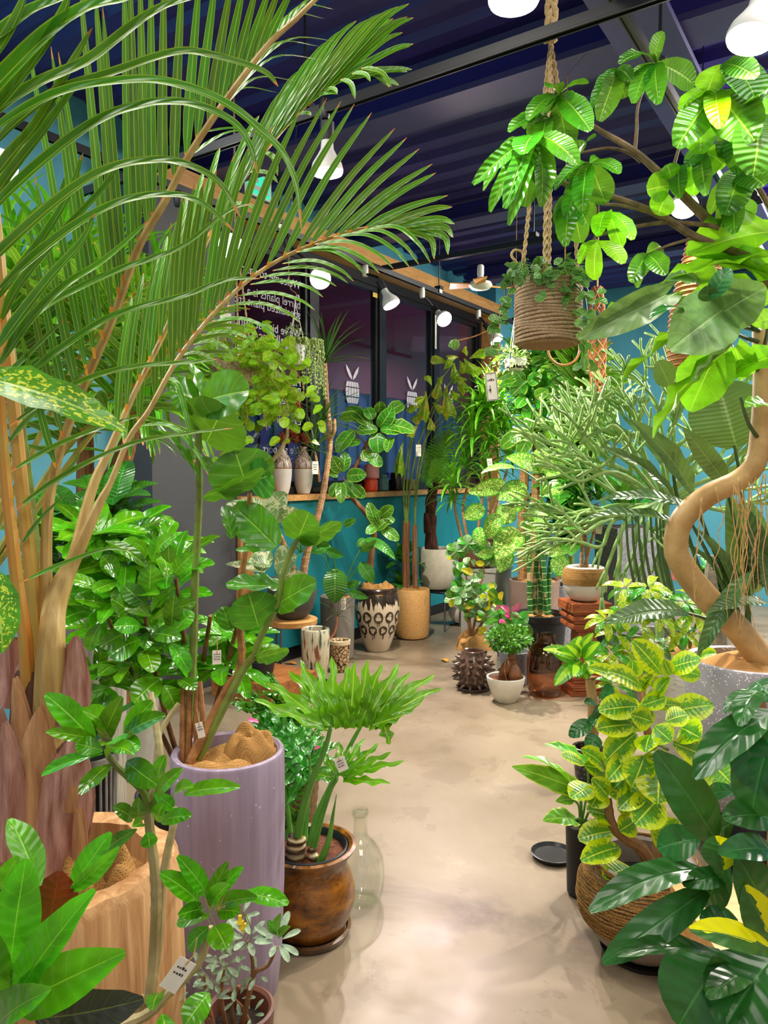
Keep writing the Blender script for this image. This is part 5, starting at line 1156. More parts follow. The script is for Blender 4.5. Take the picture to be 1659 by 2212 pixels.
# ---- fishtail palm in the tan pot
fb = fl(891, 6.3)
fp = T('fishtail_palm', 'fishtail palm with two fibrous brown stems in a sandy tan planter', 'potted palm', fb)
tan = plain('sandy tan clay', '#d8a768', .7, .14, 90, .15, h2='#c08c4c')
pot(fp, fb, [(.105, 0), (.13, .012), (.144, .05), (.148, .2), (.148, .41), (.145, .416)], tan, 'pot', M['soil'], inner=.016)
fp.add('handle', MB().tube([P(917, 1305, 6.16), P(919, 1290, 6.14), P(921, 1288, 6.14), P(923, 1306, 6.15)], .003, 6, 4), tan)
burlap(fp, fb + V((0, 0, .385)), .13, .06, 21)
fib = plain('fibrous brown bark', '#b47a48', .9, .1, 8, .9, stretch=(14, 14, .6), h2='#5a3418')
stem(fp, [P(878, 1270, 6.3), P(877, 1200, 6.3), P(878, 1125, 6.3)], .034, .03, fib, 'trunk'); stem(fp, [P(897, 1270, 6.28), P(896, 1200, 6.28), P(896, 1135, 6.28)], .022, .02, fib, 'trunk')
for i, pts in enumerate((((877, 1130), (879, 1050), (893, 940), (925, 860), (975, 790)), ((879, 1130), (886, 1050), (905, 960), (935, 880), (960, 850)), ((896, 1140), (902, 1050), (925, 930), (945, 870), (990, 800)), ((876, 1130), (872, 1050), (885, 960), (905, 900)), ((897, 1140), (898, 1050), (915, 960), (965, 880)))):
    stem(fp, [P(u, v, 6.28 - .05 * j) for j, (u, v) in enumerate(pts)], .009, .004, M['greenstem'], 'cane')
batch(fp, LM['fish'], k66, 6.1, [(1130, 1010, 940, 955, 82), (1190, 950, 1090, 960, 75), (1220, 900, 1270, 890, 90), (1150, 1000, 1160, 1180, 82), (1200, 980, 1260, 1090, 90), (1010, 1130, 1000, 1330, 82), (1080, 1200, 1110, 1500, 105), (1200, 1100, 1240, 1280, 90), (1060, 1060, 1130, 980, 60), (900, 1250, 880, 1520, 90), (1060, 1110, 1010, 1180, 52), (1120, 1240, 1180, 1320, 68), (1270, 1000, 1380, 1110, 90), (950, 1200, 910, 1110, 68), (1240, 960, 1330, 1090, 90), (900, 1300, 810, 1350, 68), (880, 1430, 790, 1530, 75), (930, 1480, 960, 1600, 68), (700, 1700, 650, 2010, 82), (830, 1550, 740, 1650, 75), (960, 1350, 1060, 1440, 68), (1290, 960, 1430, 900, 82), (1130, 1120, 1250, 1170, 68), (860, 1380, 730, 1420, 68)], k=.85)
stem(fp, [P(905, 900, 6.1), P(880, 870, 6.05), P(858, 930, 6.0)], .004, .002, M['greenstem'], 'cane')
tag('small white price tag hanging among the fishtail palm canes', P(904, 955, 5.95), .042, .092, 0, -10, 3)
# ---- tree fern in the white pot on a steel stool
hb = fl(945, 6.72)
hs = T('plant_stand', 'low stand of bent steel tube under the off white planter', 'stand', hb)
hs.add('top_plate', MB().lathe(hb + V((0, 0, .34)), [(.16, 0), (.165, .003), (.16, .008)], 32), M['black'])
for s_ in (-1, 1):
    a, b = hb + D1 * .14 + D2 * .16 * s_, hb - D1 * .14 + D2 * .16 * s_
    hs.add('leg_frame', MB().tube([a, a + V((0, 0, .31)), lerp(a, b, .12) + V((0, 0, .337)), lerp(a, b, .88) + V((0, 0, .337)), b + V((0, 0, .31)), b], .009, 8, 4), M['chrome'])
    hs.add('crossbar', MB().tube([hb + D1 * .13 * s_ - D2 * .16 + V((0, 0, .335)), hb + D1 * .13 * s_ + D2 * .16 + V((0, 0, .335))], .007, 8), M['chrome'])
hp = hb + V((0, 0, .35))
tf = T('tree_fern', 'tree fern with a rough dark brown trunk in an off white planter', 'potted plant', hp)
pot(tf, hp, [(.1, 0), (.13, .01), (.155, .05), (.166, .13), (.168, .36), (.164, .366)], plain('off white rough clay', '#d9ceb8', .7, .05, 20, .15), 'pot', M['soil'], inner=.016)
dbk = plain('dark fibrous trunk', '#6a3a24', .95, .1, 8, 1., stretch=(10, 10, 1.2), h2='#2a130b')
tf.add('trunk', MB().tube([hp + V((-.05, 0, .3)), P(930, 1130, 6.7), P(931, 1090, 6.7), P(937, 1045, 6.7)], lambda s: .056 + .006 * math.sin(20 * s) - .01 * s, 12, 6), dbk)
tf.add('trunk_stub', MB().tube([P(925, 1150, 6.68), P(922, 1125, 6.66), P(921, 1108, 6.66)], (.04, .022), 10, 4), dbk)
batch(tf, LM['fern'], k66, 6.5, [(970, 2050, 880, 1900, 130), (980, 2040, 1120, 1600, 260, 0, .2), (990, 2030, 1100, 1830, 200), (960, 2060, 900, 2080, 90), (980, 2050, 1210, 1950, 180, -20), (1000, 2050, 960, 1720, 180, 10, .1), (960, 2040, 850, 1990, 100), (980, 2040, 940, 1840, 180), (990, 2060, 1180, 2040, 130), (960, 2050, 900, 1780, 170, 0, .1)], k=.6)
# ---- things on the counter
onm = N('onion vase'); _z = onm.n('SeparateXYZ', {0: onm.n('TexCoord').outputs['Object']}).outputs[2]; _st = onm.noise(9, 4, onm.obj(14, 14, .8), .7)
_up = onm.math('GREATER_THAN', _z, .195); _bd = onm.math('LESS_THAN', onm.math('ABSOLUTE', onm.math('SUBTRACT', _z, .197)), .004)
M['onion'] = onm.done(onm.pbr(onm.mix(_bd, onm.mix(_up, onm.ramp(onm.noise(5, 2, onm.obj()), (.4, srgb('#d9cfc6')), (.7, srgb('#e6e0d8'))), onm.ramp(_st, (.42, srgb('#5e4236')), (.52, srgb('#c9b3a4')), (.7, srgb('#e0d2c6')))), srgb('#8a5a34')), .35, .4))
for i, u in enumerate((608, 655)):
    p = cnt_pt(u, .11 if i else .10); t = T('onion_vase', ('white onion shaped vase with a streaked brown neck, nearer the charcoal panel' if i == 0 else 'white onion shaped vase with a streaked brown neck, beside the dragon tree trunk'), 'vase', p, 'pair of onion shaped vases on the counter')
    t.add('vase', MB().lathe(p, [(.04, 0), (.05, .006), (.066, .06), (.077, .14), (.079, .19), (.076, .23), (.062, .275), (.04, .31), (.026, .33), (.024, .345), (.032, .362), (.024, .356), (.016, .33)], 36), M['onion'])
dry = plain('dried artichoke', '#b5562a', .9, .2, 40, .4, h2='#6a2e18')
def artichoke(label, u, v, base, r):
    p = P(u, v, base.y); t = T('dried_artichoke', label, 'dried flower', base + V((0, 0, .34)), 'dried artichokes in the onion vases')
    stem(t, [base + V((0, 0, .30)), lerp(base + V((0, 0, .34)), p, .6) + V((0, 0, .01)), p], .004, .004, dry, 'stem')
    t.add('core', MB().lathe(p, [(.002, -r), (r * .7, -r * .5), (r * .8, 0), (r * .5, r * .6), (.004, r * .8)], 12), dry)
    rnd = random.Random(int(u)); mb = MB()
    for k in range(60):
        a = k * 2.4; e = lerp(-.9, 1.3, k / 60); d = V((math.cos(a) * math.cos(e), math.sin(a) * math.cos(e), math.sin(e)))
        x = d.orthogonal().normalized(); c = p + d * r * .7; b = len(mb.v); mb.v += [tuple(c - x * r * .28), tuple(c + x * r * .28), tuple(c + d * r * .65 + V((0, 0, r * .25)))]; mb.face((b, b + 1, b + 2))
    t.add('bracts', mb, dry, smooth=False, stuff=True)
v1, v2 = cnt_pt(608, .10), cnt_pt(655, .11)
for u, v, b, r, l in ((640, 884, v1, .045, 'highest dried orange artichoke on a tall stem above the vases'), (625, 925, v1, .04, 'dried artichoke leaning left of the vine above the left vase'), (614, 950, v1, .045, 'dried artichoke low in the mouth of the left onion vase'), (638, 946, v2, .045, 'dried artichoke between the two onion vases'), (660, 950, v2, .04, 'dried artichoke directly above the right onion vase')): artichoke(l, u, v, b, r)
def cjar(name, label, u, yo, prof, mat, z=1.232, lid=None, cat='jar'):
    p = cnt_pt(u, yo, z); t = T(name, label, cat, p); t.add('body', MB().lathe(p, prof, 32), mat)
    if lid: t.add('rim', MB().lathe(p, lid, 32), mat)
    return p
cj = lambda r, h: [(r - .012, 0), (r, .012), (r, h - .014), (r - .006, h - .004), (r - .014, h), (r - .018, h - .004), (r - .02, h * .5)]
p = cjar('jar', 'red orange jar on the counter with the pink jar stacked on it', 801, .10, cj(.062, .11), plain('red orange glaze', '#f2441c', .35, .03))
cjar('jar', 'pink jar stacked on top of the red orange jar', 803, .10, cj(.066, .125), plain('pink glaze', '#eb9a9c', .4, .03), 1.343)
cjar('jar', 'grey blue jar with a narrow lip right of the red jar', 828, .10, [(.035, 0), (.046, .01), (.048, .1), (.042, .12), (.034, .128), (.036, .145), (.03, .143), (.028, .12)], plain('grey blue glaze', '#6f9aa6', .35, .12, 12))
cjar('jar', 'black and rust streaked jar on the counter right of the blue jar', 859, .12, cj(.068, .165), plain('black rust glaze', '#3a2a1e', .25, .2, 6, stretch=(8, 8, .8), h2='#14110f'))
cjar('bowl', 'small mottled green grey bowl on the counter behind the fishtail stems', 886, .1, [(.04, 0), (.055, .01), (.068, .07), (.066, .1), (.06, .098), (.05, .03)], rope_mat('mottled glaze', '#a8a878', '#5a5c40', 60), cat='bowl')
cjar('planter_bowl', 'wide mottled stone planter bowl near the right end of the counter', 955, .14, [(.1, 0), (.13, .015), (.165, .09), (.172, .14), (.165, .17), (.155, .168), (.14, .06)], rope_mat('mottled stone', '#8f8a66', '#4a4632', 60), cat='planter')
cjar('bowl', 'dark iridescent bowl with a rippled rim on the counter behind the fig', 762, .1, [(.03, 0), (.04, .008), (.07, .05), (.082, .07), (.07, .06), (.03, .015)], plain('dark iridescent glaze', '#3c3038', .15, .3, 8, coat=.6), cat='bowl')
for u, w_, h, l in ((695, .09, .06, 'larger dark rounded stone on the counter beside the right onion vase'), (722, .06, .045, 'smaller dark stone on the counter behind the dragon tree trunk')):
    p = cnt_pt(u, .12); single('stone', MB().lathe(p, [(w_ * .6, 0), (w_ * .95, h * .25), (w_, h * .5), (w_ * .7, h * .85), (w_ * .1, h)], 18, lambda a, z: 1 + .12 * math.sin(2 * a + 1) + .06 * math.sin(5 * a + z * 40)), plain('dark stone', '#4a4a46', .7, .2, 14, .3), l, 'stone', p)
# ================================================================ middle right
conc = plain('pale concrete', '#a7a49a', .75, .1, 5, .15)
concd = plain('speckled grey concrete', '#84838a', .75, .16, 40, .15)
k44 = crop(940, 1050, 4.1475); K44 = lambda x, y, d: P(940 + x / 4.1475, 1050 + y / 4.1475, d)
k7b = crop(960, 540, 4.0975)
def wbox(c, hx, hy, z0, z1, mb=None, rot=WROT):
    return (mb or MB()).box((-hx, -hy, z0), (hx, hy, z1), Matrix.Translation(c) @ Matrix.Rotation(rot, 4, 'Z'))
# small pale pot on a black saucer by the steel stand
pb_ = fl(993, 6.85)
single('saucer', MB().lathe(pb_, [(.05, 0), (.09, .004), (.095, .016), (.085, .014), (.004, .012)], 32), M['black'], 'black saucer under the small pale pot near the steel stand', 'saucer', pb_)
q = T('pot', 'small empty pale pink pot with rounded shoulders near the steel stand', 'pot', pb_ + V((0, 0, .014)))
pot(q, pb_ + V((0, 0, .014)), [(.03, 0), (.05, .008), (.09, .07), (.098, .11), (.08, .155), (.06, .165), (.058, .185), (.052, .186)], plain('pale pink clay', '#e3d2cb', .5, .04), 'pot', M['soil'])
# concrete column with brown bowl and pleomele
cb2 = fl(1052, 6.25)
col_ = T('pedestal', 'square pale concrete pedestal carrying a brown bowl behind the yellow flecked shrub', 'pedestal', cb2)
col_.add('shaft', wbox(cb2, .155, .155, 0, .585), conc, smooth=False); col_.add('cap', wbox(cb2, .165, .165, .585, .61), conc, smooth=False)
bb = cb2 + V((-.08, .0, .61))
ple = T('pleomele', 'bright dragon plant with arching strap leaf tufts in a brown bowl on the pedestal', 'potted plant', bb)
pot(ple, bb, [(.11, 0), (.14, .01), (.172, .08), (.185, .17), (.185, .21), (.178, .216)], plain('brown stoneware', '#6e4a38', .6, .15, 30, .2), 'bowl', M['soil'], inner=.016)
burlap(ple, bb + V((0, 0, .18)), .155, .05, 31)
D6 = 6.2
for i, pts in enumerate((((1010, 1165), (1000, 1100), (1012, 1040), (1025, 960)), ((1030, 1165), (1040, 1090), (1050, 1000), (1062, 920)), ((1050, 1165), (1056, 1100), (1052, 1050)), ((1000, 1168), (985, 1110), (980, 1060)), ((1040, 1165), (1075, 1080), (1100, 1000)))):
    stem(ple, [P(u, v, D6) for u, v in pts], .014, .009, mrg, 'stem')
for i, (u, v, L, n) in enumerate(((1040, 905, .34, 40), (1062, 885, .34, 34), (1020, 945, .30, 30), (1085, 930, .32, 30), (1050, 1015, .26, 26), (980, 1050, .25, 24), (1100, 985, .28, 26), (1005, 1010, .26, 24), (1065, 960, .28, 24), (975, 1085, .2, 16))):
    rosette(ple, P(u, v, D6 - .06 * (i % 3)), int(n * 1.4), L * 1.12, .85, LM['drac'], -35, 85, i)
tag('white price tag standing out in the pleomele tuft', P(1056, 985, 5.9), .04, .08, -8, 0, 2)
# brown cylinder with a stout yucca and rubber plant
yb = fl(1157, 5.95)
yu = T('corn_plant', 'stout caned plant with broad green leaves in a tall brown cylinder behind the black pot', 'potted plant', yb)
pot(yu, yb, rprof(.185, .2, .545), plain('brown concrete', '#8a7466', .65, .1, 6, .1), 'pot', M['soil'], inner=.02)
burlap(yu, yb + V((0, 0, .505)), .172, .08, 44)
trk = plain('ringed tan trunk', '#b98f58', .7, .15, 20, .5, stretch=(.4, .4, 3), h2='#7a5630')
stem(yu, [P(1130, 1260, 5.95), P(1128, 1160, 5.95), P(1130, 1080, 5.95), P(1134, 990, 5.95)], .04, .035, trk, 'trunk', knots=12)
stem(yu, [P(1155, 1260, 5.9), P(1157, 1130, 5.9), P(1160, 1000, 5.9), P(1158, 900, 5.9)], .045, .035, trk, 'trunk', knots=14)
stem(yu, [P(1170, 1260, 5.95), P(1185, 1100, 5.95), P(1180, 950, 5.95), P(1150, 850, 5.95)], .02, .012, trk, 'trunk')
batch(yu, LM['fid'], k7b, 5.75, [(700, 1180, 630, 1070, 82), (720, 1170, 590, 1290, 128), (740, 1180, 860, 1100, 98), (760, 1440, 690, 1400, 112), (800, 1420, 760, 1570, 135), (1000, 1340, 900, 1310, 105), (900, 1500, 820, 1560, 98), (700, 1600, 500, 1750, 112, 0, 0.1), (740, 1600, 590, 1700, 105), (760, 1620, 650, 1830, 112), (720, 1300, 640, 1400, 90), (660, 1180, 500, 1200, 82), (640, 1060, 470, 1140, 75), (800, 1300, 920, 1240, 90), (700, 960, 600, 1000, 75), (760, 1000, 880, 960, 75), (820, 1500, 940, 1590, 90)], k=.75)
for i, (x, y, L) in enumerate(((760, 1150, .3), (640, 960, .28), (700, 1450, .3), (850, 1650, .26), (800, 1050, .26), (860, 1350, .3))): rosette(yu, P(960 + x / 4.0975, 540 + y / 4.0975, 5.85), 18, L, 1.3, LM['dracd'], -20, 80, i + 60)
# black planter with dumb cane
kb2 = fl(1170, 5.3)
dcb = T('dumb_cane', 'dumb cane with cream speckled leaves on ringed green canes in a big black planter', 'potted plant', kb2)
pot(dcb, kb2, rprof(.155, .182, .385), M['blackmat'], 'pot', M['soil'], inner=.018)
dcb.add('rim', MB().lathe(kb2, [(.18, .355), (.19, .358), (.192, .398), (.17, .4), (.166, .36)], 40), M['blackmat'])
burlap(dcb, kb2 + V((0, 0, .345)), .16, .04, 51)
rc = N('ringed green cane'); _w = rc.math('FRACT', rc.math('MULTIPLY', rc.n('SeparateXYZ', {0: rc.n('TexCoord').outputs['Object']}).outputs[2], 22.))
M['ringcane'] = rc.done(rc.pbr(rc.mix(rc.math('LESS_THAN', _w, .12), rc.ramp(rc.noise(9, 2, rc.obj()), (.55, srgb('#2f6a2c')), (.62, srgb('#c9a27c'))), srgb('#b8d08a')), .4, .4))
for i, pts in enumerate((((1146, 1325), (1144, 1280), (1143, 1200), (1138, 1120)), ((1158, 1328), (1155, 1270), (1162, 1180), (1168, 1090)), ((1166, 1328), (1168, 1280), (1160, 1230)), ((1180, 1328), (1176, 1260), (1172, 1160), (1170, 1040)), ((1184, 1327), (1186, 1250), (1196, 1160)))):
    stem(dcb, [P(u, v, 5.28 + .03 * (i % 3)) for u, v in pts], .02, .014, M['ringcane'], 'cane', knots=10)
batch(dcb, LM['dspeck'], k7b, 5.05, [(860, 1950, 550, 1835, 160, 10), (880, 1960, 860, 1735, 190), (930, 1960, 1085, 1745, 150), (620, 1930, 325, 1978, 80, 30), (540, 2070, 215, 2150, 130), (720, 2085, 465, 2205, 160), (880, 2110, 1045, 2150, 180), (900, 2000, 1010, 1900, 140, 0, .1), (780, 1900, 690, 1850, 120, 0, .1)], k=.7)
batch(dcb, LM['dspeck'], k44, 5.05, [(620, 90, 815, 20, 150), (440, 190, 255, 285, 130), (385, 370, 430, 560, 120), (745, 390, 540, 650, 220, 0, -.1), (640, 560, 575, 775, 150), (985, 230, 890, 330, 150), (880, 190, 920, 340, 150), (1050, 650, 1190, 800, 180), (990, 590, 1180, 600, 110), (520, 590, 370, 620, 90), (700, 200, 560, 330, 170), (900, 480, 1020, 520, 90), (560, 250, 470, 470, 140), (800, 330, 930, 420, 120), (780, 90, 700, 230, 120, 0, .1)], k=.75)
for a, b in (((1168, 1095), (1172, 1020)), ((1170, 1045), (1100, 1010)), ((1165, 1120), (1090, 1080)), ((1196, 1160), (1215, 1210)), ((1140, 1130), (1120, 1140)), ((1143, 1180), (1096, 1190)), ((1172, 1060), (1190, 1015)), ((1168, 1100), (1040, 1060))): stem(dcb, [P(*a, 5.25), P(lerp(a[0], b[0], .6), lerp(a[1], b[1], .6) - 8, 5.18), P(*b, 5.08)], .007, .004, M['petiole'], 'petiole')
# umbrella shrub with yellow leaves in burlap
eb = fl(1027, 5.12)
us = T('clusia', 'small shrub with some yellow leaves, wrapped in burlap behind the spiky pot', 'potted shrub', eb)
pot(us, eb, rprof(.075, .09, .2), M['blackmat'], 'pot', M['soil'])
burlap(us, eb + V((-.01, 0, .20)), .125, .12, 61); burlap(us, eb + V((-.05, -.03, .25)), .07, .06, 62)
rnd = random.Random(22); uz = 5.05
br = [((1015, 1370), (1012, 1330), (1020, 1290), (1008, 1250), (1000, 1215)), ((1020, 1370), (1030, 1320), (1030, 1280), (1045, 1240), (1040, 1200)), ((1018, 1370), (1010, 1320), (990, 1290), (985, 1260)), ((1025, 1370), (1045, 1340), (1060, 1310), (1068, 1285))]
for p in br:
    stem(us, [P(u, v, uz) for u, v in p], .009, .004, M['stembrown'], 'stem')
    for k in range(26):
        g = rnd.uniform(.25, 1) * (len(p) - 1); a = min(int(g), len(p) - 2); c = V((lerp(p[a][0], p[a + 1][0], g - a), lerp(p[a][1], p[a + 1][1], g - a), 0))
        an = rnd.uniform(0, 6.28); r = rnd.uniform(14, 30); c.x += rnd.uniform(-16, 16); c.y += rnd.uniform(-14, 14); dd = rnd.uniform(-.14, .1)
        us.leafpx(rnd.choice(LM['umb']), (c.x, c.y, uz + dd), (c.x + r * math.cos(an), c.y + r * math.sin(an) * .8, uz + dd + rnd.uniform(-.04, .04)), rnd.uniform(13, 19), rnd.uniform(-30, 30), .7)
for u, v in ((985, 1190), (1010, 1175), (1045, 1190), (1060, 1205)):
    for k in range(6):
        an = k * 1.05 + u; us.leafpx(LM['umb'][k % 3], (u, v, uz), (u + 24 * math.cos(an), v + 20 * math.sin(an), uz + .02), 15, 0, .7)
# spiky brown pot
sb3 = fl(1025, 4.78)
single('saucer', MB().lathe(sb3, [(.09, 0), (.105, .003), (.108, .024), (.1, .024), (.096, .012), (.004, .01)], 40), plain('brown black glaze', '#3a2a26', .3, .1, 9), 'dark saucer under the spiky brown pot', 'saucer', sb3)
spk = T('spiky_pot', 'glazed brown pot covered all over in cone spikes on a dark saucer', 'pot', sb3 + V((0, 0, .013)))
sg_ = plain('shiny brown glaze', '#7a5c4c', .18, .2, 12, coat=.6, h2='#3c2b22')
S0 = sb3 + V((0, 0, .013)); sprof = [(.06, 0), (.072, .01), (.094, .05), (.102, .105), (.097, .16), (.082, .205), (.072, .222), (.072, .24)]
pot(spk, S0, sprof, sg_, 'body', None, inner=.01)
spk.add('shade_disc', MB().lathe(S0, [(.061, .1), (.06, .12), (.004, .12)], 24), M['black'])  # black disc, paints the shade in the pot's opening
def spr(z):
    for (r0, z0), (r1, z1) in zip(sprof, sprof[1:]):
        if z0 <= z <= z1: return lerp(r0, r1, (z - z0) / (z1 - z0)), (r1 - r0) / (z1 - z0)
cone = None
for ri, (z, n) in enumerate(((.026, 10), (.068, 12), (.112, 13), (.155, 12), (.192, 10))):
    r, sl = spr(z)
    for i in range(n):
        a = 2 * math.pi * (i + .5 * (ri % 2)) / n; d = V((math.cos(a), math.sin(a), -sl)).normalized(); p = S0 + V((r * math.cos(a), r * math.sin(a), z))
        if cone is None: cone = orient_lathe(MB(), V((0, 0, 0)), V((0, 0, 1)), [(.019, -.004), (.0175, .004), (.009, .024), (.003, .038), (.0008, .041)], 10).mesh('spike', sg_)
        o = bpy.data.objects.new('spike', cone); COL.objects.link(o); o.parent = spk.o; s_ = .9 if ri in (0, 4) else 1.1
        o.matrix_basis = Matrix.Translation(p - spk.loc) @ d.to_track_quat('Z', 'Y').to_matrix().to_4x4() @ Matrix.Scale(s_, 4)
# bonsai fig in a white bowl
wb2 = fl(1096, 4.52)
gin = T('ginseng_fig', 'little bonsai fig with swollen roots in a plain off white bowl', 'potted bonsai', wb2)
pot(gin, wb2, [(.055, 0), (.066, .008), (.092, .06), (.11, .11), (.118, .15), (.117, .155)], plain('off white stoneware', '#ddd6c6', .4, .04, 12), 'bowl', M['bark'], inner=.012, soil_z=.135)
gbk = plain('swollen root bark', '#8a5630', .55, .15, 18, .2, h2='#5c3620')
kg = lambda x, y, d=4.5: K44(x, y, d)
stem(gin, [kg(700, 1790, 4.53), kg(715, 1720, 4.52), kg(710, 1640, 4.52), kg(690, 1560, 4.51), kg(680, 1500, 4.5)], .03, .02, gbk, 'root', n=12)
gin.add('root', MB().tube([kg(700, 1775, 4.51), kg(712, 1700, 4.5), kg(700, 1620, 4.5), kg(690, 1560, 4.5)], lambda s: .022 + .022 * math.sin(math.pi * min(1, s * 1.1 + .15)), 12, 6), gbk)
gin.add('root', MB().tube([kg(610, 1780, 4.52), kg(615, 1690, 4.52), kg(640, 1620, 4.5), kg(680, 1560, 4.5)], lambda s: .016 + .018 * math.sin(math.pi * s), 12, 6), gbk)
stem(gin, [kg(640, 1750, 4.47), kg(622, 1640, 4.46), kg(640, 1550, 4.47), kg(680, 1540, 4.48)], .003, .003, M['cane'], 'aerial_root')
stem(gin, [kg(680, 1530), kg(675, 1450), kg(670, 1400)], .018, .012, gbk, 'trunk')
rnd = random.Random(9)
fo = MB(); gc_ = kg(655, 1360)
def stufffoliage(t, name, cen, rad, n, L, W, mat, seed, flat=.5, updir=.7):
    rnd = random.Random(seed); mb = MB()
    for i in range(n):
        d = V((rnd.gauss(0, 1), rnd.gauss(0, 1), rnd.gauss(0, 1))).normalized(); r = rnd.random() ** .4
        p = cen + V((d.x * rad[0], d.y * rad[1], d.z * rad[2])) * r
        dd = (d * .7 + V((rnd.uniform(-.6, .6), rnd.uniform(-.6, .6), rnd.uniform(-.3, .5)))).normalized(); l = L * rnd.uniform(.7, 1.2)
        nn = V((rnd.uniform(-.4, .4), rnd.uniform(-.7, .1), updir + .3))
        mb.ribbon([p, p + dd * l * .35, p + dd * l * .75 + V((0, 0, -.05 * l)), p + dd * l + V((0, 0, -.15 * l))], lambda s: W * l * (.25, 1, .75, .05)[min(3, int(s * 3.01))], fold=.2, nw=2, nrm=nn)
    return t.add(name, mb, mat, sharp=0, stuff=True)
stufffoliage(gin, 'foliage', gc_, (.135, .13, .07), 520, .036, .26, mt_small, 3)
# anthurium with pink flowers behind the bonsai
an2 = fl(1113, 4.92)
at2 = T('anthurium', 'anthurium with pink curled flowers in a grey pot behind the bonsai fig', 'potted plant', an2)
pot(at2, an2, rprof(.1, .11, .22), concd, 'pot', M['soil'])
batch(at2, LM['lily'], k44, 4.75, [(760, 1230, 830, 1400, 130), (740, 1150, 830, 1230, 120), (600, 1200, 430, 1260, 80), (570, 1110, 480, 1160, 70), (700, 1200, 640, 1300, 110), (760, 1150, 700, 1250, 120), (640, 1180, 520, 1210, 80), (560, 1290, 460, 1320, 70)], k=.7)
for i, (a, b, m_) in enumerate((((660, 1140), (585, 1075), 0), ((690, 1120), (765, 1050), 1), ((690, 1190), (620, 1160), 0), ((700, 1190), (730, 1155), 1), ((630, 1215), (575, 1230), 0), ((560, 1110), (555, 1065), 1))):
    at2.leafpx(LM['pink'][m_], (*k44(*a)[:2], 4.7), (*k44(*b)[:2], 4.68), 14, 30, .8, name='spathe')
    stem(at2, [an2 + V((0, 0, .2)), P(*k44(*a)[:2], 4.72)], .003, .002, M['petiole'], 'flower_stalk')
tag('small white label on the grey pot behind the bonsai fig', P(1077, 1412, 4.7), .025, .075, 0, 0, 1)
# amber glass vase
av = fl(1183, 4.66)
ag = glass_mat('amber glass', (.80, .62, .48, 1))
pr = [(.004, .010), (.06, .006), (.085, .0), (.1, .012), (.114, .05), (.118, .12), (.118, .22), (.112, .27), (.09, .315), (.062, .333), (.056, .345), (.056, .385), (.058, .388)]
ins = [(r - .003, z + (.004 if z < .02 else 0)) for r, z in pr if r > .006]
avs = T('glass_vase', 'large brown tinted glass vase with a short neck beside the carved pedestal', 'vase', av)
avs.add('vase', MB().lathe(av, pr + ins[::-1] + [(.001, .015)], 48), ag, label='brown tinted glass')
# carved wooden pedestal with rope bowl
pd_ = fl(1266, 4.75)
red = wood_mat('red brown carved wood', '#b4643a', '#6e3319', (3, 3, 14), 3.)
ped = T('carved_pedestal', 'reddish carved wooden pedestal with stepped mouldings top and bottom', 'pedestal', pd_)
for nm, layers in (('base', ((.13, 0, .03), (.12, .03, .05), (.125, .05, .075), (.11, .075, .10), (.118, .10, .125), (.095, .125, .15))), ('shaft', ((.062, .15, .40),)), ('capital', ((.09, .40, .42), (.118, .42, .45), (.105, .45, .475), (.122, .475, .505), (.112, .505, .525), (.13, .525, .585)))):
    for hw, z0, z1 in layers:
        o = ped.add(nm, wbox(pd_, hw, hw, z0, z1 - .002, rot=.12), red, smooth=False); bv = o.modifiers.new('bevel', 'BEVEL'); bv.width = .004; bv.segments = 2
orb = MB(); orient_lathe(orb, V(Matrix.Translation(pd_) @ Matrix.Rotation(.12, 4, 'Z') @ V((0, -.1195, .435))), V((math.sin(.12), -math.cos(.12), 0)), [(.016, 0), (.012, .004), (.004, .006)], 16); ped.add('carved_knob', orb, red)
rb2 = pd_ + V((0, 0, .585))
dcp = T('dracaena', 'compact dark green dracaena in a rope wrapped white bowl on the carved pedestal', 'potted plant', rb2)
pot(dcp, rb2, [(.07, 0), (.09, .01), (.125, .06), (.14, .11), (.142, .15), (.13, .195), (.118, .212), (.114, .215)], plain('white clay', '#d8d0c6', .5, .05, 9), 'bowl', M['soil'], inner=.016)
rw = MB(); rr = [(.1395, .108), (.142, .15), (.13, .195), (.118, .212)]
def rrad(z):
    for (r0, z0), (r1, z1) in zip(rr, rr[1:]):
        if z0 <= z <= z1 + 1e-6: return lerp(r0, r1, (z - z0) / (z1 - z0))
ropec = rope_mat('golden rope', '#d9ac66', '#94662f', 300)
for i in range(14):
    z = .112 + .0074 * i; rw.tube([rb2 + V(((rrad(min(z, .211)) + .001) * math.cos(a * math.pi / 14), (rrad(min(z, .211)) + .001) * math.sin(a * math.pi / 14), z)) for a in range(29)], .0042, 5, cap=False)
dcp.add('rope_band', rw, ropec, label='golden rope wound round the upper half')
for a, b, c_ in (((1255, 1225), (1258, 1150), (1250, 1085)), ((1268, 1225), (1265, 1140), (1275, 1060)), ((1262, 1225), (1285, 1140), (1292, 1090))): stem(dcp, [P(*a, 4.75), P(*b, 4.74), P(*c_, 4.72)], .011, .008, trk, 'stem')
for i, (u, v) in enumerate(((1250, 1080), (1276, 1050), (1292, 1080), (1240, 1120), (1262, 1130), (1230, 1050), (1258, 1035))): rosette(dcp, P(u, v, 4.68), 26, .15, 1.1, LM['dracd'], -20, 85, i + 5)
tag('small white price tag hanging by the dracaena above the rope bowl', P(1296, 1125, 4.55), .035, .06, 5, 0, 2)
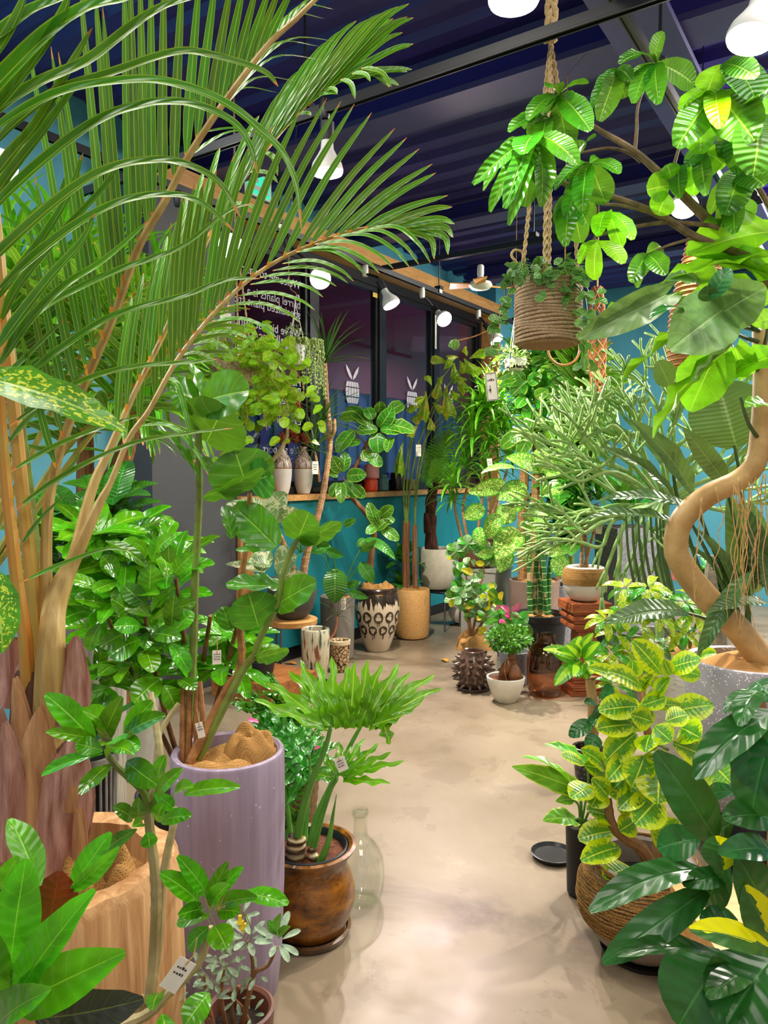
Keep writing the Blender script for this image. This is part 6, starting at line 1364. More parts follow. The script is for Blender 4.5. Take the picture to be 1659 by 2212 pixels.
# tall square concrete planter with a pencil cactus
cq = fl(1356, 6.2)
cs = T('concrete_planter', 'tall square grey concrete planter behind the pencil cactus', 'planter', cq)
cs.add('body', wbox(cq, .19, .19, 0, .95, rot=.2), concd, smooth=False)
cs.add('soil', wbox(cq, .17, .17, .95, .955, rot=.2), M['soil'], smooth=False)
rosette(cs, cq + V((0, 0, .97)), 22, .5, 1.2, LM['dracd'], 30, 85, 77)
pcb = fl(1430, 4.55)
pc = T('pencil_cactus', 'huge pencil cactus with a cloud of forking grey green stems on the right', 'potted succulent', pcb)
pot(pc, pcb, rprof(.15, .19, .42), conc, 'pot', M['soil'])
pcm = plain('pencil cactus stem', '#9cbc6a', .45, .12, 12, h2='#6f9c52')
rnd = random.Random(12); nb = [0]
pc.add('trunk', MB().tube([pcb + V((0, 0, .38)), P(1430, 1180, 4.55), P(1440, 1080, 4.55)], (.03, .022), 8, 4), pcm)
def fork(p, d, L, r, lev, chain):
    q = p + d * L; bend = V((rnd.uniform(-.2, .2), rnd.uniform(-.2, .2), rnd.uniform(-.05, .2))) * L
    chain.append(([p, lerp(p, q, .5) + bend * .35, q], r))
    if lev == 0: return
    for k in range(rnd.choice((2, 3, 3)) if lev > 1 else 2):
        dd = (d + V((rnd.uniform(-.75, .75), rnd.uniform(-.55, .55), rnd.uniform(-.35, .55)))).normalized()
        fork(q, dd, L * rnd.uniform(.62, .92), r * .84, lev - 1, chain)
for i in range(17):                       # each main branch with its forks is a part
    a = math.radians(lerp(205, -15, i / 16)); o = P(1440, 1085, 4.55); d = V((math.cos(a) * 1.0, rnd.uniform(-.5, .25), math.sin(a) * 1.0 + .12)).normalized()
    ch = []; fork(o, d, rnd.uniform(.23, .33), .0155, 4, ch); mb = MB()
    for pts, r in ch: mb.tube(pts, (r, r * .9), 5, 3)
    pc.add('branch', mb, pcm, sharp=0)
for pts in (((1330, 1120), (1300, 1180), (1250, 1170), (1215, 1165)), ((1350, 1130), (1340, 1200), (1330, 1260), (1330, 1310)), ((1360, 1120), (1310, 1230), (1300, 1290)), ((1380, 1130), (1370, 1190), (1350, 1235)), ((1420, 1130), (1425, 1190), (1440, 1215)), ((1400, 1130), (1390, 1210), (1380, 1250)), ((1300, 1130), (1260, 1150), (1220, 1110)), ((1350, 1110), (1290, 1110), (1260, 1060)), ((1330, 1020), (1250, 1040), (1200, 1010)), ((1345, 985), (1290, 1010), (1235, 960)), ((1340, 930), (1300, 930), (1265, 900))):
    ch = []
    q = [P(u, v, 4.2) for u, v in pts]; mb = MB().tube([P(1430, 1080, 4.5)] + q, (.014, .009), 6, 5)
    for k in range(1, len(q)):
        for _ in range(2):
            d = ((q[k] - q[k - 1]).normalized() + V((rnd.uniform(-.6, .6), 0, rnd.uniform(-.5, .3)))).normalized(); mb.tube([q[k], q[k] + d * .06, q[k] + d * .12 + V((0, 0, -.01))], (.009, .007), 5, 2)
    pc.add('branch', mb, pcm, sharp=0)
# kentia palm against the back wall
kp = fl(1236, 6.75)
kt = T('palm', 'feather palm with fine fronds by the back wall above the carved pedestal', 'potted palm', kp)
pot(kt, kp, rprof(.16, .2, .4), conc, 'pot', M['soil'])
crown = P(1236, 1010, 6.7)
stem(kt, [kp + V((0, 0, .35)), lerp(kp, crown, .6), crown], .03, .02, M['greenstem'], 'trunk')
for i, pts in enumerate((((1225, 880), (1195, 800), (1160, 755)), ((1245, 900), (1260, 820), (1290, 790)), ((1200, 930), (1170, 920), (1150, 950)), ((1260, 940), (1290, 900), (1320, 890)), ((1220, 850), (1240, 780), (1250, 740)))):
    frond(kt, [crown] + [P(u, v, 6.6 - .12 * j) for j, (u, v) in enumerate(pts)], .012, .004, LM['palmlet2'], 22, .42, 1.1, 58, 18, i, .3, M['rachis'], plane=V((0, -.8, .6)), vee=5)
for i, pts in enumerate((((1280, 975), (1230, 940), (1180, 930)), ((1290, 990), (1260, 960), (1270, 1020)))):
    frond(kt, [crown] + [P(u, v, 5.9 - .1 * j) for j, (u, v) in enumerate(pts)], .01, .003, LM['palmlet2'], 20, .34, 1.1, 55, 30, i + 9, .4, M['rachis'], plane=V((0, -.3, .9)), vee=10)
# hanging net of woven vine
nt = P(1290, 620, 5.6); nb_ = P(1290, 905, 5.6)
net = T('woven_hanging', 'long brown netted hanging of woven vine dropping by the back wall', 'hanging', V((nt.x, nt.y, ZC)))
net.add('cord', MB().tube([V((nt.x, nt.y, ZC - .02)), nt], .008, 6), M['twine'])
for s_, n_ in ((1, 5), (-1, 5)):
    for k in range(n_):
        pts = []
        for j in range(41):
            t = j / 40; a = 2 * math.pi * k / n_ + s_ * t * 11; r = .035 + .03 * math.sin(math.pi * min(1, t * 1.2)) ; p = lerp(nt, nb_, t)
            pts.append(p + V((r * math.cos(a), r * math.sin(a), 0)))
        net.add('strand', MB().tube(pts, .007, 5), plain('woven vine', '#b5703c', .7, .15, 30) if 'vine' not in M else M['vine'])
# textured white pot with umbrella tree
tp = fl(1480, 3.55)
wtx = plain('white cracked clay', '#d9d4cc', .8, .06, 20, .7, bscale=38, stretch=(1, 1, 2.6))
um2 = T('umbrella_tree', 'umbrella tree with drooping yellow green fingers in a rough white pot', 'potted plant', tp)
pot(um2, tp, [(.13, 0), (.15, .012), (.172, .2), (.185, .4), (.19, .545), (.184, .555)], wtx, 'pot', M['soil'], inner=.02)
burlap(um2, tp + V((0, 0, .52)), .165, .05, 71)
mt_uf = leaf_mat('yellow green umbrella leaf', '#7cb62a', '#b8d85a', '#c6d84a', .3, nv=6, vs=.2, tr=.3, var='blotch', vcol='#b6cc2e')
lm('uf', [mt_uf, mt_uf, mt_small], 2, W=.16, a=.8, b=.7, nl=6, nw=2, curl=.9, fold=.3)
stem(um2, [P(1555, 1400, 3.5), P(1550, 1330, 3.5), P(1535, 1250, 3.5), P(1540, 1200, 3.5)], .035, .025, plain('grey bark', '#9a8f7c', .8, .2, 20, .4), 'trunk')
rnd = random.Random(31)
for a, b in (((1480, 1400), (1420, 1290)), ((1470, 1400), (1350, 1300)), ((1490, 1400), (1480, 1300)), ((1460, 1410), (1330, 1380)), ((1490, 1400), (1520, 1320))): stem(um2, [P(*a, 3.55), lerp(P(*a, 3.55), P(*b, 3.45), .5) + V((0, 0, .04)), P(*b, 3.45)], .007, .004, M['greenstem'], 'branch')
for i, (u, v) in enumerate(((1400, 1270), (1440, 1290), (1370, 1300), (1480, 1300), (1420, 1330), (1340, 1330), (1330, 1370), (1380, 1350), (1500, 1330), (1480, 1370), (1320, 1410), (1370, 1400), (1350, 1270), (1310, 1340), (1420, 1390), (1395, 1300), (1500, 1290), (1340, 1440), (1390, 1460), (1330, 1480))):
    whorl(um2, P(u, v, 3.35 + .1 * rnd.random()), V((rnd.uniform(-.3, .3), -.5, .9)), 8, .10, 1.1, LM['uf'], -22, i + 3)
tg = fl(1555, 5.2)
# anthuriums with red flowers far right behind the trunk
ar = T('anthurium', 'red flowering anthurium glimpsed behind the pale bent trunk', 'potted plant', tg)
pot(ar, tg, rprof(.1, .13, .55), conc, 'pot', M['soil'])
rosette(ar, tg + V((0, 0, .56)), 14, .3, 1.3, LM['lily'], 10, 80, 8)
redm = plain('red spathe', '#d0202a', .25, .05, 9)
for u, v in ((1443, 1212), (1452, 1252), (1545, 1230)):
    p = P(u, v, 5.0); ar.leaf(LM['pink'][0], p, V((.3, -.3, .8)), V((0, -1, .3)), .09, 1.2, name='spathe'); stem(ar, [tg + V((0, 0, .55)), p], .003, .003, M['petiole'], 'flower_stalk')
# plants filling the back of the middle, between the pedestal bowl and the cactus
fb6 = fl(1205, 6.0)
ff = T('parlour_plant', 'low dark leaved plant in a grey pot between the brown cylinder and the concrete planter', 'potted plant', fb6)
pot(ff, fb6, rprof(.11, .14, .5), concd, 'pot', M['soil'])
for i, (u, v, L) in enumerate(((1215, 1120, .3), (1230, 1170, .28), (1210, 1060, .3), (1225, 1000, .3), (1240, 1080, .26))):
    c = P(u, v, 5.9); stem(ff, [fb6 + V((0, 0, .48)), lerp(fb6 + V((0, 0, .48)), c, .6), c], .012, .008, mrg, 'stem'); rosette(ff, c, 16, L, 1.3, LM['lily'], -20, 80, i + 90)
# ficus between the fig tree and the fishtail palm, dark leaves low by the counter
fb7 = WL(-.85, -.13)
f7 = T('leafy_shrub', 'small dark leaved shrub standing close to the counter behind the cream jar', 'potted plant', fb7)
pot(f7, fb7, rprof(.07, .09, .3), M['blackmat'], 'pot', M['soil'])
stem(f7, [fb7 + V((0, 0, .28)), fb7 + V((.02, 0, .7))], .01, .006, M['stembrown'])
rosette(f7, fb7 + V((.01, -.02, .62)), 14, .2, 1.2, LM['lily'], -20, 80, 17); rosette(f7, fb7 + V((.01, -.02, .42)), 10, .18, 1.2, LM['lily'], -10, 50, 18)
# ================================================================ right foreground
mt_pach = leaf_mat('money tree leaf', '#27801a', '#86c044', None, .24, nv=13, vs=.18, midw=.04, tr=.3, bumpy=.6)
mt_pachl = leaf_mat('young money tree leaf', '#5cc21a', '#b4e85a', None, .3, nv=13, vs=.2, midw=.04, tr=.4, bumpy=.5)
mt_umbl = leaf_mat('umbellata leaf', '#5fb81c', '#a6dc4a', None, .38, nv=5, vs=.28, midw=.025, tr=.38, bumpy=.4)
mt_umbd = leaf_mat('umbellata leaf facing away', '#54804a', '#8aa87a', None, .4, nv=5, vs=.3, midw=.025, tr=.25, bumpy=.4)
mt_strel = leaf_mat('dark paddle leaf', '#2c4f26', '#5a7a44', None, .35, nv=16, vs=.3, midw=.04, tr=.12, bumpy=.6)
mt_lanc = leaf_mat('grey green lance leaf', '#476e3e', '#7d9a6a', None, .3, nv=14, vs=.25, midw=.03, tr=.12, bumpy=.7)
mt_alti = leaf_mat('yellow edged fig leaf', '#3f8f22', '#c8e04a', None, .28, nv=9, vs=.25, midw=.04, tr=.25, var='margin', vcol='#a4c61c')
mt_sche = leaf_mat('dark leathery schefflera leaf', '#1f5a2c', '#3f7a44', None, .26, nv=6, vs=.12, midw=.03, tr=.08)
mt_schey = leaf_mat('yellow edged schefflera leaf', '#2f6a30', '#4f8a44', None, .3, nv=6, vs=.1, midw=.03, tr=.15, var='half', vcol='#e6f01e')
mt_alo = leaf_mat('arrow shaped green leaf', '#4aa82a', '#a8dc5a', '#b0d84a', .28, nv=5, vs=.4, midw=.05, tr=.3)
mt_corn = leaf_mat('lime striped corn plant leaf', '#3f9a2a', '#a8e45a', None, .28, vs=0, midw=.0, tr=.3, var='stripe', vcol='#a4dc3c')
mt_hoya = leaf_mat('small round vine leaf', '#3c7a34', '#7aa85a', '#8ab46a', .35, nv=4, vs=.1, tr=.15)
lm('pach', [mt_pach, mt_pach, mt_pachl], 2, W=.2, a=.85, b=.55, curl=.95, fold=.2, wave=.08, nl=9)
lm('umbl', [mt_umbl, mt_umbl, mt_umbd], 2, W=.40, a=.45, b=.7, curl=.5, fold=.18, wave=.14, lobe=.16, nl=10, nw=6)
lm('strel', mt_strel, 2, W=.25, a=.6, b=.6, curl=.5, fold=.15, nl=10)
lm('lanc', mt_lanc, 3, W=.14, a=.7, b=.9, curl=.7, fold=.3, wave=.15, nl=10)
lm('alti', mt_alti, 4, W=.21, a=.7, b=.65, curl=.6, fold=.25, wave=.08)
lm('sche', mt_sche, 3, W=.22, a=.7, b=.65, curl=.7, fold=.15, wave=.05, nl=9)
lm('schey', mt_schey, 2, W=.22, a=.7, b=.65, curl=.6, fold=.15, nl=9)
lm('alo', mt_alo, 3, W=.3, a=.4, b=.8, curl=.6, fold=.25, wave=.12, lobe=.14, nl=8)
lm('corn', mt_corn, 3, W=.13, a=.5, b=.6, curl=1.0, fold=.25, wave=.06)
lm('hoya', mt_hoya, 3, W=.36, a=.55, b=.55, nl=4, nw=2, curl=.4, fold=.2)
# ---- umbellata fig with a bent trunk in a terrazzo pot
tz = V(((1640 - CX) / F * 2.62, 2.66, 0))
tm = N('white flecked terrazzo'); _f = tm.n('TexVoronoi', {'Vector': tm.obj(), 'Scale': 120.}).outputs['Distance']; _g = tm.noise(40, 2, tm.obj())
M['terr'] = tm.done(tm.pbr(tm.mix(tm.math('MULTIPLY', tm.math('LESS_THAN', _f, .30), tm.math('GREATER_THAN', _g, .5)), tm.ramp(tm.noise(3, 4, tm.obj()), (.3, srgb('#8f8b94')), (.7, srgb('#a9a5aa'))), srgb('#e8e4e0')), .4, .4))
plinth = single('plinth', MB().lathe(tz, [(.15, 0), (.155, .01), (.155, .17), (.15, .18)], 32), M['black'], 'round black plinth under the terrazzo pot', 'plinth', tz)
ub2 = tz + V((0, 0, .18))
umb = T('umbellata_fig', 'fig tree with huge heart leaves and a bent bare trunk in a flecked pot', 'potted tree', ub2)
pot(umb, ub2, [(.10, 0), (.125, .01), (.17, .08), (.2, .2), (.213, .36), (.216, .54), (.212, .55)], M['terr'], 'pot', M['soil'], inner=.02)
burlap(umb, ub2 + V((0, 0, .51)), .19, .05, 81)
bk = plain('smooth tan bark', '#d2ae76', .5, .12, 9, .2, h2='#ab824a')
stem(umb, [P(1680, 1470, 2.66), P(1650, 1430, 2.66), P(1595, 1360, 2.65), P(1535, 1300, 2.62), P(1482, 1235, 2.6), P(1460, 1180, 2.58), P(1475, 1120, 2.56), P(1530, 1070, 2.54), P(1595, 1038, 2.52), P(1632, 1000, 2.5), P(1643, 930, 2.5), P(1648, 830, 2.5), P(1645, 715, 2.5)], .050, .029, bk, 'trunk', k=6, n=14)
k8 = crop(1200, 540, 3.614); K8 = lambda x, y, d: P(1200 + x / 3.614, 540 + y / 3.614, d)
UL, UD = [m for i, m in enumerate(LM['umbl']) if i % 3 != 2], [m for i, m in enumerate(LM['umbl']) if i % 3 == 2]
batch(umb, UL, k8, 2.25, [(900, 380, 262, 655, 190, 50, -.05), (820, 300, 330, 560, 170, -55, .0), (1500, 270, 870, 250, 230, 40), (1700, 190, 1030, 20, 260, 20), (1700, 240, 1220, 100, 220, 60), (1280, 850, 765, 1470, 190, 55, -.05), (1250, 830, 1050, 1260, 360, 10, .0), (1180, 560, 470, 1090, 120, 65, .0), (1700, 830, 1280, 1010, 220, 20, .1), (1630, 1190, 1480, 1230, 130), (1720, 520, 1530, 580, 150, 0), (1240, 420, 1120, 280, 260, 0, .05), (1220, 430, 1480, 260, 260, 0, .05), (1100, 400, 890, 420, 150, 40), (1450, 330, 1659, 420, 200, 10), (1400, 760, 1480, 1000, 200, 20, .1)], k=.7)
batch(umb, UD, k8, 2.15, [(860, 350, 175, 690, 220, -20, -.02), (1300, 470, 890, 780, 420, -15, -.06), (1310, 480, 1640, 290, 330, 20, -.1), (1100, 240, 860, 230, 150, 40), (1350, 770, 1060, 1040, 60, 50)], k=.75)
batch(umb, LM['sche'], k8, 2.1, [(1200, 400, 1180, 280, 120), (1210, 380, 1365, 145, 130), (1000, 480, 740, 530, 90, 30)], k=.7)
batch(umb, UL, crop(1000, 0, 2.517), 2.2, [(1700, 1260, 1220, 1390, 300, 15, -.05), (1640, 1400, 1100, 1530, 210, 35)], k=.6)
for a, b in (((1645, 740), (1560, 690)), ((1645, 720), (1590, 640)), ((1646, 780), (1560, 740)), ((1646, 800), (1540, 760)), ((1645, 715), (1535, 665)), ((1646, 760), (1660, 690)), ((1640, 950), (1600, 860))): stem(umb, [P(*a, 2.5), P(lerp(a[0], b[0], .6), lerp(a[1], b[1], .5) + 8, 2.4), P(*b, 2.26)], .008, .004, M['petdark'], 'petiole')
rnd = random.Random(3)
for i in range(18):                                   # thin aerial roots
    u = rnd.uniform(1470, 1655); v = lerp(1080, 1010, (u - 1470) / 190) + rnd.uniform(-5, 30); L = rnd.uniform(120, 380); pts = []; x = u
    for j in range(7):
        pts.append(P(x, v + L * j / 6, 2.48 - .02 * (i % 4))); x += rnd.uniform(-14, 14)
    umb.add('aerial_root', MB().tube(pts, (.0022, .001), 5, 3), M['twine'], sharp=0)
# ---- paddle leaved plant between
lb2 = V((1.55, 3.05, 0))
ca = T('calathea', 'tall grey green plant with long ribbed lance leaves behind the bent trunk', 'potted plant', lb2)
pot(ca, lb2, rprof(.15, .19, .5), conc, 'pot', M['soil'])
k9 = crop(1260, 1050, 4.158)
def stalk(pts, d): stem(ca, [P(u, v, d + .02 * j) for j, (u, v) in enumerate(pts)][::-1], .009, .005, M['petdark'], 'petiole')
batch(ca, LM['lanc'], k8, 2.75, [(1070, 1900, 585, 1320, 150, 10), (930, 1955, 335, 1535, 100, 30), (1335, 1830, 995, 1385, 140, -10)], k=.7)
batch(ca, LM['strel'], k8, 2.8, [(1410, 1540, 1270, 1030, 470, 0, .05), (890, 1060, 800, 865, 150, 10), (1620, 1500, 1500, 1250, 120, 40)], k=.85)
batch(ca, LM['lanc'], k9, 2.6, [(935, 1140, 185, 1245, 210, 15, -.1), (985, 225, 125, 135, 150, 35), (870, 340, -20, 305, 130, 40), (1500, 780, 1030, 1560, 150, 10), (1700, 1080, 1100, 1155, 170, 30, -.1)], k=.7)
batch(ca, LM['lanc'], k9, 2.8, [(1420, 1060, 1010, 380, 110, 30), (1310, 1040, 1050, 400, 90, 40), (1480, 1000, 1300, 60, 230, 10), (1560, 950, 1480, 120, 220, 30), (1640, 900, 1400, 130, 200, 10), (1700, 1000, 1560, 560, 150, 20), (1250, 900, 900, 520, 90, 40)], k=.75)
for pts in (((1455, 955), (1460, 1060), (1520, 1250), (1600, 1380)), ((1486, 1325), (1530, 1340), (1590, 1385), (1625, 1440)), ((1586, 962), (1600, 1040), (1610, 1150), (1620, 1400)), ((1495, 1064), (1530, 1160), (1580, 1280), (1620, 1400)), ((1569, 1050), (1600, 1200), (1620, 1400)), ((1480, 1105), (1540, 1220), (1620, 1400))): stalk(pts, 2.7)
for u in (1352, 1365, 1378, 1390, 1405, 1417, 1425, 1432): ca.add('petiole', MB().tube([V(((1500 - CX) / F * 4.1, 4.1, .35)) if 0 else P(u + 25, 1290, 4.1), P(u + 6, 1200, 4.1), P(u, 1110, 4.1)], (.009, .006), 6, 3), M['petdark'])
# ---- variegated fig in the rope and grey bowl
ab2 = V((.758, 2.13, 0))
single('saucer', MB().lathe(ab2, [(.1, 0), (.118, .003), (.122, .014), (.112, .014), (.004, .010)], 36), M['black'], 'black saucer under the rope and grey bowl in the right foreground', 'saucer', ab2)
al = T('variegated_fig', 'bushy fig with yellow edged leaves in a rope and grey cement bowl', 'potted plant', ab2 + V((0, 0, .012)))
A0 = ab2 + V((0, 0, .012)); grey = plain('grey cement', '#8c8279', .55, .06, 6, .08)
pot(al, A0, [(.085, 0), (.108, .01), (.15, .05), (.176, .095), (.187, .14), (.182, .19), (.168, .23), (.15, .258), (.145, .262)], grey, 'bowl', M['soil'], inner=.02, soil_z=.19)
rw = MB(); rr = [(.176, .095), (.187, .14), (.182, .19), (.168, .23), (.15, .258), (.149, .27)]
ropeb = rope_mat('straw rope', '#c99a55', '#54351a', 260)
for i in range(24):
    z = .098 + .0071 * i; r = rrad(min(z, .269)) + .0015
    rw.tube([A0 + V((r * math.cos(a * math.pi / 22), r * math.sin(a * math.pi / 22), z + .004 * math.sin(a * math.pi / 22 * 3 + i))) for a in range(45)], .0045, 5, cap=False)
al.add('rope_band', rw, ropeb, label='straw rope wound round the upper part')
k10 = crop(1060, 1450, 2.77); K10 = lambda x, y, d: P(1060 + x / 2.77, 1450 + y / 2.77, d)
tk_ = plain('brown fig bark', '#8a6238', .7, .15, 18, .4)
stem(al, [K10(960, 1330, 2.12), K10(965, 1200, 2.1), K10(900, 1060, 2.08), K10(790, 990, 2.06), K10(720, 900, 2.06), K10(700, 760, 2.08)], .022, .011, tk_, 'trunk', knots=8)
stem(al, [K10(990, 1300, 2.16), K10(1000, 1000, 2.2), K10(960, 700, 2.25), K10(960, 480, 2.28), K10(920, 260, 2.3), K10(900, 60, 2.34), K10(860, -200, 2.38)], .018, .008, tk_, 'trunk', knots=9)
stem(al, [K10(960, 480, 2.28), K10(1000, 440, 2.24), K10(1060, 470, 2.2)], .007, .005, M['greenstem'], 'branch')
batch(al, LM['alti'], k10, 2.08, [(880, 210, 645, 235, 140), (900, 100, 700, 0, 130), (870, 370, 688, 535, 150), (955, 380, 925, 485, 130), (850, 320, 630, 345, 150), (1090, 430, 1335, 545, 170), (1290, 520, 1435, 665, 220, 0, -.05), (1015, 470, 1000, 795, 250, 0, -.08), (920, 510, 845, 690, 180), (1010, 755, 860, 915, 200), (830, 500, 695, 655, 120), (700, 750, 605, 640, 110), (715, 745, 830, 655, 130), (610, 690, 480, 760, 150), (910, 690, 765, 825, 130), (745, 890, 575, 830, 140), (740, 955, 525, 1005, 150), (770, 1055, 540, 1135, 130), (840, 1180, 675, 1235, 140), (860, 900, 770, 955, 120), (1120, 890, 1000, 1060, 170), (1140, 340, 1255, 400, 160), (700, 600, 560, 560, 120), (680, 580, 540, 470, 110), (740, 700, 620, 660, 120), (660, 700, 600, 810, 140), (960, 300, 840, 260, 120), (980, 330, 1080, 420, 130), (760, 820, 900, 760, 120), (1050, 300, 1180, 260, 130), (900, 620, 990, 560, 110), (1060, 500, 960, 640, 140), (1110, 560, 1200, 640, 150), (800, 640, 720, 720, 120), (560, 560, 420, 500, 100, 40)], k=.75)
batch(al, LM['alti'], k9, 2.2, [(705, 1690, 440, 1385, 210), (430, 1785, 35, 1630, 140, 20), (430, 1740, 440, 1560, 160), (770, 1640, 1055, 1560, 200), (1050, 1540, 1195, 1505, 110), (500, 1965, 145, 2010, 190), (740, 1900, 510, 1975, 140), (760, 2040, 1165, 1965, 230), (650, 1890, 780, 1720, 120), (470, 1835, 625, 1690, 90), (500, 2150, 625, 2020, 140), (820, 1640, 1050, 1700, 150), (600, 1960, 880, 1970, 110), (440, 1900, 400, 2050, 130), (620, 2120, 300, 2110, 150), (780, 1700, 720, 1560, 110), (560, 1830, 500, 1740, 90), (600, 1840, 640, 1930, 110), (450, 2130, 200, 2120, 130)], k=.75)
# ---- slim black pot with arrow leaves
nb2 = V((.648, 2.42, 0))
ao = T('alocasia', 'young plant with wavy arrow shaped leaves in a slim black pot beside the rope bowl', 'potted plant', nb2)
pot(ao, nb2, rprof(.04, .047, .235, 0), M['blackmat'], 'pot', M['soil'], inner=.004, soil_z=.215)
batch(ao, LM['alo'], k10, 2.35, [(575, 560, 325, 438, 100, 25), (500, 700, 185, 510, 110, 50), (500, 700, 128, 570, 120, -20), (485, 765, 388, 778, 60), (500, 890, 312, 895, 120, 10), (700, 560, 545, 505, 90), (500, 730, 435, 715, 60)], k=.6)
for x, y in ((575, 560), (500, 700), (485, 765), (500, 890), (690, 560), (510, 720)): stem(ao, [nb2 + V((0, 0, .21)), lerp(nb2 + V((0, 0, .21)), K10(x, y, 2.36), .6) + V((.012, 0, .02)), K10(x, y, 2.36)], .0045, .003, M['petiole'], 'petiole')
tag('white price tag with printed lines hanging by the slim black pot', K10(620, 840, 2.22), .034, .05, 0, 0, 3)
# ---- empty black saucer on the open floor
sp2 = fl(1204, 2.66)
single('saucer', MB().lathe(sp2, [(.055, 0), (.07, .004), (.079, .02), (.076, .021), (.066, .009), (.004, .008)], 48), plain('black plastic', '#17181a', .35, .05, 8), 'empty round black saucer lying on the open floor by the slim black pot', 'saucer', sp2)
# ---- corn plant on a bare trunk
cp = fl(1278, 3.36)
cn = T('corn_plant', 'corn plant with lime striped leaves on a bare trunk in a black flecked pot', 'potted plant', cp)
bp = N('black flecked stone'); _f = bp.n('TexVoronoi', {'Vector': bp.obj(), 'Scale': 70.}).outputs['Distance']
M['fleck'] = bp.done(bp.pbr(bp.ramp(_f, (.2, srgb('#5a5c60')), (.45, srgb('#17181c'))), .4, .5))
pot(cn, cp, rprof(.055, .07, .15), M['fleck'], 'pot', M['bark'])
stem(cn, [cp + V((0, 0, .12)), P(1281, 1590, 3.36), P(1280, 1520, 3.36), P(1274, 1465, 3.36)], .024, .022, bk, 'trunk', knots=6)
cn.add('cut_top', MB().lathe(P(1276, 1463, 3.36), [(.02, -.01), (.0235, .0), (.019, .004), (.004, .002)], 16), tk_)
batch(cn, LM['corn'], k44, 3.3, [(1290, 1550, 968, 1465, 110, 20), (1300, 1560, 1072, 1785, 120, 0, -.06), (1270, 1590, 1235, 1705, 130), (1290, 1530, 1300, 1345, 150), (1280, 1540, 1055, 1490, 110, -20), (1330, 1540, 1475, 1400, 110), (1340, 1570, 1510, 1630, 110), (1330, 1590, 1420, 1680, 120), (1310, 1600, 1360, 1730, 110), (1320, 1530, 1420, 1320, 100), (1290, 1560, 1170, 1420, 100), (1310, 1600, 1290, 1720, 120)], k=.7)
batch(cn, LM['sche'], k10, 3.3, [(620, 300, 470, 390, 90), (630, 380, 580, 490, 90), (640, 200, 690, 300, 110), (630, 190, 560, 190, 50), (650, 260, 620, 330, 80), (660, 120, 740, 140, 90)], k=.8)
# ---- wooden stool carrying nothing, at the lower right corner
ws = V((.875, 1.75, 0))
wst = T('wood_crate', 'pale wooden crate end showing at the lower right beside the rope bowl', 'crate', ws)
for i in range(3): wst.add('board', MB().box((ws.x - .13, ws.y - .13, .02 + .1 * i), (ws.x + .13, ws.y - .112, .115 + .1 * i)), M['pine'], smooth=False)
for i in range(3): wst.add('board', MB().box((ws.x - .13, ws.y - .112, .02 + .1 * i), (ws.x - .112, ws.y + .13, .115 + .1 * i)), M['pine'], smooth=False)
wst.add('lid', MB().box((ws.x - .135, ws.y - .135, .32), (ws.x + .135, ws.y + .135, .338)), M['pine'], smooth=False)
for sx, sy in ((-.109, -.109), (.109, -.109), (-.109, .109), (.109, .109)): wst.add('corner_post', MB().box((ws.x + sx - .012, ws.y + sy - .012, 0), (ws.x + sx + .012, ws.y + sy + .012, .32)), M['pine'], smooth=False)
# ---- dark schefflera close to the lens
zb = V((.72, 1.12, 0))
zs = T('schefflera', 'dark leathery schefflera with two yellow splashed leaves nearest the lens at lower right', 'potted plant', zb)
pot(zs, zb, rprof(.1, .12, .22), M['blackmat'], 'pot', M['soil'])
stem(zs, [zb + V((0, 0, .2)), zb + V((0, .0, .5)), K10(1640, 1500, 1.12), K10(1540, 1250, 1.12), K10(1500, 1000, 1.14)], .012, .007, tk_, 'stem')
stem(zs, [zb + V((.02, 0, .2)), K10(1720, 1400, 1.15), K10(1700, 700, 1.18), K10(1600, 60, 1.2)], .011, .006, tk_, 'stem')
batch(zs, LM['sche'], k10, 1.08, [(1345, 1015, 985, 480, 230, 0, -.02), (1270, 1190, 592, 1440, 170, 15, -.08), (1310, 1300, 670, 1745, 175, -10, -.06), (1340, 1690, 760, 1705, 130, 30, -.05), (1720, 240, 1220, 645, 210, 20, -.04), (1700, 900, 1390, 880, 190, 10), (1700, 1080, 1360, 1090, 150, 0), (1620, 1420, 1470, 1105, 240, 0), (1400, 1690, 1125, 2120, 420, 0, -.02), (1690, 1710, 1390, 2150, 420, 10, -.06), (1340, 1710, 1480, 2120, 300, 10, .05), (1700, 340, 1560, 870, 270, 10), (1490, 330, 1640, 720, 220, 10), (1600, 120, 1490, 330, 130, 20), (1590, 110, 1400, 250, 110, 40), (1420, 1230, 1150, 1280, 120, 10), (1480, 1500, 1250, 1480, 130, 0), (1250, 1000, 1000, 1060, 180, 0, .02), (1420, 1150, 1280, 1410, 180, 0, .04), (1450, 900, 1350, 1010, 150, 0, .06), (1480, 720, 1290, 760, 100, 0, .08), (1560, 1800, 1300, 1960, 160, 20), (1580, 60, 1690, 180, 150, 0)], k=.75)
batch(zs, LM['schey'], k10, 1.03, [(1700, 1680, 1190, 1545, 170, 20, -.03), (1700, 1640, 1520, 1280, 190, -10, -.02), (1390, 1190, 1340, 985, 250, 40, .02)], k=.8)
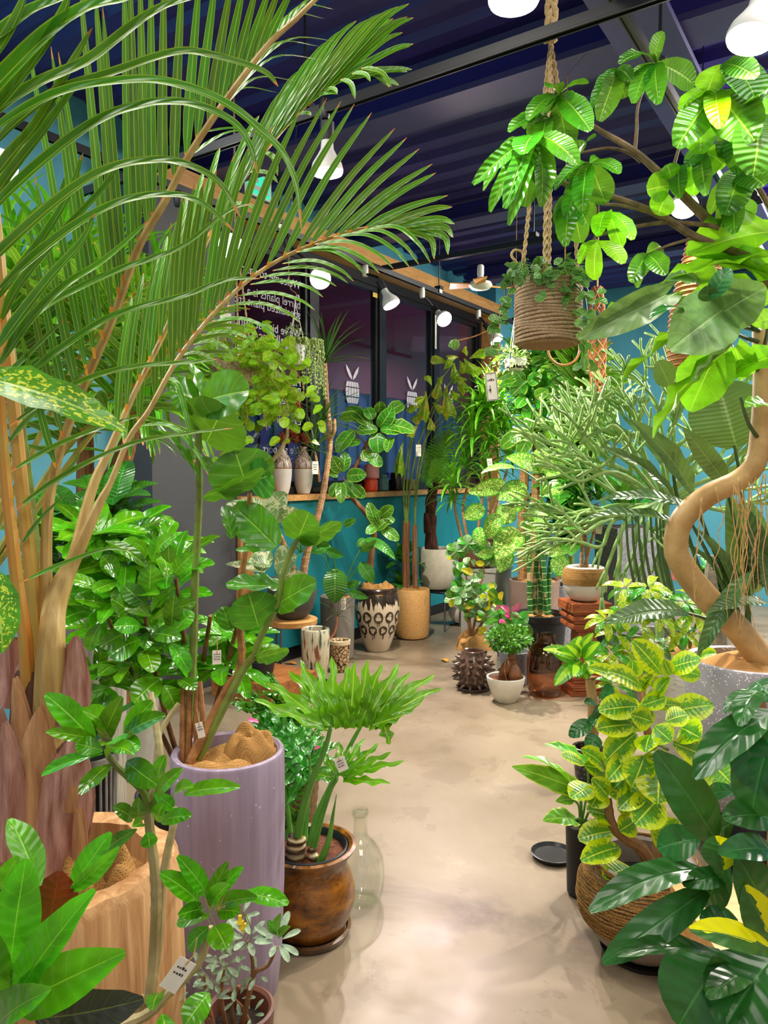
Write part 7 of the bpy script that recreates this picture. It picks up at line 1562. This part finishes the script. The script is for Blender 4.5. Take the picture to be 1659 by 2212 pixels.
# ---- money tree overhead
mb_ = V((1.62, 2.35, 0))
mo = T('money_tree', 'money tree reaching in from the right with drooping fans of leaves overhead', 'potted tree', mb_)
pot(mo, mb_, rprof(.16, .2, .4), conc, 'pot', M['soil'])
k3b = crop(1000, 0, 2.517); K3b = lambda x, y, d: P(1000 + x / 2.517, y / 2.517, d)
mbk = plain('grey brown branch', '#8f7355', .6, .15, 25, .3, h2='#5a4632')
stem(mo, [mb_ + V((0, 0, .35)), mb_ + V((.02, 0, .9)), mb_ + V((0, 0, 1.5)), K3b(1800, 1700, 2.35), K3b(1600, 1440, 2.3), K3b(1370, 1230, 2.25), K3b(1130, 1000, 2.2), K3b(930, 820, 2.18), K3b(700, 680, 2.16), K3b(540, 540, 2.14)], .03, .004, mbk, 'trunk')
for pts, r in ((((1560, 1400), (1270, 1290), (1090, 1180), (900, 1100), (740, 1050), (520, 980), (410, 800)), .013), (((1390, 1240), (1330, 1225), (1100, 1210), (850, 1250), (720, 1285)), .008), (((1100, 1190), (1070, 1170), (880, 1120), (760, 1110)), .008), (((935, 810), (945, 700), (955, 560), (1040, 350)), .006), (((1130, 980), (1155, 870), (1200, 750), (1350, 520)), .006), (((1700, 1180), (1560, 950), (1440, 840), (1380, 700), (1370, 520)), .009), (((970, 880), (900, 830), (790, 805), (640, 830)), .006), (((955, 560), (900, 430), (840, 375)), .004), (((740, 1050), (700, 960), (690, 890)), .005), (((1270, 1290), (1100, 1340), (1010, 1390)), .005), (((720, 1285), (650, 1420)), .004)):
    stem(mo, [K3b(x, y, 2.2) for x, y in pts], r, r * .55, mbk, 'branch')
LP = LM['pach']; lp = [m for i, m in enumerate(LP) if i % 3 == 2]; dp = [m for i, m in enumerate(LP) if i % 3 != 2]
fans = [(1050, 345, 2.1, [(1090, 172, 100), (1258, 465, 140), (1065, 568, 110), (930, 563, 100), (895, 485, 100), (852, 350, 90)]),
 (835, 375, 2.1, [(740, 660, 120), (882, 532, 100), (700, 605, 45), (915, 440, 80)]), (525, 520, 2.05, [(682, 453, 80), (572, 815, 140), (695, 712, 130), (355, 655, 100), (330, 700, 80), (468, 480, 90), (600, 545, 70), (430, 610, 90)]),
 (400, 740, 2.0, [(55, 1003, 80), (113, 1038, 60), (330, 840, 150), (462, 1050, 130), (312, 1015, 100), (625, 895, 120), (240, 922, 95), (148, 1152, 70), (228, 1135, 90), (275, 1122, 100), (335, 1125, 120), (248, 1225, 70), (425, 1125, 95), (560, 800, 120)]),
 (690, 890, 2.12, [(852, 945, 110), (775, 1105, 140), (650, 1152, 110), (595, 1005, 90), (742, 862, 60), (500, 1035, 60), (560, 1190, 100)]), (730, 1310, 2.15, [(872, 1435, 115), (720, 1522, 90), (635, 1435, 60)]),
 (790, 1150, 2.18, [(922, 1305, 100), (862, 1345, 80), (740, 1285, 100)]), (1000, 1380, 2.2, [(912, 1535, 100), (1078, 1342, 80), (1105, 1495, 100), (950, 1565, 60)]), (1370, 510, 2.1, [(1160, 805, 170), (1288, 838, 190), (1585, 765, 230), (1180, 600, 90), (1285, 545, 50), (1400, 700, 120)]),
 (1410, 350, 2.05, [(1590, 545, 220), (1330, 512, 180), (1600, 420, 120)]), (1590, 610, 2.05, [(1575, 955, 250), (1700, 640, 160), (1640, 500, 140)]), (1300, 830, 2.2, [(1208, 908, 80), (1255, 1062, 115), (1322, 1065, 90), (1425, 905, 170), (1370, 945, 120)]),
 (1500, 920, 2.2, [(1425, 1170, 170), (1345, 1165, 90), (1640, 1010, 150), (1560, 1050, 130)]), (1000, 1390, 2.3, [(1120, 1440, 60)]), (600, 1060, 2.2, [(520, 1250, 130), (640, 1320, 120), (560, 1340, 110), (680, 1230, 90)]), (640, 830, 2.15, [(720, 745, 90), (630, 760, 60)]),
 (1480, 700, 2.2, [(1400, 860, 120), (1560, 880, 130), (1500, 950, 110), (1440, 620, 100)]), (1560, 430, 2.15, [(1700, 560, 160), (1660, 420, 130), (1540, 600, 130)]), (1180, 900, 2.25, [(1100, 1030, 100), (1240, 1020, 100), (1180, 1080, 90)]), (1480, 1080, 2.25, [(1400, 1230, 120), (1560, 1200, 120), (1480, 1270, 110)]),
 (470, 640, 2.1, [(360, 760, 110), (540, 760, 110), (430, 800, 100), (250, 720, 90)]), (330, 760, 2.05, [(190, 900, 100), (270, 960, 100), (380, 930, 110)]), (620, 1080, 2.2, [(560, 1230, 100), (700, 1200, 100)])]
for fi, (x, y, d, tips) in enumerate(fans):
    for j, (tx, ty, wd) in enumerate(tips):
        a, b = k3b(x, y), k3b(tx, ty); ms = lp if (fi in (5, 6, 8, 9, 10, 11) and j % 2) or fi in (5, 6) else dp
        mo.leafpx(ms[j % len(ms)], (a[0], a[1], d), (b[0], b[1], d + (-.06, .02, -.12)[j % 3]), wd * .9 / 2.517, (j * 37 % 40) - 20, .55, name='leaflet')
batch(mo, lp, k3b, 2.15, [(1120, 1010, 1000, 1032, 130), (1130, 970, 1112, 893, 90), (1100, 1040, 1060, 1170, 120)], k=.8)
# ================================================================ hanging things
def rope(t, pts, r=.006, name='rope', mat='jute'):
    "two strands twisted together"
    q = catmull(pts, 10); 
    for ph in (0, math.pi):
        o = []; L = 0
        for i, p in enumerate(q):
            d = (q[min(i + 1, len(q) - 1)] - q[max(i - 1, 0)]).normalized(); x, y, _ = ortho(d)
            if i: L += (p - q[i - 1]).length
            a = ph + L * 120; o.append(p + x * (r * .55 * math.cos(a)) + y * (r * .55 * math.sin(a)))
        t.add(name, MB().tube(o, r * .62, 6), M[mat], sharp=0)
def dense(a, b, n): return [lerp(a, b, i / n) for i in range(n + 1)]
HD = 2.38
hpb = P(1183, 748, HD); hb2 = V((hpb.x, HD, hpb.z))
hg = T('hanging_basket', 'vine in a jute wound cylinder hanging from braided jute ropes', 'hanging plant', hb2)
jw = rope_mat('wound jute pot', '#e6c8a6', '#a07c5c', 240)
pot(hg, hb2, [(.085, 0), (.094, .006), (.099, .02), (.101, .1), (.102, .195), (.1, .2)], jw, 'pot', M['soil'], inner=.01, soil_z=.18)
coil = MB()
for i in range(18):
    z = .012 + .0105 * i; coil.tube([hb2 + V(((.1005) * math.cos(a * math.pi / 18), (.1005) * math.sin(a * math.pi / 18), z + .003 * math.sin(a * math.pi / 6 + i))) for a in range(37)], .0052, 5, cap=False)
hg.add('jute_coils', coil, jw, sharp=0)
kn = P(1190, 92, HD)
for i, (u, v, dy) in enumerate(((1128, 590, .0), (1248, 590, .02), (1176, 600, -.095), (1186, 575, .095))):
    e = P(u, v, HD + dy); m1 = P((1150, 1236, 1180, 1189)[i], (385, 370, 385, 385)[i], HD + dy * .7); m2 = P((1177, 1208, 1188, 1193)[i], 200, HD + dy * .3)
    rope(hg, dense(e, m1, 10) + dense(m1, m2, 10)[1:] + dense(m2, kn, 6)[1:], .0062)
for k in range(3):
    pts = []
    for j in range(50):
        t = j / 49; p = lerp(kn, V((kn.x + .002, kn.y, ZC - .03)), t); a = t * 34 + k * 2.09
        pts.append(p + V((.013 * math.sin(a), .008 * math.sin(2 * a), 0)))
    hg.add('braid', MB().tube(pts, .0095, 6), M['jute'], sharp=0)
hg.add('knot_loop', MB().tube([P(1118, 570, HD), P(1105, 552, HD - .01), P(1112, 540, HD - .01), P(1128, 545, HD), P(1130, 562, HD)], .004, 6, 6), M['jute'])
rnd = random.Random(77)
vines = [((1120, 600), (1095, 605), (1090, 640), (1080, 690), (1070, 720)), ((1130, 590), (1105, 590), (1100, 620)), ((1160, 590), (1165, 620), (1180, 650)), ((1200, 590), (1215, 625), (1225, 650)), ((1240, 590), (1260, 610), (1275, 640), (1280, 665)), ((1230, 600), (1262, 640), (1268, 700), (1262, 760), (1262, 790)), ((1180, 590), (1195, 630), (1190, 600)), ((1140, 580), (1170, 572), (1200, 580), (1235, 575)), ((1120, 600), (1085, 660), (1075, 700), (1030, 725), (985, 738), (978, 752)), ((1110, 600), (1090, 680), (1068, 715), (1062, 780))]
for vi, pts in enumerate(vines):
    q = [P(u, v, HD - .10 + .01 * (vi % 4)) for u, v in pts]; hg.add('vine', MB().tube(q, (.0025, .0016), 5, 6), M['cane'] if vi > 7 else M['petdark'], sharp=0)
    n = 18 if vi < 8 else 8
    for k in range(n):
        g = rnd.uniform(0, 1) * (len(q) - 1); a = min(int(g), len(q) - 2); p = lerp(q[a], q[a + 1], g - a) + V((rnd.uniform(-.016, .016), rnd.uniform(-.03, .01), rnd.uniform(-.012, .014)))
        d = V((rnd.uniform(-1, 1), rnd.uniform(-.5, .2), rnd.uniform(-.9, .5))).normalized(); nn = V((rnd.uniform(-.4, .4), -1, rnd.uniform(.1, .9)))
        hg.leaf(rnd.choice(LM['hoya']), p, d, nn, rnd.uniform(.024, .036), 1.1)
for k in range(70):
    a = rnd.uniform(0, 6.28); p = hb2 + V((rnd.uniform(.03, .115) * math.cos(a), rnd.uniform(.03, .115) * math.sin(a), .205 + rnd.uniform(0, .05)))
    hg.leaf(rnd.choice(LM['hoya']), p, V((math.cos(a), math.sin(a), rnd.uniform(-.4, .6))).normalized(), V((0, -.5, 1)), rnd.uniform(.024, .036), 1.1)
for a, b in (((1262, 705), (1276, 690)), ((1262, 770), (1262, 800)), ((1264, 740), (1256, 715)), ((1290, 790), (1275, 800)), ((1060, 750), (1052, 770)), ((1075, 708), (1062, 700))): hg.leafpx(LM['hoya'][0], (*a, HD - .1), (*b, HD - .1), 17, 0, .8)
tag('large white bordered price tag hanging at the end of the vine', P(1058, 790, HD - .08), .036, .086, -6, 0, 1, border=True, emblem=True)
# rattan hoop and pendant
rt = plain('honey rattan', '#c98a4a', .5, .12, 30)
hp3 = P(1218, 768, 3.6)
hr = T('rattan_hoop', 'thin rattan hoop hung on a cord behind the jute hanging pot', 'hoop', V((hp3.x, hp3.y, ZC)))
hr.add('hoop', MB().tube([hp3 + V((.075 * math.cos(a * math.pi / 16), 0, .075 * math.sin(a * math.pi / 16) + .03)) for a in range(33)], .006, 6, cap=False), rt)
hr.add('cord', MB().tube([hp3 + V((0, 0, .1)), V((hp3.x, hp3.y, ZC - .02))], .003, 5), M['twine'])
pp = P(1508, 560, 3.42)
pe = T('rattan_pendant', 'woven rattan pendant basket behind the money tree and the big pale leaves', 'pendant', V((pp.x, pp.y, ZC)))
wv = rope_mat('rattan weave', '#d9a860', '#8a5a2a', 160)
pe.add('shade', MB().lathe(P(1508, 800, 3.42), [(.12, 0), (.125, .01), (.135, .1), (.125, .25), (.1, .4), (.07, .52), (.05, .6), (.046, .6), (.06, .52), (.12, .12)], 36), wv)
mbx = MB()
for i in range(26):
    t = i / 25; z = .02 + .57 * t; r = [(.128, .02), (.137, .1), (.127, .25), (.102, .4), (.072, .52), (.052, .6)]
    for (r0, z0), (r1, z1) in zip(r, r[1:]):
        if z0 <= z <= z1 + 1e-6: rad = lerp(r0, r1, (z - z0) / (z1 - z0))
    c_ = P(1508, 800, 3.42); mbx.tube([c_ + V((rad * math.cos(a * math.pi / 16), rad * math.sin(a * math.pi / 16), z)) for a in range(33)], .004, 4, cap=False)
pe.add('woven_rings', mbx, rt, sharp=0)
pe.add('cord', MB().tube([P(1508, 800, 3.42) + V((0, 0, .59)), V((pp.x, pp.y, ZC - .02))], .003, 5), M['black'])
# white hanging pot with trailing beads
wd = 4.4
wc = P(638, 788, wd)
wh = T('hanging_planter', 'small white plastic hanging pot with trailing beaded stems before the first window', 'hanging plant', wc)
pot(wh, wc, rprof(.05, .06, .11), M['white'], 'pot', M['soil'], inner=.006)
hk = P(638, 655, wd)
for a in (0, 2.1, 4.2): wh.add('hanger', MB().tube([wc + V((.058 * math.cos(a), .058 * math.sin(a), .105)), hk], .002, 5), M['white'])
wh.add('hook', MB().tube([hk, hk + V((0, 0, .03)), hk + V((.018, 0, .045)), hk + V((.02, 0, .02))], .004, 6, 6), M['white'])
wh.add('wire', MB().tube([hk + V((.01, 0, .045)), hk + V((-.04, .02, .2)), V((hk.x + .02, hk.y, ZC - .02))], .002, 5, 5), M['twine'])
bead = plain('beaded trailing stem', '#a9bf6a', .5, .15, 30)
rnd = random.Random(8)
for k in range(22):
    a = rnd.uniform(-2.4, 1.2); L = rnd.uniform(.1, .34) if math.cos(a) > 0 else rnd.uniform(.03, .1); o = wc + V((.055 * math.cos(a), .055 * math.sin(a), .115)); mb = MB()
    e = o + V((math.cos(a) * (.03 + L * .22), math.sin(a) * .04, .02)); tip = e + V((rnd.uniform(-.01, .03), 0, -L))
    pts = catmull([o, e, lerp(e, tip, .5), tip], 12)
    mb.tube(pts, .0016, 4)
    for j in range(2, len(pts), 2): 
        p = pts[j]; b = .0075; s = rnd.uniform(-.006, .006)
        mb.lathe(p + V((s, s, 0)), [(.001, -b), (b * .8, -b * .4), (b * .8, b * .4), (.001, b)], 6)
    wh.add('trailing_stem', mb, bead, sharp=0)
stufffoliage(wh, 'foliage', wc + V((-.01, 0, .17)), (.06, .05, .06), 150, .02, .3, bead, 4)
# ball of lime ivy hung on ropes
iv = P(540, 812, 3.95)
ivy = T('hanging_ivy', 'big ball of lime green trailing ivy in a hanging coir pot by the charcoal panel', 'hanging plant', P(470, 830, 3.95))
coir = plain('coir', '#c9b48a', .95, .2, 60, .8, h2='#8a744c')
cpot = P(505, 840, 4.0)
pot(ivy, cpot, [(.06, 0), (.11, .03), (.14, .1), (.145, .15), (.14, .155)], coir, 'pot', M['soil'])
for i, (u, v) in enumerate(((470, 740), (485, 740), (515, 745), (540, 745))): rope(ivy, dense(P(u, v, 3.95 + .03 * i), lerp(P(u, v, 3.95), P(508, 500, 3.95), .5) + V((0, 0, .0)), 8) + dense(lerp(P(u, v, 3.95), P(508, 500, 3.95), .5), P(508, 500, 3.95), 8)[1:], .005)
rope(ivy, dense(P(508, 500, 3.95), V((P(508, 500, 3.95).x, 3.95, ZC - .03)), 12), .005)
rnd = random.Random(14)
for k in range(285):
    d = V((rnd.gauss(0, 1), rnd.gauss(0, .8), rnd.gauss(0, 1))).normalized(); r = rnd.random() ** .35
    c = iv + V((d.x * .31, d.y * .2 - .05, d.z * .25 + .02)) * r
    if k % 6 == 0: c += V((rnd.uniform(0, .2), 0, -rnd.uniform(.1, .3)))
    dd = V((rnd.uniform(-1, 1), rnd.uniform(-.6, .2), rnd.uniform(-1, .4))).normalized()
    ivy.leaf(rnd.choice(LM['ivy']), c, dd, V((rnd.uniform(-.4, .4), -1, rnd.uniform(.2, 1.2))), rnd.uniform(.045, .07), 1.)
for k in range(14):
    a = rnd.uniform(0, 6.28); e = iv + V((.26 * math.cos(a), -.1, .2 * math.sin(a))); ivy.add('vine', MB().tube([cpot + V((0, 0, .15)), lerp(cpot + V((0, 0, .15)), e, .5) + V((0, -.05, .06)), e, e + V((rnd.uniform(-.03, .06), 0, -.1))], (.003, .002), 5, 5), M['cane'], sharp=0)
tag('tall white price tag hanging above the lime ivy ball', P(487, 668, 3.8), .055, .11, 0, 0, 2)
# white hanging pot far back right
w3 = P(1113, 800, 5.0)
wh2 = T('hanging_planter', 'small white hanging pot spilling fine pale green stems at the back', 'hanging plant', w3)
pot(wh2, w3, rprof(.06, .075, .07), M['white'], 'pot', M['soil'], inner=.006)
for a in (0, 2.1, 4.2): wh2.add('hanger', MB().tube([w3 + V((.07 * math.cos(a), .07 * math.sin(a), .068)), w3 + V((0, 0, .4))], .002, 5), M['white'])
wh2.add('wire', MB().tube([w3 + V((0, 0, .4)), V((w3.x, w3.y, ZC - .02))], .002, 5), M['twine'])
stufffoliage(wh2, 'foliage', w3 + V((-.03, -.02, .08)), (.14, .1, .09), 420, .022, .3, bead, 5)
# ================================================================ left background
lb3 = fl(246, 3.45)
le = T('ponytail', 'tall stout brown trunk with fountains of bright strap leaves by the teal wall', 'potted tree', lb3)
pot(le, lb3, rprof(.15, .19, .36), conc, 'pot', M['soil'])
stem(le, [lb3 + V((0, 0, .32)), P(240, 1100, 3.45), P(258, 1010, 3.45), P(288, 900, 3.45), P(318, 800, 3.45)], .062, .045, fib, 'trunk')
stem(le, [lb3 + V((-.1, 0, .32)), P(185, 1100, 3.45), P(180, 900, 3.45), P(120, 660, 3.45)], .05, .03, fib, 'trunk')
for i, (u, v, n, L) in enumerate(((318, 790, 46, .55), (120, 640, 46, .6), (205, 640, 40, .45), (30, 600, 36, .5), (340, 640, 34, .4), (250, 720, 34, .5), (60, 800, 30, .5), (330, 880, 30, .45))):
    c = P(u, v, 3.15 - .1 * (i % 3)); rosette(le, c, n, L * .8, 1.1, LM['strap'], -45, 80, i)
    if i > 1: stem(le, [P(300 if u > 150 else 150, 860, 3.45), c], .02, .015, fib, 'branch')
wp = fl(196, 2.95)
wl = T('weathered_planter', 'tall pale weathered planter with dark glossy leaves behind the big palm', 'planter', wp)
pot(wl, wp, rprof(.11, .13, 1.12), plain('weathered pale wood', '#b9b4a4', .9, .12, 5, .5, stretch=(12, 12, 1), h2='#8a8474'), 'pot', M['soil'])
for i, (u, v) in enumerate(((150, 1120), (200, 1130), (240, 1120), (110, 1160), (260, 1150), (130, 1220), (90, 1270), (250, 1090))): whorl(wl, P(u, v, 2.85), V((0, -.4, 1)), 7, .2, 1., LM['lily'], 20, i); stem(wl, [wp + V((0, 0, 1.1)), P(u, v, 2.85)], .005, .004, M['petdark'], 'stem')
# ---- last small things
cv = cnt_pt(572, .13)
cu = T('potted_vine', 'small plant with a curved pale stem in a terracotta pot left of the onion vases', 'potted plant', cv)
pot(cu, cv, rprof(.045, .06, .10), plain('terracotta', '#b5623a', .75, .08, 12), 'pot', M['soil'])
stem(cu, [P(578, 1030, cv.y), P(585, 1000, cv.y), P(608, 968, cv.y - .02), P(621, 935, cv.y - .04), P(612, 895, cv.y - .05), P(600, 860, cv.y - .05)], .016, .009, M['stempale'], 'stem', knots=7)
rnd = random.Random(55)
for k in range(40):
    p = P(rnd.uniform(560, 640), rnd.uniform(820, 920), cv.y - rnd.uniform(0, .15))
    cu.leaf(rnd.choice(LM['ivy']), p, V((rnd.uniform(-1, 1), rnd.uniform(-.5, .2), rnd.uniform(-1, .4))).normalized(), V((rnd.uniform(-.4, .4), -1, rnd.uniform(.2, 1))), rnd.uniform(.06, .09), 1.)
tag('white price tag with handwriting hanging among the sea grape stems', P(468, 1388, 1.88), .022, .036, 0, 0, 3)
tag('white price tag half hidden low between the tan canes of the lavender pot', P(425, 1545, 1.87), .018, .04, -12, 0, 2)
for u, v, rot, l in ((966, 1431, .3, 'fallen orange brown leaf lying on the floor beside the spiky pot'), (640, 1436, 1.2, 'fallen yellow leaf lying on the floor under the stool')):
    g = G(u, v); o = bpy.data.objects.new('fallen_leaf', leafmesh('fallen_leaf', plain('fallen leaf', '#c9862a', .6, .15, 30), W=.25, curl=.5, fold=.2)); COL.objects.link(o)
    o.location = g + V((0, 0, .006)); o.rotation_euler = (0, 0, rot); o.scale = (.09, .09, .09); o['label'] = l; o['category'] = 'leaf'
